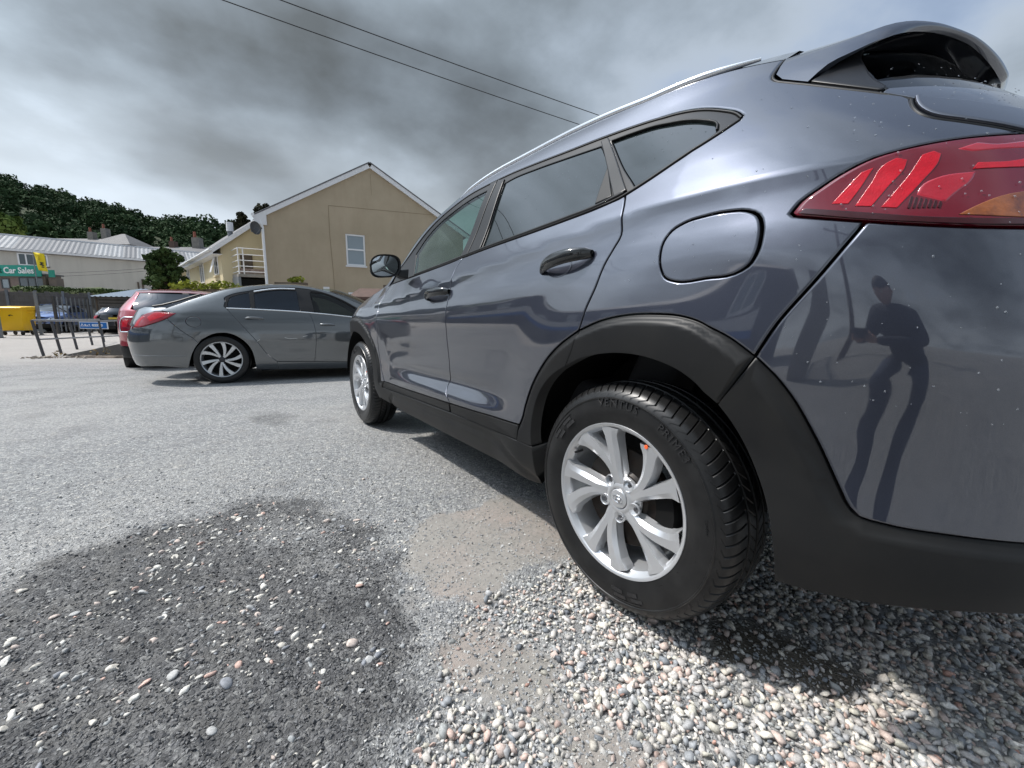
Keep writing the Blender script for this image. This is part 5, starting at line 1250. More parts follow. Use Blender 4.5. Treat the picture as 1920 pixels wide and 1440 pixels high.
M['sheetblue']=mat('blue_grey_roof_sheet',(.20,.25,.31),.5,noise=(2,.5,(.22,.26,.31)))
M['sheetyel']=mat('yellowed_roof_sheet',(.56,.47,.28),.55,noise=(2,.5,(.40,.36,.27)))
M['slat']=mat('grey_weathered_slat',(.17,.155,.14),.85,noise=(5,.6,(.10,.09,.08)))
M['oldwood']=mat('old_brown_timber',(.10,.075,.055),.85,noise=(6,.6,(.17,.135,.10)))
M['galv']=mat('galvanised_steel',(.24,.255,.27),.5,metal=.5,noise=(5,.5,(.16,.17,.18)))
M['railm']=mat('dark_grey_painted_steel',(.075,.080,.088),.5,metal=.3,noise=(8,.5,(.12,.11,.10)))
M['railtop']=mat('worn_steel_rail',(.30,.31,.33),.4,metal=.6)
M['concrete']=mat('stained_concrete',(.33,.315,.29),.9,noise=(2.2,.8,(.19,.18,.165)),bump=(30,.3,.01))
M['palewall']=mat('pale_block_wall',(.50,.50,.48),.9,noise=(1.6,.6,(.36,.36,.34)))
M['stonewall']=mat('grey_stone_wall',(.155,.15,.14),.9,noise=(3,.8,(.26,.245,.22)),bump=(6,.6,.05))
M['yellow']=mat('yellow_moulded_plastic',(.84,.50,.012),.38,noise=(3,.25,(.70,.40,.01)))
M['blue']=mat('blue_sign_face',(.018,.16,.50),.35)
M['white_ink']=mat('white_lettering',(.86,.87,.87),.4)
M['green']=mat('green_sign_board',(.0,.30,.225),.4,noise=(2,.3,(.0,.24,.18)))
M['green_ink']=mat('dark_green_lettering',(.0,.075,.05),.4)
M['flag']=mat('yellow_flag_cloth',(.86,.66,.02),.8)
M['blackink']=mat('black_lettering',(.02,.02,.02),.6)
M['brick']=mat('dark_brown_brick',(.085,.055,.045),.9,noise=(8,.6,(.16,.10,.08)))
M['shopwall']=mat('shop_brown_render',(.24,.185,.16),.85,noise=(3,.5,(.17,.14,.13)))
M['pot']=mat('terracotta',(.22,.075,.05),.8)
M['grass']=mat('rough_grass',(.055,.085,.028),.95,noise=(3,.8,(.10,.10,.045)))
M['pit_dark']=mat('dark_pit_soil',(.045,.036,.028),.95,noise=(4,.8,(.24,.20,.16)),bump=(9,.8,.06))  # dark soil brown that stands in for the shade down in the pit
M['wire']=mat('cable_black',(.02,.02,.022),.6)
def streaks(m,col,amt,sc=(2.2,2.2,.16)):
    t=m.node_tree; b=t.nodes['Principled BSDF']; src=b.inputs['Base Color'].links[0].from_socket
    tc=t.nodes.new('ShaderNodeTexCoord'); mp=t.nodes.new('ShaderNodeMapping'); mp.inputs['Scale'].default_value=sc; n=t.nodes.new('ShaderNodeTexNoise'); n.inputs['Scale'].default_value=1.6; n.inputs['Detail'].default_value=7; n.inputs['Roughness'].default_value=.65
    t.links.new(tc.outputs['Object'],mp.inputs[0]); t.links.new(mp.outputs[0],n.inputs['Vector']); mr=t.nodes.new('ShaderNodeMapRange'); mr.inputs[1].default_value=.48; mr.inputs[2].default_value=.78; mr.inputs[4].default_value=amt; t.links.new(n.outputs[0],mr.inputs[0])
    mx=t.nodes.new('ShaderNodeMix'); mx.data_type='RGBA'; t.links.new(mr.outputs[0],mx.inputs[0]); t.links.new(src,mx.inputs[6]); mx.inputs[7].default_value=(*col,1); t.links.new(mx.outputs[2],b.inputs['Base Color'])
streaks(M['render_tan'],(.30,.24,.165),.45,(.7,.7,.14)); streaks(M['render_pale'],(.36,.345,.31),.6,(.6,.6,.05)); streaks(M['render_cream'],(.50,.43,.29),.4,(.7,.7,.12)); streaks(M['palewall'],(.25,.25,.235),.7)
def leaf_mat(name,lo,hi):
    m=bpy.data.materials.new(name); m.use_nodes=True; t=m.node_tree; b=t.nodes['Principled BSDF']; a=t.nodes.new('ShaderNodeVertexColor'); a.layer_name='leaf'
    mx=t.nodes.new('ShaderNodeMix'); mx.data_type='RGBA'; s=t.nodes.new('ShaderNodeSeparateColor'); t.links.new(a.outputs[0],s.inputs[0]); t.links.new(s.outputs[0],mx.inputs[0]); mx.inputs[6].default_value=(*lo,1); mx.inputs[7].default_value=(*hi,1)
    t.links.new(mx.outputs[2],b.inputs['Base Color']); b.inputs['Roughness'].default_value=.75; b.inputs['Specular IOR Level'].default_value=.05; b.inputs['Subsurface Weight'].default_value=0
    return m
LEAF_DARK=leaf_mat('woodland_leaves',(.018,.036,.018),(.060,.098,.042)); LEAF_MID=leaf_mat('bush_leaves',(.028,.052,.018),(.085,.125,.045)); LEAF_LIME=leaf_mat('lime_leaves',(.10,.13,.02),(.34,.36,.06)); LEAF_BR=leaf_mat('bronze_leaves',(.020,.022,.014),(.060,.058,.035))
def leaves(name,centers,radii,per,size,m,parent=None,seed=0,tone=None,aspect=.62):
    """quads of leaf clumps spread through lumpy crowns; returns one mesh"""
    r=np.random.default_rng(seed); V=[];C=[]
    n=len(centers); tot=n*per
    d=r.normal(size=(tot,3)); d/=np.linalg.norm(d,axis=1,keepdims=True); rad=r.uniform(.35,1,tot)**.45
    lump=1+.22*np.sin(d[:,0]*5+np.repeat(r.uniform(0,6,n),per))*np.cos(d[:,2]*4+np.repeat(r.uniform(0,6,n),per))
    c=np.repeat(np.asarray(centers),per,0); R3=np.repeat(np.asarray(radii),per,0); p=c+d*R3*(rad*lump)[:,None]
    nrm=d+r.normal(0,.55,(tot,3)); nrm/=np.linalg.norm(nrm,axis=1,keepdims=True)
    u=np.cross(nrm,r.normal(size=(tot,3))); u/=np.linalg.norm(u,axis=1,keepdims=True); w=np.cross(nrm,u)
    s=size*np.exp(r.normal(0,.3,tot))[:,None]; sz=np.repeat(np.asarray(radii)[:,:1]/np.mean(np.asarray(radii)[:,0]),per,0)**.5; s=s*sz
    b=nrm*s*.25
    q=np.stack([p-u*s-w*s*aspect,p+u*s*.3-w*s*aspect*1.3+b,p+u*s+w*s*aspect,p-u*s*.4+w*s*aspect*1.2+b],1)
    tn=np.repeat(r.uniform(0,1,n) if tone is None else np.asarray(tone),per)*.72+r.uniform(0,.28,tot)
    me=bpy.data.meshes.new(name); me.vertices.add(tot*4); me.vertices.foreach_set('co',q.astype(np.float32).ravel())
    me.loops.add(tot*4); me.loops.foreach_set('vertex_index',np.arange(tot*4,dtype=np.int32)); me.polygons.add(tot)
    me.polygons.foreach_set('loop_start',np.arange(0,tot*4,4,dtype=np.int32)); me.polygons.foreach_set('loop_total',np.full(tot,4,dtype=np.int32)); me.update()
    ca=me.color_attributes.new('leaf','FLOAT_COLOR','POINT'); cc=np.ones((tot*4,4)); cc[:,:3]=np.repeat(tn,4)[:,None]; ca.data.foreach_set('color',cc.astype(np.float32).ravel())
    return link(name,me,parent,m)
def text3(body,size,ext,m,parent,loc,rot,name='lettering',align='LEFT',sx=1,bold=0):
    cu=bpy.data.curves.new(name,'FONT'); cu.body=body; cu.size=size; cu.extrude=ext; cu.align_x=align; cu.align_y='CENTER'; cu.offset=bold; cu.resolution_u=3
    to=bpy.data.objects.new('tmp',cu); COL.objects.link(to); bpy.context.view_layer.update()
    me=bpy.data.meshes.new_from_object(to.evaluated_get(bpy.context.evaluated_depsgraph_get())); bpy.data.objects.remove(to)
    me.name=name; o=link(name,me,parent,m); o.location=loc; o.rotation_euler=rot; o.scale=(sx,1,1); return o
def window(parent,x0,x1,z0,z1,y,frame,pane,bars=(),hbars=(),t=.055,sill=True,dep=.05,sillm=None):
    """a window in the local x-z plane facing -y; frame proud, panes recessed"""
    w=bpy.data.objects.new('window',None); COL.objects.link(w); w.parent=parent
    b=MB()
    b.box(x0,x0+t,y-.02,y+dep,z0,z1).box(x1-t,x1,y-.02,y+dep,z0,z1).box(x0+t,x1-t,y-.02,y+dep,z0,z0+t).box(x0+t,x1-t,y-.02,y+dep,z1-t,z1)
    xs=[x0+t]+[v for v in bars]+[x1-t]; zs=[z0+t]+[v for v in hbars]+[z1-t]
    for v in bars: b.box(v-t*.45,v+t*.45,y-.018,y+dep,z0+t,z1-t)
    for v in hbars: b.box(x0+t,x1-t,y-.022,y+dep,v-t*.45,v+t*.45)
    b.build('frame',frame,w)
    for i in range(len(xs)-1):
        for j in range(len(zs)-1): MB().box(xs[i]+.001,xs[i+1]-.001,y+.012,y+.03,zs[j]+.001,zs[j+1]-.001).build('pane',pane,w)
    if sill: MB().box(x0-.06,x1+.06,y-.07,y+.01,z0-.07,z0-.003).build('sill',sillm or frame,w)
    return w
# ---------------------------------------------------------------- tan gable-end house
def tan_house():
    h=thing('gable_house',(1.05,20.94,0),'tan rendered house end wall with white bargeboards and a single sash window','house',rz=R(-12))
    Wd,ez,az_,D=9.15,5.42,8.10,8.0; ax=4.56
    b=MB(); p=[(0,0),(Wd,0),(Wd,ez),(ax,az_),(0,ez)]
    # window opening cut as wall pieces round the hole
    x0,x1,z0,z1=3.34,4.21,3.42,4.88
    def quad(a): n=len(b.v); b.v+=[(q[0],0,q[1]) for q in a]; b.f.append(tuple(range(n,n+len(a)))); b.mi.append(0)
    quad([(0,0),(x0,0),(x0,ez+.0),(0,ez)]); quad([(x0,0),(x1,0),(x1,z0),(x0,z0)]); quad([(x0,z1),(x1,z1),(x1,ez),(x0,ez)]); quad([(x1,0),(Wd,0),(Wd,ez),(x1,ez)])
    quad([(0,ez),(x0,ez),(x1,ez),(Wd,ez),(ax,az_)])
    for (a,c) in (((x0,z0),(x1,z0)),((x1,z0),(x1,z1)),((x1,z1),(x0,z1)),((x0,z1),(x0,z0))):
        n=len(b.v); b.v+=[(a[0],0,a[1]),(c[0],0,c[1]),(c[0],.12,c[1]),(a[0],.12,a[1])]; b.f.append((n,n+1,n+2,n+3)); b.mi.append(0)
    for q in ([(0,0,0),(0,0,ez),(0,D,ez),(0,D,0)],[(Wd,0,0),(Wd,D,0),(Wd,D,ez),(Wd,0,ez)],[(0,D,0),(0,D,ez),(ax,D,az_),(Wd,D,ez),(Wd,D,0)]):
        n=len(b.v); b.v+=q; b.f.append(tuple(range(n,n+len(q)))); b.mi.append(0)
    b.build('wall',M['render_tan'],h,fix=False)
    o=.28
    def slope(xa,za,xb,zb,name,m,t,y0,y1):
        d=Vector((xb-xa,0,zb-za)).normalized(); u=Vector((-d.z,0,d.x)); u=u if u.z>0 else -u
        a=Vector((xa,0,za)); c=Vector((xb,0,zb)); pts=[]
        for y in (y0,y1):
            for q in (a,c): pts.append(q+Vector((0,y,0)))
        P8=[pts[0],pts[1],pts[3],pts[2]]; return MB().hexa([q for q in P8]+[q+u*t for q in P8]).build(name,m,h)
    sl=(az_-ez)/ax; sr=(az_-ez)/(Wd-ax)
    slope(-.32,ez-.32*sl+.05,ax,az_+.05,'roof',M['slate'],.05,-.16,D+.1); slope(Wd+.32,ez-.32*sr+.05,ax,az_+.05,'roof',M['slate'],.05,-.16,D+.1)
    slope(-.30,ez-.30*sl-.17,ax,az_-.17,'bargeboard',M['white'],.25,-.14,-.11); slope(Wd+.30,ez-.30*sr-.17,ax,az_-.17,'bargeboard',M['white'],.25,-.14,-.11)
    slope(-.05,ez-.16,ax,az_-.14,'soffit',M['white'],.02,-.11,-.002); slope(Wd,ez-.16,ax,az_-.14,'soffit',M['white'],.02,-.11,-.002)
    MB().box(-.33,.14,-.145,-.02,ez-.50,ez-.08).build('eave_box',M['white'],h)
    MB().box(x0-.05,x1+.05,-.06,.05,z0-.075,z0-.002).build('sill',M['white'],h)
    window(h,x0+.004,x1-.004,z0+.004,z1-.004,.06,M['pvc'],M['blind'],hbars=(4.17,),t=.07,sill=False)
    window(h,3.35,4.05,1.35,2.14,-.03,M['pvc'],M['pane'],t=.07,sill=False)
    MB().tube([(-.10,-.08,ez-.12),(-.10,-.10,ez-.35),(-.04,-.09,ez-.60),(-.04,-.09,0)],.055,10).build('downpipe',M['pvc'],h,smooth=.8)
    MB().tube([(-.36,-.20,ez-.12),(-.36,D,ez-.12)],.07,8).build('gutter',M['pvc'],h,smooth=.8)
    cr=MB(); cr.tube([(2.67,-.001,6.06),(4.6,-.001,6.10),(7.2,-.001,6.16),(8.05,-.001,6.20)],.009,4); cr.tube([(2.67,-.001,6.06),(2.66,-.001,4.8),(2.73,-.001,3.0),(2.74,-.001,2.2)],.011,4); cr.tube([(4.58,-.001,7.7),(4.60,-.001,6.75)],.007,4)
    cr.build('render_crack',mat('filled_crack',(.22,.17,.10),.9),h)
    MB().box(2.25,2.52,-.03,-.002,2.13,2.36).build('air_vent',M['white'],h)
    MB().box(7.0,7.25,-.05,-.002,4.75,5.05).build('vent_cover',M['white'],h)
    return h
tan_house()
def dish():
    d=thing('satellite_dish',(.70,20.72,4.72),'dark grey satellite dish at the left corner of the tan house','satellite dish',rz=R(38))
    prof=[(.0,.05),(.12,.035),(.22,.0),(.27,-.03),(.275,-.036)]
    o=MB().lathe(prof,'y',24).build('reflector',M['railm'],d,smooth=1); 
    MB().tube([(0,.05,0),(0,.22,-.05),(.08,.30,-.12)],.022,6).build('mast',M['galv'],d); MB().tube([(0,.0,-.26),(0,-.30,-.05)],.012,6).build('feed_arm',M['galv'],d); MB().tube([(0,-.28,-.06),(0,-.36,-.02)],.03,8).build('feed_horn',M['railm'],d)
dish()
# ---------------------------------------------------------------- cream extension behind it
def cream_house():
    A=Vector((-.57,23.43,0)); dg=Vector((.978,-.208,0)); ds=Vector((-.177,.984,0)); h=thing('cream_house',A,'long cream rendered house with white gutter and narrow windows, balcony at its near end','house')
    ln=12.6; w=2.6; e=4.28; r=6.32
    F=lambda u,v,z: dg*u+ds*v+Vector((0,0,z))
    MB().add([F(0,0,0),F(w,0,0),F(w,0,r-.1),F(0,0,e)],[(0,1,2,3)]).add([F(0,0,0),F(0,0,e),F(0,ln,e),F(0,ln,0)],[(0,1,2,3)]).add([F(0,ln,0),F(0,ln,e),F(w,ln,r-.1),F(w,ln,0)],[(0,1,2,3)]).build('wall',M['render_cream'],h,fix=False)
    up=Vector((0,0,.06))
    b=[F(-.38,-.30,e-.30),F(w,-.30,r-.02),F(w,ln+.2,r-.02),F(-.38,ln+.2,e-.30)]; MB().hexa(b+[q+up for q in b]).build('roof',M['slate'],h)
    b=[F(-.38,-.33,e-.44),F(w,-.33,r-.17),F(w,-.305,r-.17),F(-.38,-.305,e-.44)]; MB().hexa(b+[q+Vector((0,0,.24)) for q in b]).build('bargeboard',M['white'],h)
    b=[F(-.40,-.33,e-.50),F(-.37,-.33,e-.50),F(-.37,ln+.2,e-.50),F(-.40,ln+.2,e-.50)]; MB().hexa(b+[q+Vector((0,0,.20)) for q in b]).build('fascia',M['white'],h)
    b=[F(-.38,-.30,e-.50),F(.0,-.30,e-.50),F(.0,ln+.2,e-.50),F(-.38,ln+.2,e-.50)]; MB().hexa(b+[q+Vector((0,0,.02)) for q in b]).build('soffit',M['white'],h)
    MB().tube([F(-.46,-.33,e-.30),F(-.46,ln+.25,e-.30)],.065,8).build('gutter',M['pvc'],h,smooth=.8)
    MB().tube([F(-.44,ln+.1,e-.36),F(-.30,ln+.1,e-.60),F(-.06,ln+.1,e-.85),F(-.06,ln+.1,0)],.05,8).build('downpipe',M['pvc'],h,smooth=.8)
    # windows on the long side: local frame turned so that x runs away along the wall
    side=bpy.data.objects.new('side_windows',None)
    def swin(v0,v1,z0,z1,openn=False):
        w_=bpy.data.objects.new('window',None); COL.objects.link(w_); w_.parent=h
        b=MB()
        def bx(va,vb,za,zb,oa,ob):
            q=[F(-oa,va,za),F(-oa,vb,za),F(-ob,vb,za),F(-ob,va,za)]; b.hexa(q+[k+Vector((0,0,zb-za)) for k in q])
        t=.07; bx(v0,v0+t,z0,z1,.0,.03); bx(v1-t,v1,z0,z1,.0,.03); bx(v0+t,v1-t,z0,z0+t,.0,.03); bx(v0+t,v1-t,z1-t,z1,.0,.03); bx((v0+v1)/2-.03,(v0+v1)/2+.03,z0+t,z1-t,0,.03)
        b.build('frame',M['pvc'],w_)
        for va,vb in ((v0+t,(v0+v1)/2-.03),((v0+v1)/2+.03,v1-t)):
            q=[F(.0,va,z0+t),F(.0,vb,z0+t),F(-.012,vb,z0+t),F(-.012,va,z0+t)]; MB().hexa(q+[k+Vector((0,0,z1-z0-2*t)) for k in q]).build('pane',M['pane'],w_)
        if openn:
            q=[F(-.03,v0+t,z1-t),F(-.03,v0+.5,z1-t),F(-.30,v0+.5,z0+.1),F(-.30,v0+t,z0+.1)]; MB().hexa(q+[k+Vector((.0,0,.05)) for k in q]).build('open_sash',M['pvc'],w_)
        q=[F(0,v0-.06,z0-.09),F(0,v1+.06,z0-.09),F(-.10,v1+.06,z0-.09),F(-.10,v0-.06,z0-.09)]; MB().hexa(q+[k+Vector((0,0,.07)) for k in q]).build('sill',M['render_cream'],w_)
    swin(.75,1.65,2.95,4.10,True); swin(4.4,5.5,2.75,3.95); swin(8.9,10.0,2.75,3.95)
    MB().tube([F(1.0,2.6,4.7),F(1.0,2.6,5.30)],.12,10).build('flue_base',M['galv'],h); MB().tube([F(1.0,2.6,5.30),F(1.0,2.6,5.75)],.16,12).build('flue_cowl',M['pvc'],h)
    # balcony: slab, rails, door and dark undercroft
    bl=bpy.data.objects.new('balcony',None); COL.objects.link(bl); bl.parent=h
    y0,y1=-1.15,-.02
    q=[F(.38,y0,2.74),F(1.75,y0,2.74),F(1.75,y1,2.74),F(.38,y1,2.74)]; MB().hexa(q+[k+Vector((0,0,.14)) for k in q]).build('slab',M['concrete'],bl)
    for z in (2.98,3.22,3.48,3.74,4.02):
        MB().tube([F(.42,y1,z),F(.42,y0,z),F(1.75,y0,z)],.020,6).build('rail',M['pvc'],bl)
    for u in (.42,.62,1.70): MB().tube([F(u,y0,2.86),F(u,y0,4.05)],.028,6).build('post',M['pvc'],bl)
    q=[F(.75,-.06,2.9),F(1.25,-.06,2.9),F(1.25,-.03,2.9),F(.75,-.03,2.9)]; MB().hexa(q+[k+Vector((0,0,.95)) for k in q]).build('door_panel',M['oldwood'],bl)
    q=[F(.45,y0+.05,2.9),F(1.7,y0+.05,2.9),F(1.7,y0+.12,2.9),F(.45,y0+.12,2.9)]; MB().hexa(q+[k+Vector((0,0,.22)) for k in q]).build('planter_box',mat('peeling_paint',(.42,.36,.32),.9,noise=(9,1,(.16,.09,.07))),bl)
    q=[F(.48,y0+.04,1.2),F(1.75,y0+.04,1.2),F(1.75,y1,1.2),F(.48,y1,1.2)]; MB().hexa(q+[k+Vector((0,0,1.45)) for k in q]).build('shade_block',M['dark'],bl)  # solid black block stands in for the shade in the opening below the slab
    q=[F(.36,y0+.02,0),F(.47,y0+.02,0),F(.47,y1,0),F(.36,y1,0)]; MB().hexa(q+[k+Vector((0,0,2.73)) for k in q]).build('pier',M['galv'],bl)
cream_house()
# ---------------------------------------------------------------- long pale building with a ribbed sheet roof
def warehouse():
    h=thing('long_warehouse',(-5.0,55.6,0),'long pale rendered building with a weathered ribbed sheet roof behind the yard','warehouse',rz=R(5))
    x0,x1=-24.,6.5; e=6.62
    MB().box(x0,x1,0,9,0,e).build('wall',M['render_pale'],h)
    # roof of overlapping ribbed sheets, each a part
    n=0; wd=1.02; rt=8.25; run=4.4
    tones=[M['sheet'],mat('bleached_roof_sheet',(.20,.207,.215),.55,noise=(1.3,.6,(.28,.29,.31))),mat('stained_roof_sheet',(.13,.135,.145),.6,noise=(1.3,.8,(.15,.15,.16)))]
    rr=np.random.default_rng(4); x=x0-.2
    while x<x1+.2:
        rows=[]
        for v,(yy,zz) in enumerate(((-.30,e-.02),(run*.5,e+(rt-e)*.52),(run,rt))):
            rows.append([(x+wd*k/12,yy,zz+.026*(1 if k%4 in(1,2) else 0)+(.012*(n%2))) for k in range(13)])
        grid_mesh('roof_sheet',rows,tones[rr.choice(3,p=[.5,.3,.2])],h,smooth=False); x+=wd*.985; n+=1
    MB().hexa([(x0-.2,run-.1,rt-.02),(x1+.2,run-.1,rt-.02),(x1+.2,run+.2,rt-.02),(x0-.2,run+.2,rt-.02),(x0-.2,run-.1,rt+.12),(x1+.2,run-.1,rt+.12),(x1+.2,run+.2,rt+.12),(x0-.2,run+.2,rt+.12)]).build('ridge_cap',M['white'],h)
    MB().hexa([(x0,run,rt),(x1,run,rt),(x1,9,e),(x0,9,e),(x0,run,rt+.05),(x1,run,rt+.05),(x1,9,e+.05),(x0,9,e+.05)]).build('rear_roof',M['slate'],h)
    MB().box(x0-.2,x1+.2,-.36,-.26,e-.22,e-.02).build('gutter',M['white'],h)
    MB().box(x0-.2,x1+.2,-.26,-.01,e-.26,e-.20).build('soffit',M['slat'],h)
    window(h,-9.95,-8.15,5.25,6.32,-.02,M['pvc'],M['pane'],bars=(-9.45,),t=.10,sill=True,sillm=M['brick'])
    window(h,-17.5,-16.0,5.25,6.32,-.02,M['pvc'],M['pane'],bars=(-17.0,),t=.10,sill=True,sillm=M['brick'])
    MB().tube([(.0,-.12,e-.1),(.0,-.12,0)],.05,8).build('downpipe',M['render_pale'],h); MB().tube([(-1.9,-.10,4.6),(-1.9,-.10,0)],.08,6).build('service_pipe',M['oldwood'],h); MB().tube([(-2.25,-.10,4.3),(-2.25,-.10,0)],.07,6).build('service_pipe',M['oldwood'],h)
    # bank of grass at its foot
    return h
warehouse()
# ---------------------------------------------------------------- shop
def shop():
    h=thing('car_shop',(-12.15,40.25,0),'low brown shop with a green name board above three dark windows','shop',rz=R(-35.2))
    # local x runs along the front to the right; front faces -y
    Lf=2.95
    MB().box(-2.5,Lf,0,.9,0,3.42).build('wall',M['shopwall'],h); MB().box(-2.6,Lf+.1,-.12,1.0,3.425,3.52).build('roof',M['slate'],h)
    w=bpy.data.objects.new('window',None); COL.objects.link(w); w.parent=h
    MB().box(1.22,2.82,-.05,.02,2.62,2.68).box(1.22,2.82,-.05,.02,3.22,3.28).box(1.22,1.28,-.05,.02,2.68,3.22).box(2.76,2.82,-.05,.02,2.68,3.22).box(1.76,1.82,-.05,.02,2.68,3.22).box(2.24,2.30,-.05,.02,2.68,3.22).build('frame',M['railm'],w)
    for a,b in ((1.281,1.759),(1.821,2.239),(2.301,2.759)): MB().box(a,b,-.03,-.005,2.681,3.219).build('pane',M['pane'],w)
    window(h,.05,.60,2.55,3.20,-.02,M['railm'],M['blind'],t=.06,sill=False)
    sg=MB().box(-2.6,2.86,-.16,-.10,3.33,4.02); s=sg.build('name_board',M['green'],h)
    text3('Car Sales',.52,.012,M['white_ink'],s,(.52,-.175,3.675),(R(90),0,0),sx=.98,bold=.010)
    text3('lt',.52,.012,M['green_ink'],s,(.10,-.175,3.69),(R(90),0,0),sx=1.0,bold=.010)
    MB().box(2.86,3.05,-.14,.05,1.2,3.34).build('corner_post',M['oldwood'],h)
    MB().box(3.25,3.62,-.1,-.05,3.30,3.75).build('side_board',M['green'],h)
    MB().box(3.12,3.62,-.04,.4,0,3.25).build('side_porch',M['shopwall'],h)
    b=MB().box(1.55,3.0,-.62,-.58,2.30,2.36).box(1.55,3.0,-.62,-.58,2.58,2.64).box(1.55,1.61,-.62,-.58,2.36,2.58).box(2.94,3.0,-.62,-.58,2.36,2.58); fr=b.build('display_frame',M['white'],h); MB().box(1.612,2.938,-.612,-.592,2.362,2.578).build('display_board',mat('plum_board',(.12,.05,.07),.6),h)
shop()
# yellow feather flag on its pole
def flag():
    f=thing('feather_flag',(-9.62,37.3,0),'tall yellow feather flag with black printing above the shop','flag',rz=R(-36))
    MB().tube([(-.36,0,0),(-.36,0,4.0),(-.33,.0,4.75)],[.03,.025,.015],6).build('pole',M['galv'],f)
    rows=[]
    for i in range(9):
        t=i/8; z=4.72-1.10*t; sh=.22*t
        rows.append([(-.33+sh+(.66*(1-.18*t))*k/8,.03*math.sin(k*.9+i*.7),z-.10*k/8*(1-.3*t)) for k in range(9)])
    a=np.array(rows); fr=grid_mesh('cloth',a,M['flag'],f); sol=fr.modifiers.new('thickness','SOLIDIFY'); sol.thickness=.006
    text3('M',.25,.004,M['blackink'],f,(.16,-.05,4.02),(R(90),R(-78),0),bold=.012,align='CENTER'); text3('H',.22,.004,M['blackink'],f,(.22,-.05,3.86),(R(90),R(-78),0),bold=.01,align='CENTER')
    text3('SALES',.15,.004,mat('faded_print',(.45,.36,.03),.8),f,(.02,-.05,4.42),(R(90),R(-98),0),align='CENTER')
flag()
# ---------------------------------------------------------------- boundary: pale wall with a timber fence on top
def boundary():
    f=thing('boundary_fence',(-14.5,33.2,0),'grey timber fence of upright boards standing on a pale block wall','fence',rz=R(-3))
    MB().box(0,9.4,0,.16,0,1.22).build('wall',M['palewall'],f); MB().box(0,9.4,-.02,.18,1.22,1.30).build('coping',M['concrete'],f)
    rr=np.random.default_rng(8); x=.02
    while x<9.3:
        w=rr.uniform(.17,.21); t=2.14+rr.uniform(-.06,.05); MB().box(x,x+w-.012,.04+rr.uniform(-.008,.008),.065,1.30,t).build('board',M['slat'],f); x+=w
    for x in np.arange(.3,9.4,1.05): MB().box(x-.05,x+.05,-.06,.035,0 if rr.random()<.6 else 1.3,2.22).build('post',M['galv'],f)
    MB().box(0,9.4,.0,.035,1.62,1.70).box(0,9.4,.0,.035,1.93,2.0).build('rail',M['slat'],f)
boundary()
bank=MB()
rows=[]
for i,x in enumerate(np.linspace(-11,-3,14)):
    rows.append([(x,36.2+k*.55-.1*i*0,[0,1.7,2.35,2.62,2.7,2.7][k]+.12*math.sin(i*1.7+k)) for k in range(6)])
o=grid_mesh('grass_bank',rows,M['grass'],None); o['kind']='structure'
leaves('rough_grass',[(x,37.2+.4*math.sin(x*3),2.5) for x in np.linspace(-10.5,-4,16)],[(.5,.4,.16)]*16,140,.045,LEAF_MID,seed=5)['kind']='stuff'
# grey post at the left edge, palisade gate, steel upright
def post(x,y,h,w,label):
    p=thing('gate_post',(x,y,0),label,'post'); MB().box(-w/2,w/2,-w/2,w/2,.015,h).build('shaft',M['galv'],p); MB().box(-w*.75,w*.75,-w*.75,w*.75,0,.014).build('base_plate',M['railm'],p); MB().box(-w*.6,w*.6,-w*.6,w*.6,h,h+.03).build('cap',M['galv'],p)
post(-7.80,23.4,1.95,.17,'square grey steel gate post at the left edge in front of the yellow bin')
post(-7.55,26.95,1.90,.10,'thin grey post standing right behind the yellow bin')
def gate():
    g=thing('palisade_gate',(-7.2,27.9,0),'grey steel palisade gate with pointed pales standing half open','gate',rz=R(64))
    L_=3.6
    for k in range(15):
        x=.12+k*(L_-.24)/14; t=1.70-.10*k/14
        MB().add([(x-.042,-.03,.10),(x,-.055,.10),(x+.042,-.03,.10),(x-.042,-.03,t),(x,-.055,t),(x+.042,-.03,t),(x,-.04,t+.11)],[(0,1,4,3),(1,2,5,4),(3,4,6),(4,5,6),(0,2,1),(0,3,5,2),(3,6,5)]).build('pale',M['galv'],g)
    for z in (.35,1.36): MB().box(0,L_,-.025,.02,z,z+.06).build('rail',M['railm'],g)
    for x in (0,L_*.52,L_): MB().box(x-.05,x+.05,-.02,.07,0,1.78).build('stile',M['railm'],g)
    MB().bar((.05,.03,1.34),(L_*.5,.03,.42),.04,.03).build('brace',M['railm'],g)
gate()
# slatted shed with a ribbed roof
def shed():
    s=thing('slatted_shed',(-6.0,29.3,0),'low grey slatted shed with a blue and yellowed ribbed roof behind the red car','shed',rz=R(-36))
    L_=5.2; D=2.6
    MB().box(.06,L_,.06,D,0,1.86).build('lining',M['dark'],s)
    for k in range(11):
        z=.12+k*.16; 
        MB().box(0,L_*.42,.0,.035,z,z+.125).build('slat',M['slat'],s); MB().box(L_*.42+.02,L_,.0,.035,z,z+.125).build('slat',M['slat'],s)
        MB().box(-.035,0,.04,D,z,z+.125).build('slat',M['slat'],s)
    for x in (.0,L_*.42,L_): MB().box(x-.03,x+.05,-.03,-.002,0,1.9).build('post',M['oldwood'],s)
    n=0; x=-.15
    while x<L_+.1:
        rows=[[(x+.55*k/6,yy,zz+.035*(1 if k%3==1 else 0)) for k in range(7)] for yy,zz in ((-.25,1.86),(D*.5,2.16),(D+.2,2.46))]
        grid_mesh('roof_sheet',rows,M['sheetyel'] if n in (5,6,7) else M['sheetblue'],s,smooth=False); x+=.55; n+=1
    MB().box(-.15,L_+.1,D+.12,D+.22,2.38,2.48).build('roof_edge',M['railm'],s)
shed()
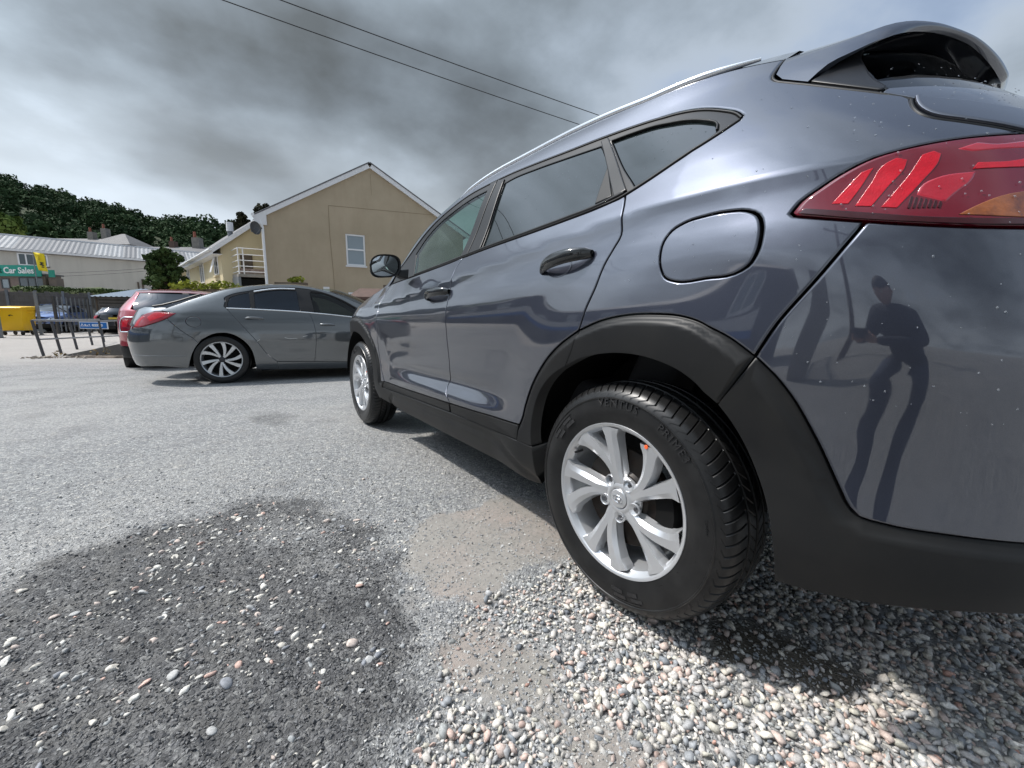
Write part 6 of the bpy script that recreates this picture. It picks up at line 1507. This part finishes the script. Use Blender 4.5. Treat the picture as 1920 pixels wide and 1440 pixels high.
# ---------------------------------------------------------------- yellow wheeled bin
def bin_():
    b=thing('wheelie_bin',(-8.16,26.72,0),'large bright yellow four-wheeled bin with a flat lid','bin',rz=R(-16))
    w0,w1=.37,.45; d0,d1=.36,.44
    body=MB().hexa([(-w0,-d0,.20),(w0,-d0,.20),(w0,d0,.20),(-w0,d0,.20),(-w1,-d1,1.12),(w1,-d1,1.12),(w1,d1,1.12),(-w1,d1,1.12)]).build('body',M['yellow'],b); bevel(body,.03)
    bevel(MB().box(-.475,.475,-.47,.47,1.10,1.16).build('rim',M['yellow'],b),.012)
    bevel(MB().hexa([(-.485,-.49,1.163),(.485,-.49,1.163),(.485,.47,1.163),(-.485,.47,1.163),(-.45,-.44,1.21),(.45,-.44,1.21),(.45,.45,1.27),(-.45,.45,1.27)]).build('lid',M['yellow'],b),.015)
    for x in (-.29,.29):
        for y in (-.28,.28):
            MB().cyl((x-.025,y,.085),(x+.025,y,.085),.085,14).build('castor',M['rubber'],b); MB().box(x-.04,x+.04,y-.03,y+.03,.14,.20).build('castor_fork',M['galv'],b)
    e=MB().tube([(.0,-.425,.86),(.08,-.43,.87),(.14,-.43,.85)],.012,5); e.tube([(.02,-.425,.83),(.07,-.43,.88)],.018,5); e.build('stencil_mark',M['blackink'],b)
    MB().tube([(-.45,-.1,1.0),(-.52,-.1,1.0),(-.52,.1,1.0),(-.45,.1,1.0)],.016,6).build('side_handle',M['yellow'],b); MB().tube([(.45,-.1,1.0),(.52,-.1,1.0),(.52,.1,1.0),(.45,.1,1.0)],.016,6).build('side_handle',M['yellow'],b)
bin_()
# ---------------------------------------------------------------- leaning steel railing with its blue sign, ramp wall and broken edge
def railing():
    r=thing('steel_railing',(-4.02,12.17,0),'leaning dark steel railing along the ramp edge with two long rails','railing')
    pts=[(-.0,0),(.14,.56),(.05,2.3),(-.04,4.4),(-.11,6.4)]; lean=-.085
    tops=[]
    for i,(x,y) in enumerate(pts):
        zb=0 if i<2 else -.12*(i-1)*0; t=Vector((x+lean*(1-.12*i),y,.76)); MB().tube([(x,y,zb),t],.027,8).build('post',M['railm'],r,smooth=.8); tops.append(t)
    ext=Vector((2.3,5.4,.80))
    MB().tube(tops,.019,8).build('top_rail',M['railtop'],r,smooth=.8)
    MB().tube([tops[0],Vector((.55,2.0,.74)),Vector((1.4,3.8,.76)),ext],.019,8).build('top_rail',M['railtop'],r,smooth=.8)
    MB().tube([Vector(((lean*.5),0,.36)),Vector((.60,2.0,.34)),Vector((1.5,3.8,.33)),Vector((2.4,5.4,.32))],.018,8).build('mid_rail',M['railtop'],r,smooth=.8)
    for x,y in ((.62,2.0),(1.02,2.95),(1.45,3.9)):
        MB().tube([(x,y,-.02),(x-.04,y,.74)],.022,8).build('post',M['railm'],r,smooth=.8)
railing()
def sign():
    s=thing('directional_sign',(-3.99,15.12,.52),'small blue sign with white lettering hanging on the steel railing','sign',rz=R(-35.5))
    MB().box(0,.76,0,.02,0,.19).build('board',M['pvc'],s); MB().box(.018,.742,-.006,-.001,.018,.172).build('face',M['blue'],s)
    text3('M.o.T.  RESERVED',.088,.003,M['white_ink'],s,(.145,-.010,.094),(R(90),0,0),sx=.74,bold=.002)
    e=MB()
    for k in range(3):
        a=R(90+120*k); e.tube([(.085+.042*math.cos(a),-.009,.097+.042*math.sin(a)),(.085+.042*math.cos(a+R(120)),-.009,.097+.042*math.sin(a+R(120)))],.006,5)
    e.build('emblem',M['white_ink'],s)
    for x in (.1,.66): MB().box(x-.02,x+.02,.02,.05,.07,.16).build('clamp',M['galv'],s)
sign()
w=thing('ramp_wall',(-3.2,12.1,0),'low stained concrete wall edging the ramp under the railing','wall')
MB().hexa([(-.50,-.12,-.02),(1.15,-1.12,-.02),(1.28,-.92,-.02),(-.38,.08,-.02),(-.50,-.12,.02),(1.15,-1.12,.44),(1.28,-.92,.44),(-.38,.08,.03)]).build('kerb_block',mat('dark_stained_concrete',(.13,.125,.12),.9,noise=(4,.8,(.22,.21,.19))),w)
rub=MB(); rr=np.random.default_rng(12)
rows=[]
for i in range(12):
    rows.append([(-3.55+k*.16+i*.02,11.72-k*.10-i*.035,(.02+.03*rr.random()) if 0<k<9 and 0<i<11 else .0) for k in range(10)])
o=grid_mesh('pit_shade',rows,M['pit_dark'],None); o['kind']='structure'  # flat dark sheet painted in place of the shaded sunken pit
st=MB()
pp=np.array([(lambda t:(-4.2+2.1*t,11.75-.75*t+rr.normal(0,.10),.012))(rr.random()) for _ in range(160)]); o=scatter('rubble_edge',pp,np.clip(.024*np.exp(rr.normal(0,.5,160)),.010,.06),sh8,f8,np.array([(.30,.26,.21),(.20,.15,.11),(.38,.34,.29)])[rr.integers(0,3,160)],SM,.6,9,smooth=False); o['kind']='stuff'
leaves('dry_weeds',[(-3.75,12.0,.05),(-3.1,11.45,.09),(-2.9,11.35,.12)],[(.10,.08,.07),(.07,.06,.09),(.06,.06,.10)],26,.018,leaf_mat('dry_weed',(.12,.09,.04),(.32,.24,.12)),seed=3)['kind']='stuff'
# ---------------------------------------------------------------- pergola with vine, planter bench, brick shed by the mirror
def pergola():
    p=thing('pergola',(-1.95,18.85,0),'brown timber pergola fence in front of the cream house','pergola',rz=R(-36))
    MB().box(-.1,3.4,-.06,.06,1.74,1.90).build('beam',M['oldwood'],p); MB().box(.3,3.4,-.05,.05,1.56,1.70).build('white_rail',M['render_cream'],p)
    x=.0
    while x<3.3: MB().box(x,x+.11,.07,.09,.1,1.50+.02*math.sin(x*9)).build('board',M['slat'],p); x+=.125
    for x in (.05,1.7,3.3): MB().box(x-.06,x+.06,-.04,.06,0,1.74).build('post',M['oldwood'],p)
pergola()
v=thing('climbing_vine',(-1.95,18.85,1.9),'bright yellow-green vine spilling over the pergola beam','vine',rz=R(-36))
leaves('foliage',[(x,.0+.1*math.sin(x*7),.10+.06*math.sin(x*5)) for x in np.linspace(-.1,2.0,12)]+[(.0,-.05,-.35),(.12,-.1,-.45)],[(.22,.16,.15)]*12+[(.2,.15,.15)]*2,42,.05,LEAF_LIME,v,seed=7)
MB().tube([(.1,.0,-1.9),(.05,.03,-1.0),(.15,.0,-.2),(.6,.02,.05),(1.6,.0,.08)],[.03,.025,.02,.015,.01],6).build('stem',M['oldwood'],v)
def planter(x,y,z,label):
    b=thing('raised_planter',(x,y,0),label,'planter',rz=R(-36)); MB().box(-.1,1.1,-.12,.12,z-.10,z).build('trough',M['oldwood'],b)
    for q in (.0,.5,1.0): MB().box(q-.03,q+.03,-.05,.05,0,z-.10).build('leg',M['oldwood'],b)
    v=thing('potted_plant',(x+.55,y-.40,z),'yellow-green plant growing in the brown trough by the tan wall','plant'); leaves('foliage',[(0,0,.10),(.14,-.10,.12),(-.10,.06,.08)],[(.17,.12,.13)]*3,36,.05,LEAF_LIME,v,seed=9); MB().tube([(0,0,0),(0,0,.10)],.01,5).build('stem',M['oldwood'],v)
planter(1.14,18.0,2.26,'brown timber trough on legs against the tan wall')
def brickshed():
    s=thing('brick_lean_to',(3.2,15.2,0),'small dark brick lean-to with a red-brown tiled roof beside the front of the SUV','lean-to',rz=R(-30))
    MB().box(0,1.3,0,1.4,0,1.62).build('wall',M['brick'],s); b=[(-.12,-.15,1.60),(1.45,-.15,1.60),(1.45,1.5,2.02),(-.12,1.5,2.02)]; MB().hexa([(x,y,z) for x,y,z in b]+[(x,y,z+.08) for x,y,z in b]).build('roof',M['brick'],s)
    MB().box(.7,1.1,-.02,.0,.9,1.4).build('hatch',M['oldwood'],s); MB().box(.95,1.25,.9,1.2,1.9,2.20).build('chimney_stub',M['oldwood'],s)
brickshed()
# ---------------------------------------------------------------- trees
def tree(name,x,y,z0,h,cr,label,m,n=8,per=220,leaf=.10,seed=0,group=None,trunk=.10):
    t=thing(name,(x,y,z0),label,'tree',group=group); r=np.random.default_rng(seed); cs=[];rad=[]
    tb=MB(); top=Vector((r.normal(0,.1)*cr,r.normal(0,.1)*cr,h*.80)); tb.tube([(0,0,0),(top.x*.3,top.y*.3,h*.3),top],[trunk,trunk*.75,trunk*.2],7)
    for k in range(n):
        a=2.4*k+r.uniform(-.4,.4); hh=h*(.34+.56*(k+.5)/n); rr_=cr*(1-.75*((k+.5)/n-.2)**2)*(r.uniform(.35,.75) if n<14 else r.uniform(.1,.95))
        c=(rr_*math.cos(a),rr_*math.sin(a),hh); cs.append(c); q=cr*(r.uniform(.34,.55) if n<14 else r.uniform(.16,.36)); rad.append((q,q,q*.8)); tb.tube([(top.x*.3,top.y*.3,hh*.62),(c[0]*.6,c[1]*.6,hh*.88),c],[trunk*.4,trunk*.22,trunk*.08],5)
    tb.build('trunk',M['oldwood'],t,smooth=.8); leaves('crown',cs,rad,per,leaf,m,t,seed); return t
tree('bushy_tree',-3.05,28.8,0,4.9,1.02,'dark green bushy tree between the slatted shed and the cream house',LEAF_MID,46,190,.055,3)
tree('garden_shrub',-26,95,12.0,3.6,2.6,'light yellow-green shrub above the left end of the long roof',leaf_mat('yellow_green_shrub',(.05,.09,.02),(.17,.22,.06)),8,120,.28,4)  # yellow-green is the leaves' own colour, varied at random per clump
# wooded hill
def hill():
    crest=np.array([(-330,430,92),(-200,410,86),(-140,392,80),(-95,369,72.5),(-86,362,67.5),(-74,352,64.8),(-59,341,59.9),(-40,326,54.2),(-32,320,51.3),(-23,313,48.4),(-12,305,49.8),(3,296,49.0),(11,288,48.0),(20,282,46.0),(60,262,40),(130,250,30),(260,240,18)],float)
    cx=catmull(crest,8,sharp=3); rows=[]
    f=[(-.62,.16),(-.50,.20),(-.40,.32),(-.28,.55),(-.15,.80),(-.05,.955),(0,1.0),(.08,1.0),(.5,.8)]
    cam_=np.array([-.9,-.7])
    for t,zz in f: rows.append([(*(cam_+(p[:2]-cam_)*(1+t)),(p[2]-8)*zz+8*zz) for p in cx])
    rows.insert(0,[(*(cam_+(p[:2]-cam_)*.26),-1.0) for p in cx])
    o=grid_mesh('hill',rows,mat('hill_undergrowth',(.030,.045,.018),.95,noise=(.05,.7,(.055,.065,.03)),bump=(.4,.6,.8)),None); o['kind']='structure'
    A=np.array(rows[1:]); r=np.random.default_rng(31); C=[];RD=[];tone=[]
    # crowns in staggered tiers
    for i in range(1,6):
        n=[0,84,98,112,128,146][i]
        for k in range(n*2):
            u=r.uniform(0,1)*(A.shape[1]-1); j=int(u); fr=u-j; i2=i+r.uniform(-.5,.5); a=int(np.clip(math.floor(i2),0,6)); g=i2-a
            p=(A[a,j]*(1-fr)+A[a,min(j+1,A.shape[1]-1)]*fr)*(1-g)+(A[a+1,j]*(1-fr)+A[a+1,min(j+1,A.shape[1]-1)]*fr)*g
            if p[0]<-170 or p[0]>75: continue
            s=r.uniform(1.9,5.6); C.append((p[0],p[1],p[2]+s*.75)); RD.append((s,s,s*r.uniform(.75,1.0))); tone.append(np.clip(r.beta(1.6,2.4)+.25*(fbm(np.array([p[0]]),np.array([p[1]]),.03,61)[0]-.5),0,1))
    o=leaves('woodland',C,RD,430,.40,LEAF_DARK,seed=33,tone=tone); o['kind']='stuff'
hill()
r_=np.random.default_rng(5)
for k,(x,y,z,h) in enumerate(((-57,205,20.5,12),(-50,200,19.5,11),(-46,204,20,12.5),(-40,198,19,10.5))):
    tree('hillside_tree',x,y,z,h,3.6,('leftmost of the trees at the hill foot','second from the left of the trees at the hill foot','third from the left of the trees at the hill foot','rightmost of the trees at the hill foot')[k],LEAF_DARK,7,90,.55,50+k,'pale trunked trees at the foot of the hill',trunk=.42)
tree('crest_tree',19.0,215,36.5,14,4.4,'dark tree rising behind the satellite dish',LEAF_BR,24,90,.38,61,trunk=.5)
tree('crest_tree',11.0,222,35.0,12.5,3.8,'bronze tinted tree standing just left of the dish on the skyline',LEAF_BR,24,90,.36,62,trunk=.5)
# ---------------------------------------------------------------- far slate-roofed houses behind the long roof
def far_house(x,y,w,d,e,r,rz,label,hip=False,wallm=None,stacks=(),z0=0,cat='house'):
    h=thing('slate_house',(x,y,z0),label,cat,rz=R(rz)); MB().box(0,w,0,d,0,e).build('wall',wallm or M['stonewall'],h)
    if hip: v=[(-.3,-.3,e),(w+.3,-.3,e),(w+.3,d+.3,e),(-.3,d+.3,e),(w*.46,d*.5,r),(w*.54,d*.5,r)]; f=[(0,1,5,4),(1,2,5),(2,3,4,5),(3,0,4),(0,3,2,1)]
    else: v=[(-.3,-.3,e),(w+.3,-.3,e),(w+.3,d+.3,e),(-.3,d+.3,e),(-.3,d*.5,r),(w+.3,d*.5,r)]; f=[(0,1,5,4),(1,2,5),(2,3,4,5),(3,0,4),(0,3,2,1)]
    rf=MB().add(v,f).build('roof',M['slate_far'],h)
    MB().box(-.35,w+.35,-.42,-.31,e-.16,e).build('gutter',M['railm'],h)
    for sx,sh,pots,sm in stacks:
        c=MB().box(sx-.55,sx+.55,d*.5-.5,d*.5+.5,e,sh).build('chimney',sm,rf if False else h)
        for k in range(min(pots,1)): MB().cyl((sx-.3+.6*k,d*.5,sh),(sx-.3+.6*k,d*.5,sh+.9),.22,8,.18).build('chimney_pot',M['pot'],h)
    return h
M['slate_far']=mat('pale_weathered_slate',(.12,.118,.122),.7,noise=(.8,.7,(.075,.075,.08)))
far_house(-21.0,116.2,8.6,7,14.9,17.6,-36,'house with a pale hipped slate roof above the long roof',True,M['slate_far'],((.7,18.6,1,M['stonewall']),))
far_house(-13.0,111,11,7,13.6,15.2,-36,'low slate-roofed house just right of the hipped roof',False,None,((4.5,16.3,2,M['brick']),))
far_house(-36.5,127.5,20,7,14.6,16.6,-36,'long mossy slate roof on the far left above the warehouse',False,None,((17.0,17.9,2,M['stonewall']),))
far_house(-5.0,78.8,6.5,6,10.2,11.6,-30,'dark slate roofed cottage behind the bushy tree',False,M['white'],((1.0,13.0,1,M['stonewall']),))
# ---------------------------------------------------------------- overhead lines
def cable(label,a,b,sag,rad,grp):
    pts=[]
    for i in range(25):
        t=i/24; p=Vector(a).lerp(Vector(b),t); p.z-=sag*4*t*(1-t); pts.append(p)
    o=MB().tube(pts,rad,6).build('overhead_cable',M['wire'],None,smooth=1); tag(o,label,'cable',grp)
cable('lower left of the two dark cables crossing the sky',(-11.0,11.45,7.75),(30.5,8.4,7.9),.45,.011,'overhead cables crossing the sky')
cable('upper right of the two dark cables crossing the sky',(-11.0,10.93,7.75),(30.5,7.3,7.9),.45,.011,'overhead cables crossing the sky')
cable('upper thin cable strung across the pale building',(-9.46,39.6,3.68),(-3.2,35.3,4.22),.05,.016,'cables in front of the long building')
cable('lower thin cable strung across the pale building',(-9.48,39.58,3.46),(-3.2,35.2,4.06),.06,.016,'cables in front of the long building')
# ---------------------------------------------------------------- things beside and behind the viewpoint that the paint mirrors
def garage():
    h=thing('garage_building',(-13.5,2.0,0),'long dark two-storey garage building with white windows, mirrored in the SUV doors','garage',rz=R(90))
    L_=27.0; e=4.5
    MB().box(0,L_,0,8,0,e).build('wall',mat('slate_blue_render',(.10,.105,.125),.9,noise=(.6,.5,(.07,.075,.09))),h)
    MB().add([(-.3,-.4,e),(L_+.3,-.4,e),(L_+.3,8.4,e),(-.3,8.4,e),(-.3,4,e+1.5),(L_+.3,4,e+1.5)],[(0,1,5,4),(1,2,5),(2,3,4,5),(3,0,4),(0,3,2,1)]).build('roof',M['slate'],h)
    for x in np.arange(1.5,L_-1.5,4.2): window(h,x,x+1.3,3.3,4.2,-.03,M['pvc'],M['blind'],bars=(x+.65,),t=.09)
    MB().box(1.0,L_-1,-.10,-.02,2.35,3.15).build('fascia_board',M['white'],h); MB().box(1.0,L_-1,-.11,-.02,1.75,2.33).build('fascia_board',M['blue'],h)
    for x in np.arange(2,L_-4,5.5): MB().box(x,x+3.4,-.05,-.01,.02,1.72).build('shutter',M['galv'],h)
garage()
def palisade():
    f=thing('palisade_fence',(-4.3,-.55,0),'grey palisade fence with a broad end pillar, mirrored in the rear bumper','fence',rz=R(186))
    MB().box(-.05,.50,-.22,.22,0,2.25).build('pillar',M['concrete'],f)
    for k in range(34):
        x=.66+k*.155; MB().add([(x-.034,-.02,.06),(x,-.04,.06),(x+.034,-.02,.06),(x-.034,-.02,1.82),(x,-.04,1.82),(x+.034,-.02,1.82),(x,-.03,1.95)],[(0,1,4,3),(1,2,5,4),(3,4,6),(4,5,6),(0,2,1),(0,3,5,2),(3,6,5)]).build('pale',M['galv'],f)
    for z in (.4,1.5): MB().box(.5,5.95,-.01,.04,z,z+.06).build('rail',M['railm'],f)
palisade()
p_=thing('utility_pole',(-7.5,-2.1,0),'tall dark timber utility pole behind the viewpoint, mirrored in the bumper','pole'); MB().tube([(0,0,0),(0,0,8.0)],[.13,.09],10).build('shaft',M['oldwood'],p_,smooth=.8); MB().box(-.05,.05,-.8,.8,7.4,7.5).build('crossarm',M['oldwood'],p_)
# the person holding the phone, stooping behind it, seen only as a reflection
def person():
    ph=Vector((-.896,-.737,.8648))-_f*.022
    root=thing('person',(-1.22,-1.30,0),'person in dark jacket and trousers stooping with a phone, mirrored in the bumper','person')
    base=Vector(root.location)
    fw=Vector((_f.x,_f.y,0)).normalized(); rt=Vector((fw.y,-fw.x,0)); up=Vector((0,0,1))
    G=lambda a,b,c: fw*a+rt*b+up*c
    hL,hR=ph-base+G(-.03,-.06,-.02),ph-base+G(-.03,.06,-.02)
    V=[G(-.30,0,.62),G(-.14,0,.78),G(.06,0,.96),G(.16,0,1.09),G(.22,0,1.17),            # pelvis, waist, chest, neck base, neck
       G(.14,-.20,1.07),G(.14,.20,1.07),G(.16,-.32,.86),G(.16,.32,.86),hL+G(-.06,-.02,-.03),hR+G(-.06,.02,-.03),   # shoulders, elbows, wrists
       G(-.28,-.13,.60),G(-.28,.13,.60),G(-.04,-.22,.44),G(-.06,.24,.44),G(-.34,-.16,.09),G(-.38,.18,.09),G(-.18,-.17,.035),G(-.22,.19,.035)]
    E=[(0,1),(1,2),(2,3),(3,4),(3,5),(3,6),(5,7),(6,8),(7,9),(8,10),(0,11),(0,12),(11,13),(12,14),(13,15),(14,16),(15,17),(16,18)]
    rad=[.19,.20,.205,.15,.065,.11,.11,.075,.075,.042,.042,.13,.13,.105,.105,.08,.08,.045,.045]
    me=bpy.data.meshes.new('body'); me.from_pydata([tuple(v) for v in V],E,[]); o=link('body',me,root,mat('dark_navy_clothing',(.035,.040,.055),.85,noise=(25,.4,(.03,.032,.04))))
    cm_=me.materials[0]; nt_=cm_.node_tree; b_=nt_.nodes['Principled BSDF']; src_=b_.inputs['Base Color'].links[0].from_socket   # jacket above the hip line, jeans below
    tc_=nt_.nodes.new('ShaderNodeTexCoord'); sx_=nt_.nodes.new('ShaderNodeSeparateXYZ'); nt_.links.new(tc_.outputs['Object'],sx_.inputs[0]); gt=nt_.nodes.new('ShaderNodeMath'); gt.operation='GREATER_THAN'; gt.inputs[1].default_value=.57; nt_.links.new(sx_.outputs[2],gt.inputs[0])
    mx_=nt_.nodes.new('ShaderNodeMix'); mx_.data_type='RGBA'; nt_.links.new(gt.outputs[0],mx_.inputs[0]); mx_.inputs[6].default_value=(.075,.095,.145,1); nt_.links.new(src_,mx_.inputs[7]); nt_.links.new(mx_.outputs[2],b_.inputs['Base Color'])
    sm=o.modifiers.new('skin','SKIN'); sm.use_smooth_shade=True
    for i,q in enumerate(me.skin_vertices[0].data): q.radius=(rad[i],rad[i]); q.use_root=(i==0)
    sd=o.modifiers.new('sub','SUBSURF'); sd.levels=2; sd.render_levels=2
    skin=mat('skin',(.50,.31,.23),.55)
    # head looking at the phone
    hv,hf=ico(4); hv=hv.copy(); hc=G(.31,0,1.27)
    x,y,z=hv[:,0].copy(),hv[:,1].copy(),hv[:,2].copy()
    r=1+.0*x; jaw=np.clip(-z,0,1); hv[:,1]*= .78-.16*jaw; hv[:,0]*=.95; hv[:,2]*=1.18
    nose=np.exp(-((y/.13)**2+((z+.12)/.20)**2))*(x>0); hv[:,0]+=nose*.26*(1-.6*np.clip((z+.12)/.3,0,1))
    for sy in (-.33,.33): hv[:,0]-=.10*np.exp(-(((y-sy)/.16)**2+((z-.08)/.10)**2))*(x>0)
    hv[:,0]-=.05*np.exp(-((y/.28)**2+((z+.50)/.05)**2))*(x>0)
    hb=bpy.data.meshes.new('head'); pts=[]
    tl=R(28)
    for a in hv*.108:
        xx=a[0]*math.cos(tl)+a[2]*math.sin(tl); zz=-a[0]*math.sin(tl)+a[2]*math.cos(tl); pts.append(tuple(hc+G(xx,a[1],zz)))
    hb.from_pydata(pts,[],hf.tolist()); hb.polygons.foreach_set('use_smooth',[True]*len(hf)); ho=link('head',hb,root,skin)
    cap=[(p,q) for p,q in zip(hv,pts)]
    hm=bpy.data.meshes.new('hair'); hp=[]; 
    for a in hv*.113:
        xx=a[0]*math.cos(tl)+a[2]*math.sin(tl); zz=-a[0]*math.sin(tl)+a[2]*math.cos(tl); hp.append(tuple(hc+G(xx,a[1],zz)))
    keep=[f for f in hf.tolist() if all((hv[i][2]>.30 or (hv[i][0]<.0 and hv[i][2]>-.45)) for i in f)]
    hm.from_pydata(hp,[],keep); hm.polygons.foreach_set('use_smooth',[True]*len(keep)); link('hair',hm,ho,mat('dark_hair',(.02,.015,.012),.7))
    for sy in (-1,1):
        MB().tube([hc+G(.0,sy*.078,.02),hc+G(-.01,sy*.094,.0),hc+G(.0,sy*.080,-.03)],[.012,.016,.008],8).build('ear',skin,ho,smooth=2)
        MB().lathe([(0,.006),(.008,.003),(.011,-.004)],'x',10,origin=tuple(hc+G(.085,sy*.034,-.035))).build('eye',M['white_ink'],ho,smooth=2)
        w=(hL if sy<0 else hR)
        hb_=MB(); pal=w+G(-.045,sy*.005,-.02); tip=w+G(.005,-sy*.015,.0)
        hb_.tube([w+G(-.075,sy*.015,-.03),pal,w+G(-.012,sy*.0,-.005)],[.026,.036,.034],10)
        for k in range(4):
            b=w+G(-.012,sy*.012,.022-.017*k); l=[.026,.030,.028,.022][k]
            hb_.tube([b,b+G(l*.8,sy*.010,.002),b+G(l*1.2,-sy*.012,0),b+G(l*.9,-sy*.032,-.002)],[.0095,.009,.0085,.007],8)
        b=w+G(-.045,-sy*.015,.02); hb_.tube([b,b+G(.012,-sy*.020,.022),b+G(.020,-sy*.045,.028)],[.012,.0105,.008],8)
        hb_.build('hand',skin,root,smooth=2)
        ft=V[17 if sy<0 else 18]; hl=V[15 if sy<0 else 16]
        bevel(MB().hexa([ft+G(-.24,-.048,-.033),ft+G(.06,-.048,-.033),ft+G(.06,.048,-.033),ft+G(-.24,.048,-.033),ft+G(-.23,-.045,.07),ft+G(.04,-.04,.025),ft+G(.04,.04,.025),ft+G(-.23,.045,.07)]).build('shoe',M['trim'],root),.02)
    phn=thing('mobile_phone',ph,'dark mobile phone held out sideways by the stooping person','phone'); q=_f.to_track_quat('Y','Z'); phn.rotation_mode='QUATERNION'; phn.rotation_quaternion=q
    bevel(MB().box(-.075,.075,-.008,.0,-.037,.037).build('case',M['trim'],phn),.003); MB().box(-.07,.07,-.0095,-.0082,-.033,.033).build('screen',M['tint'],phn)
person()
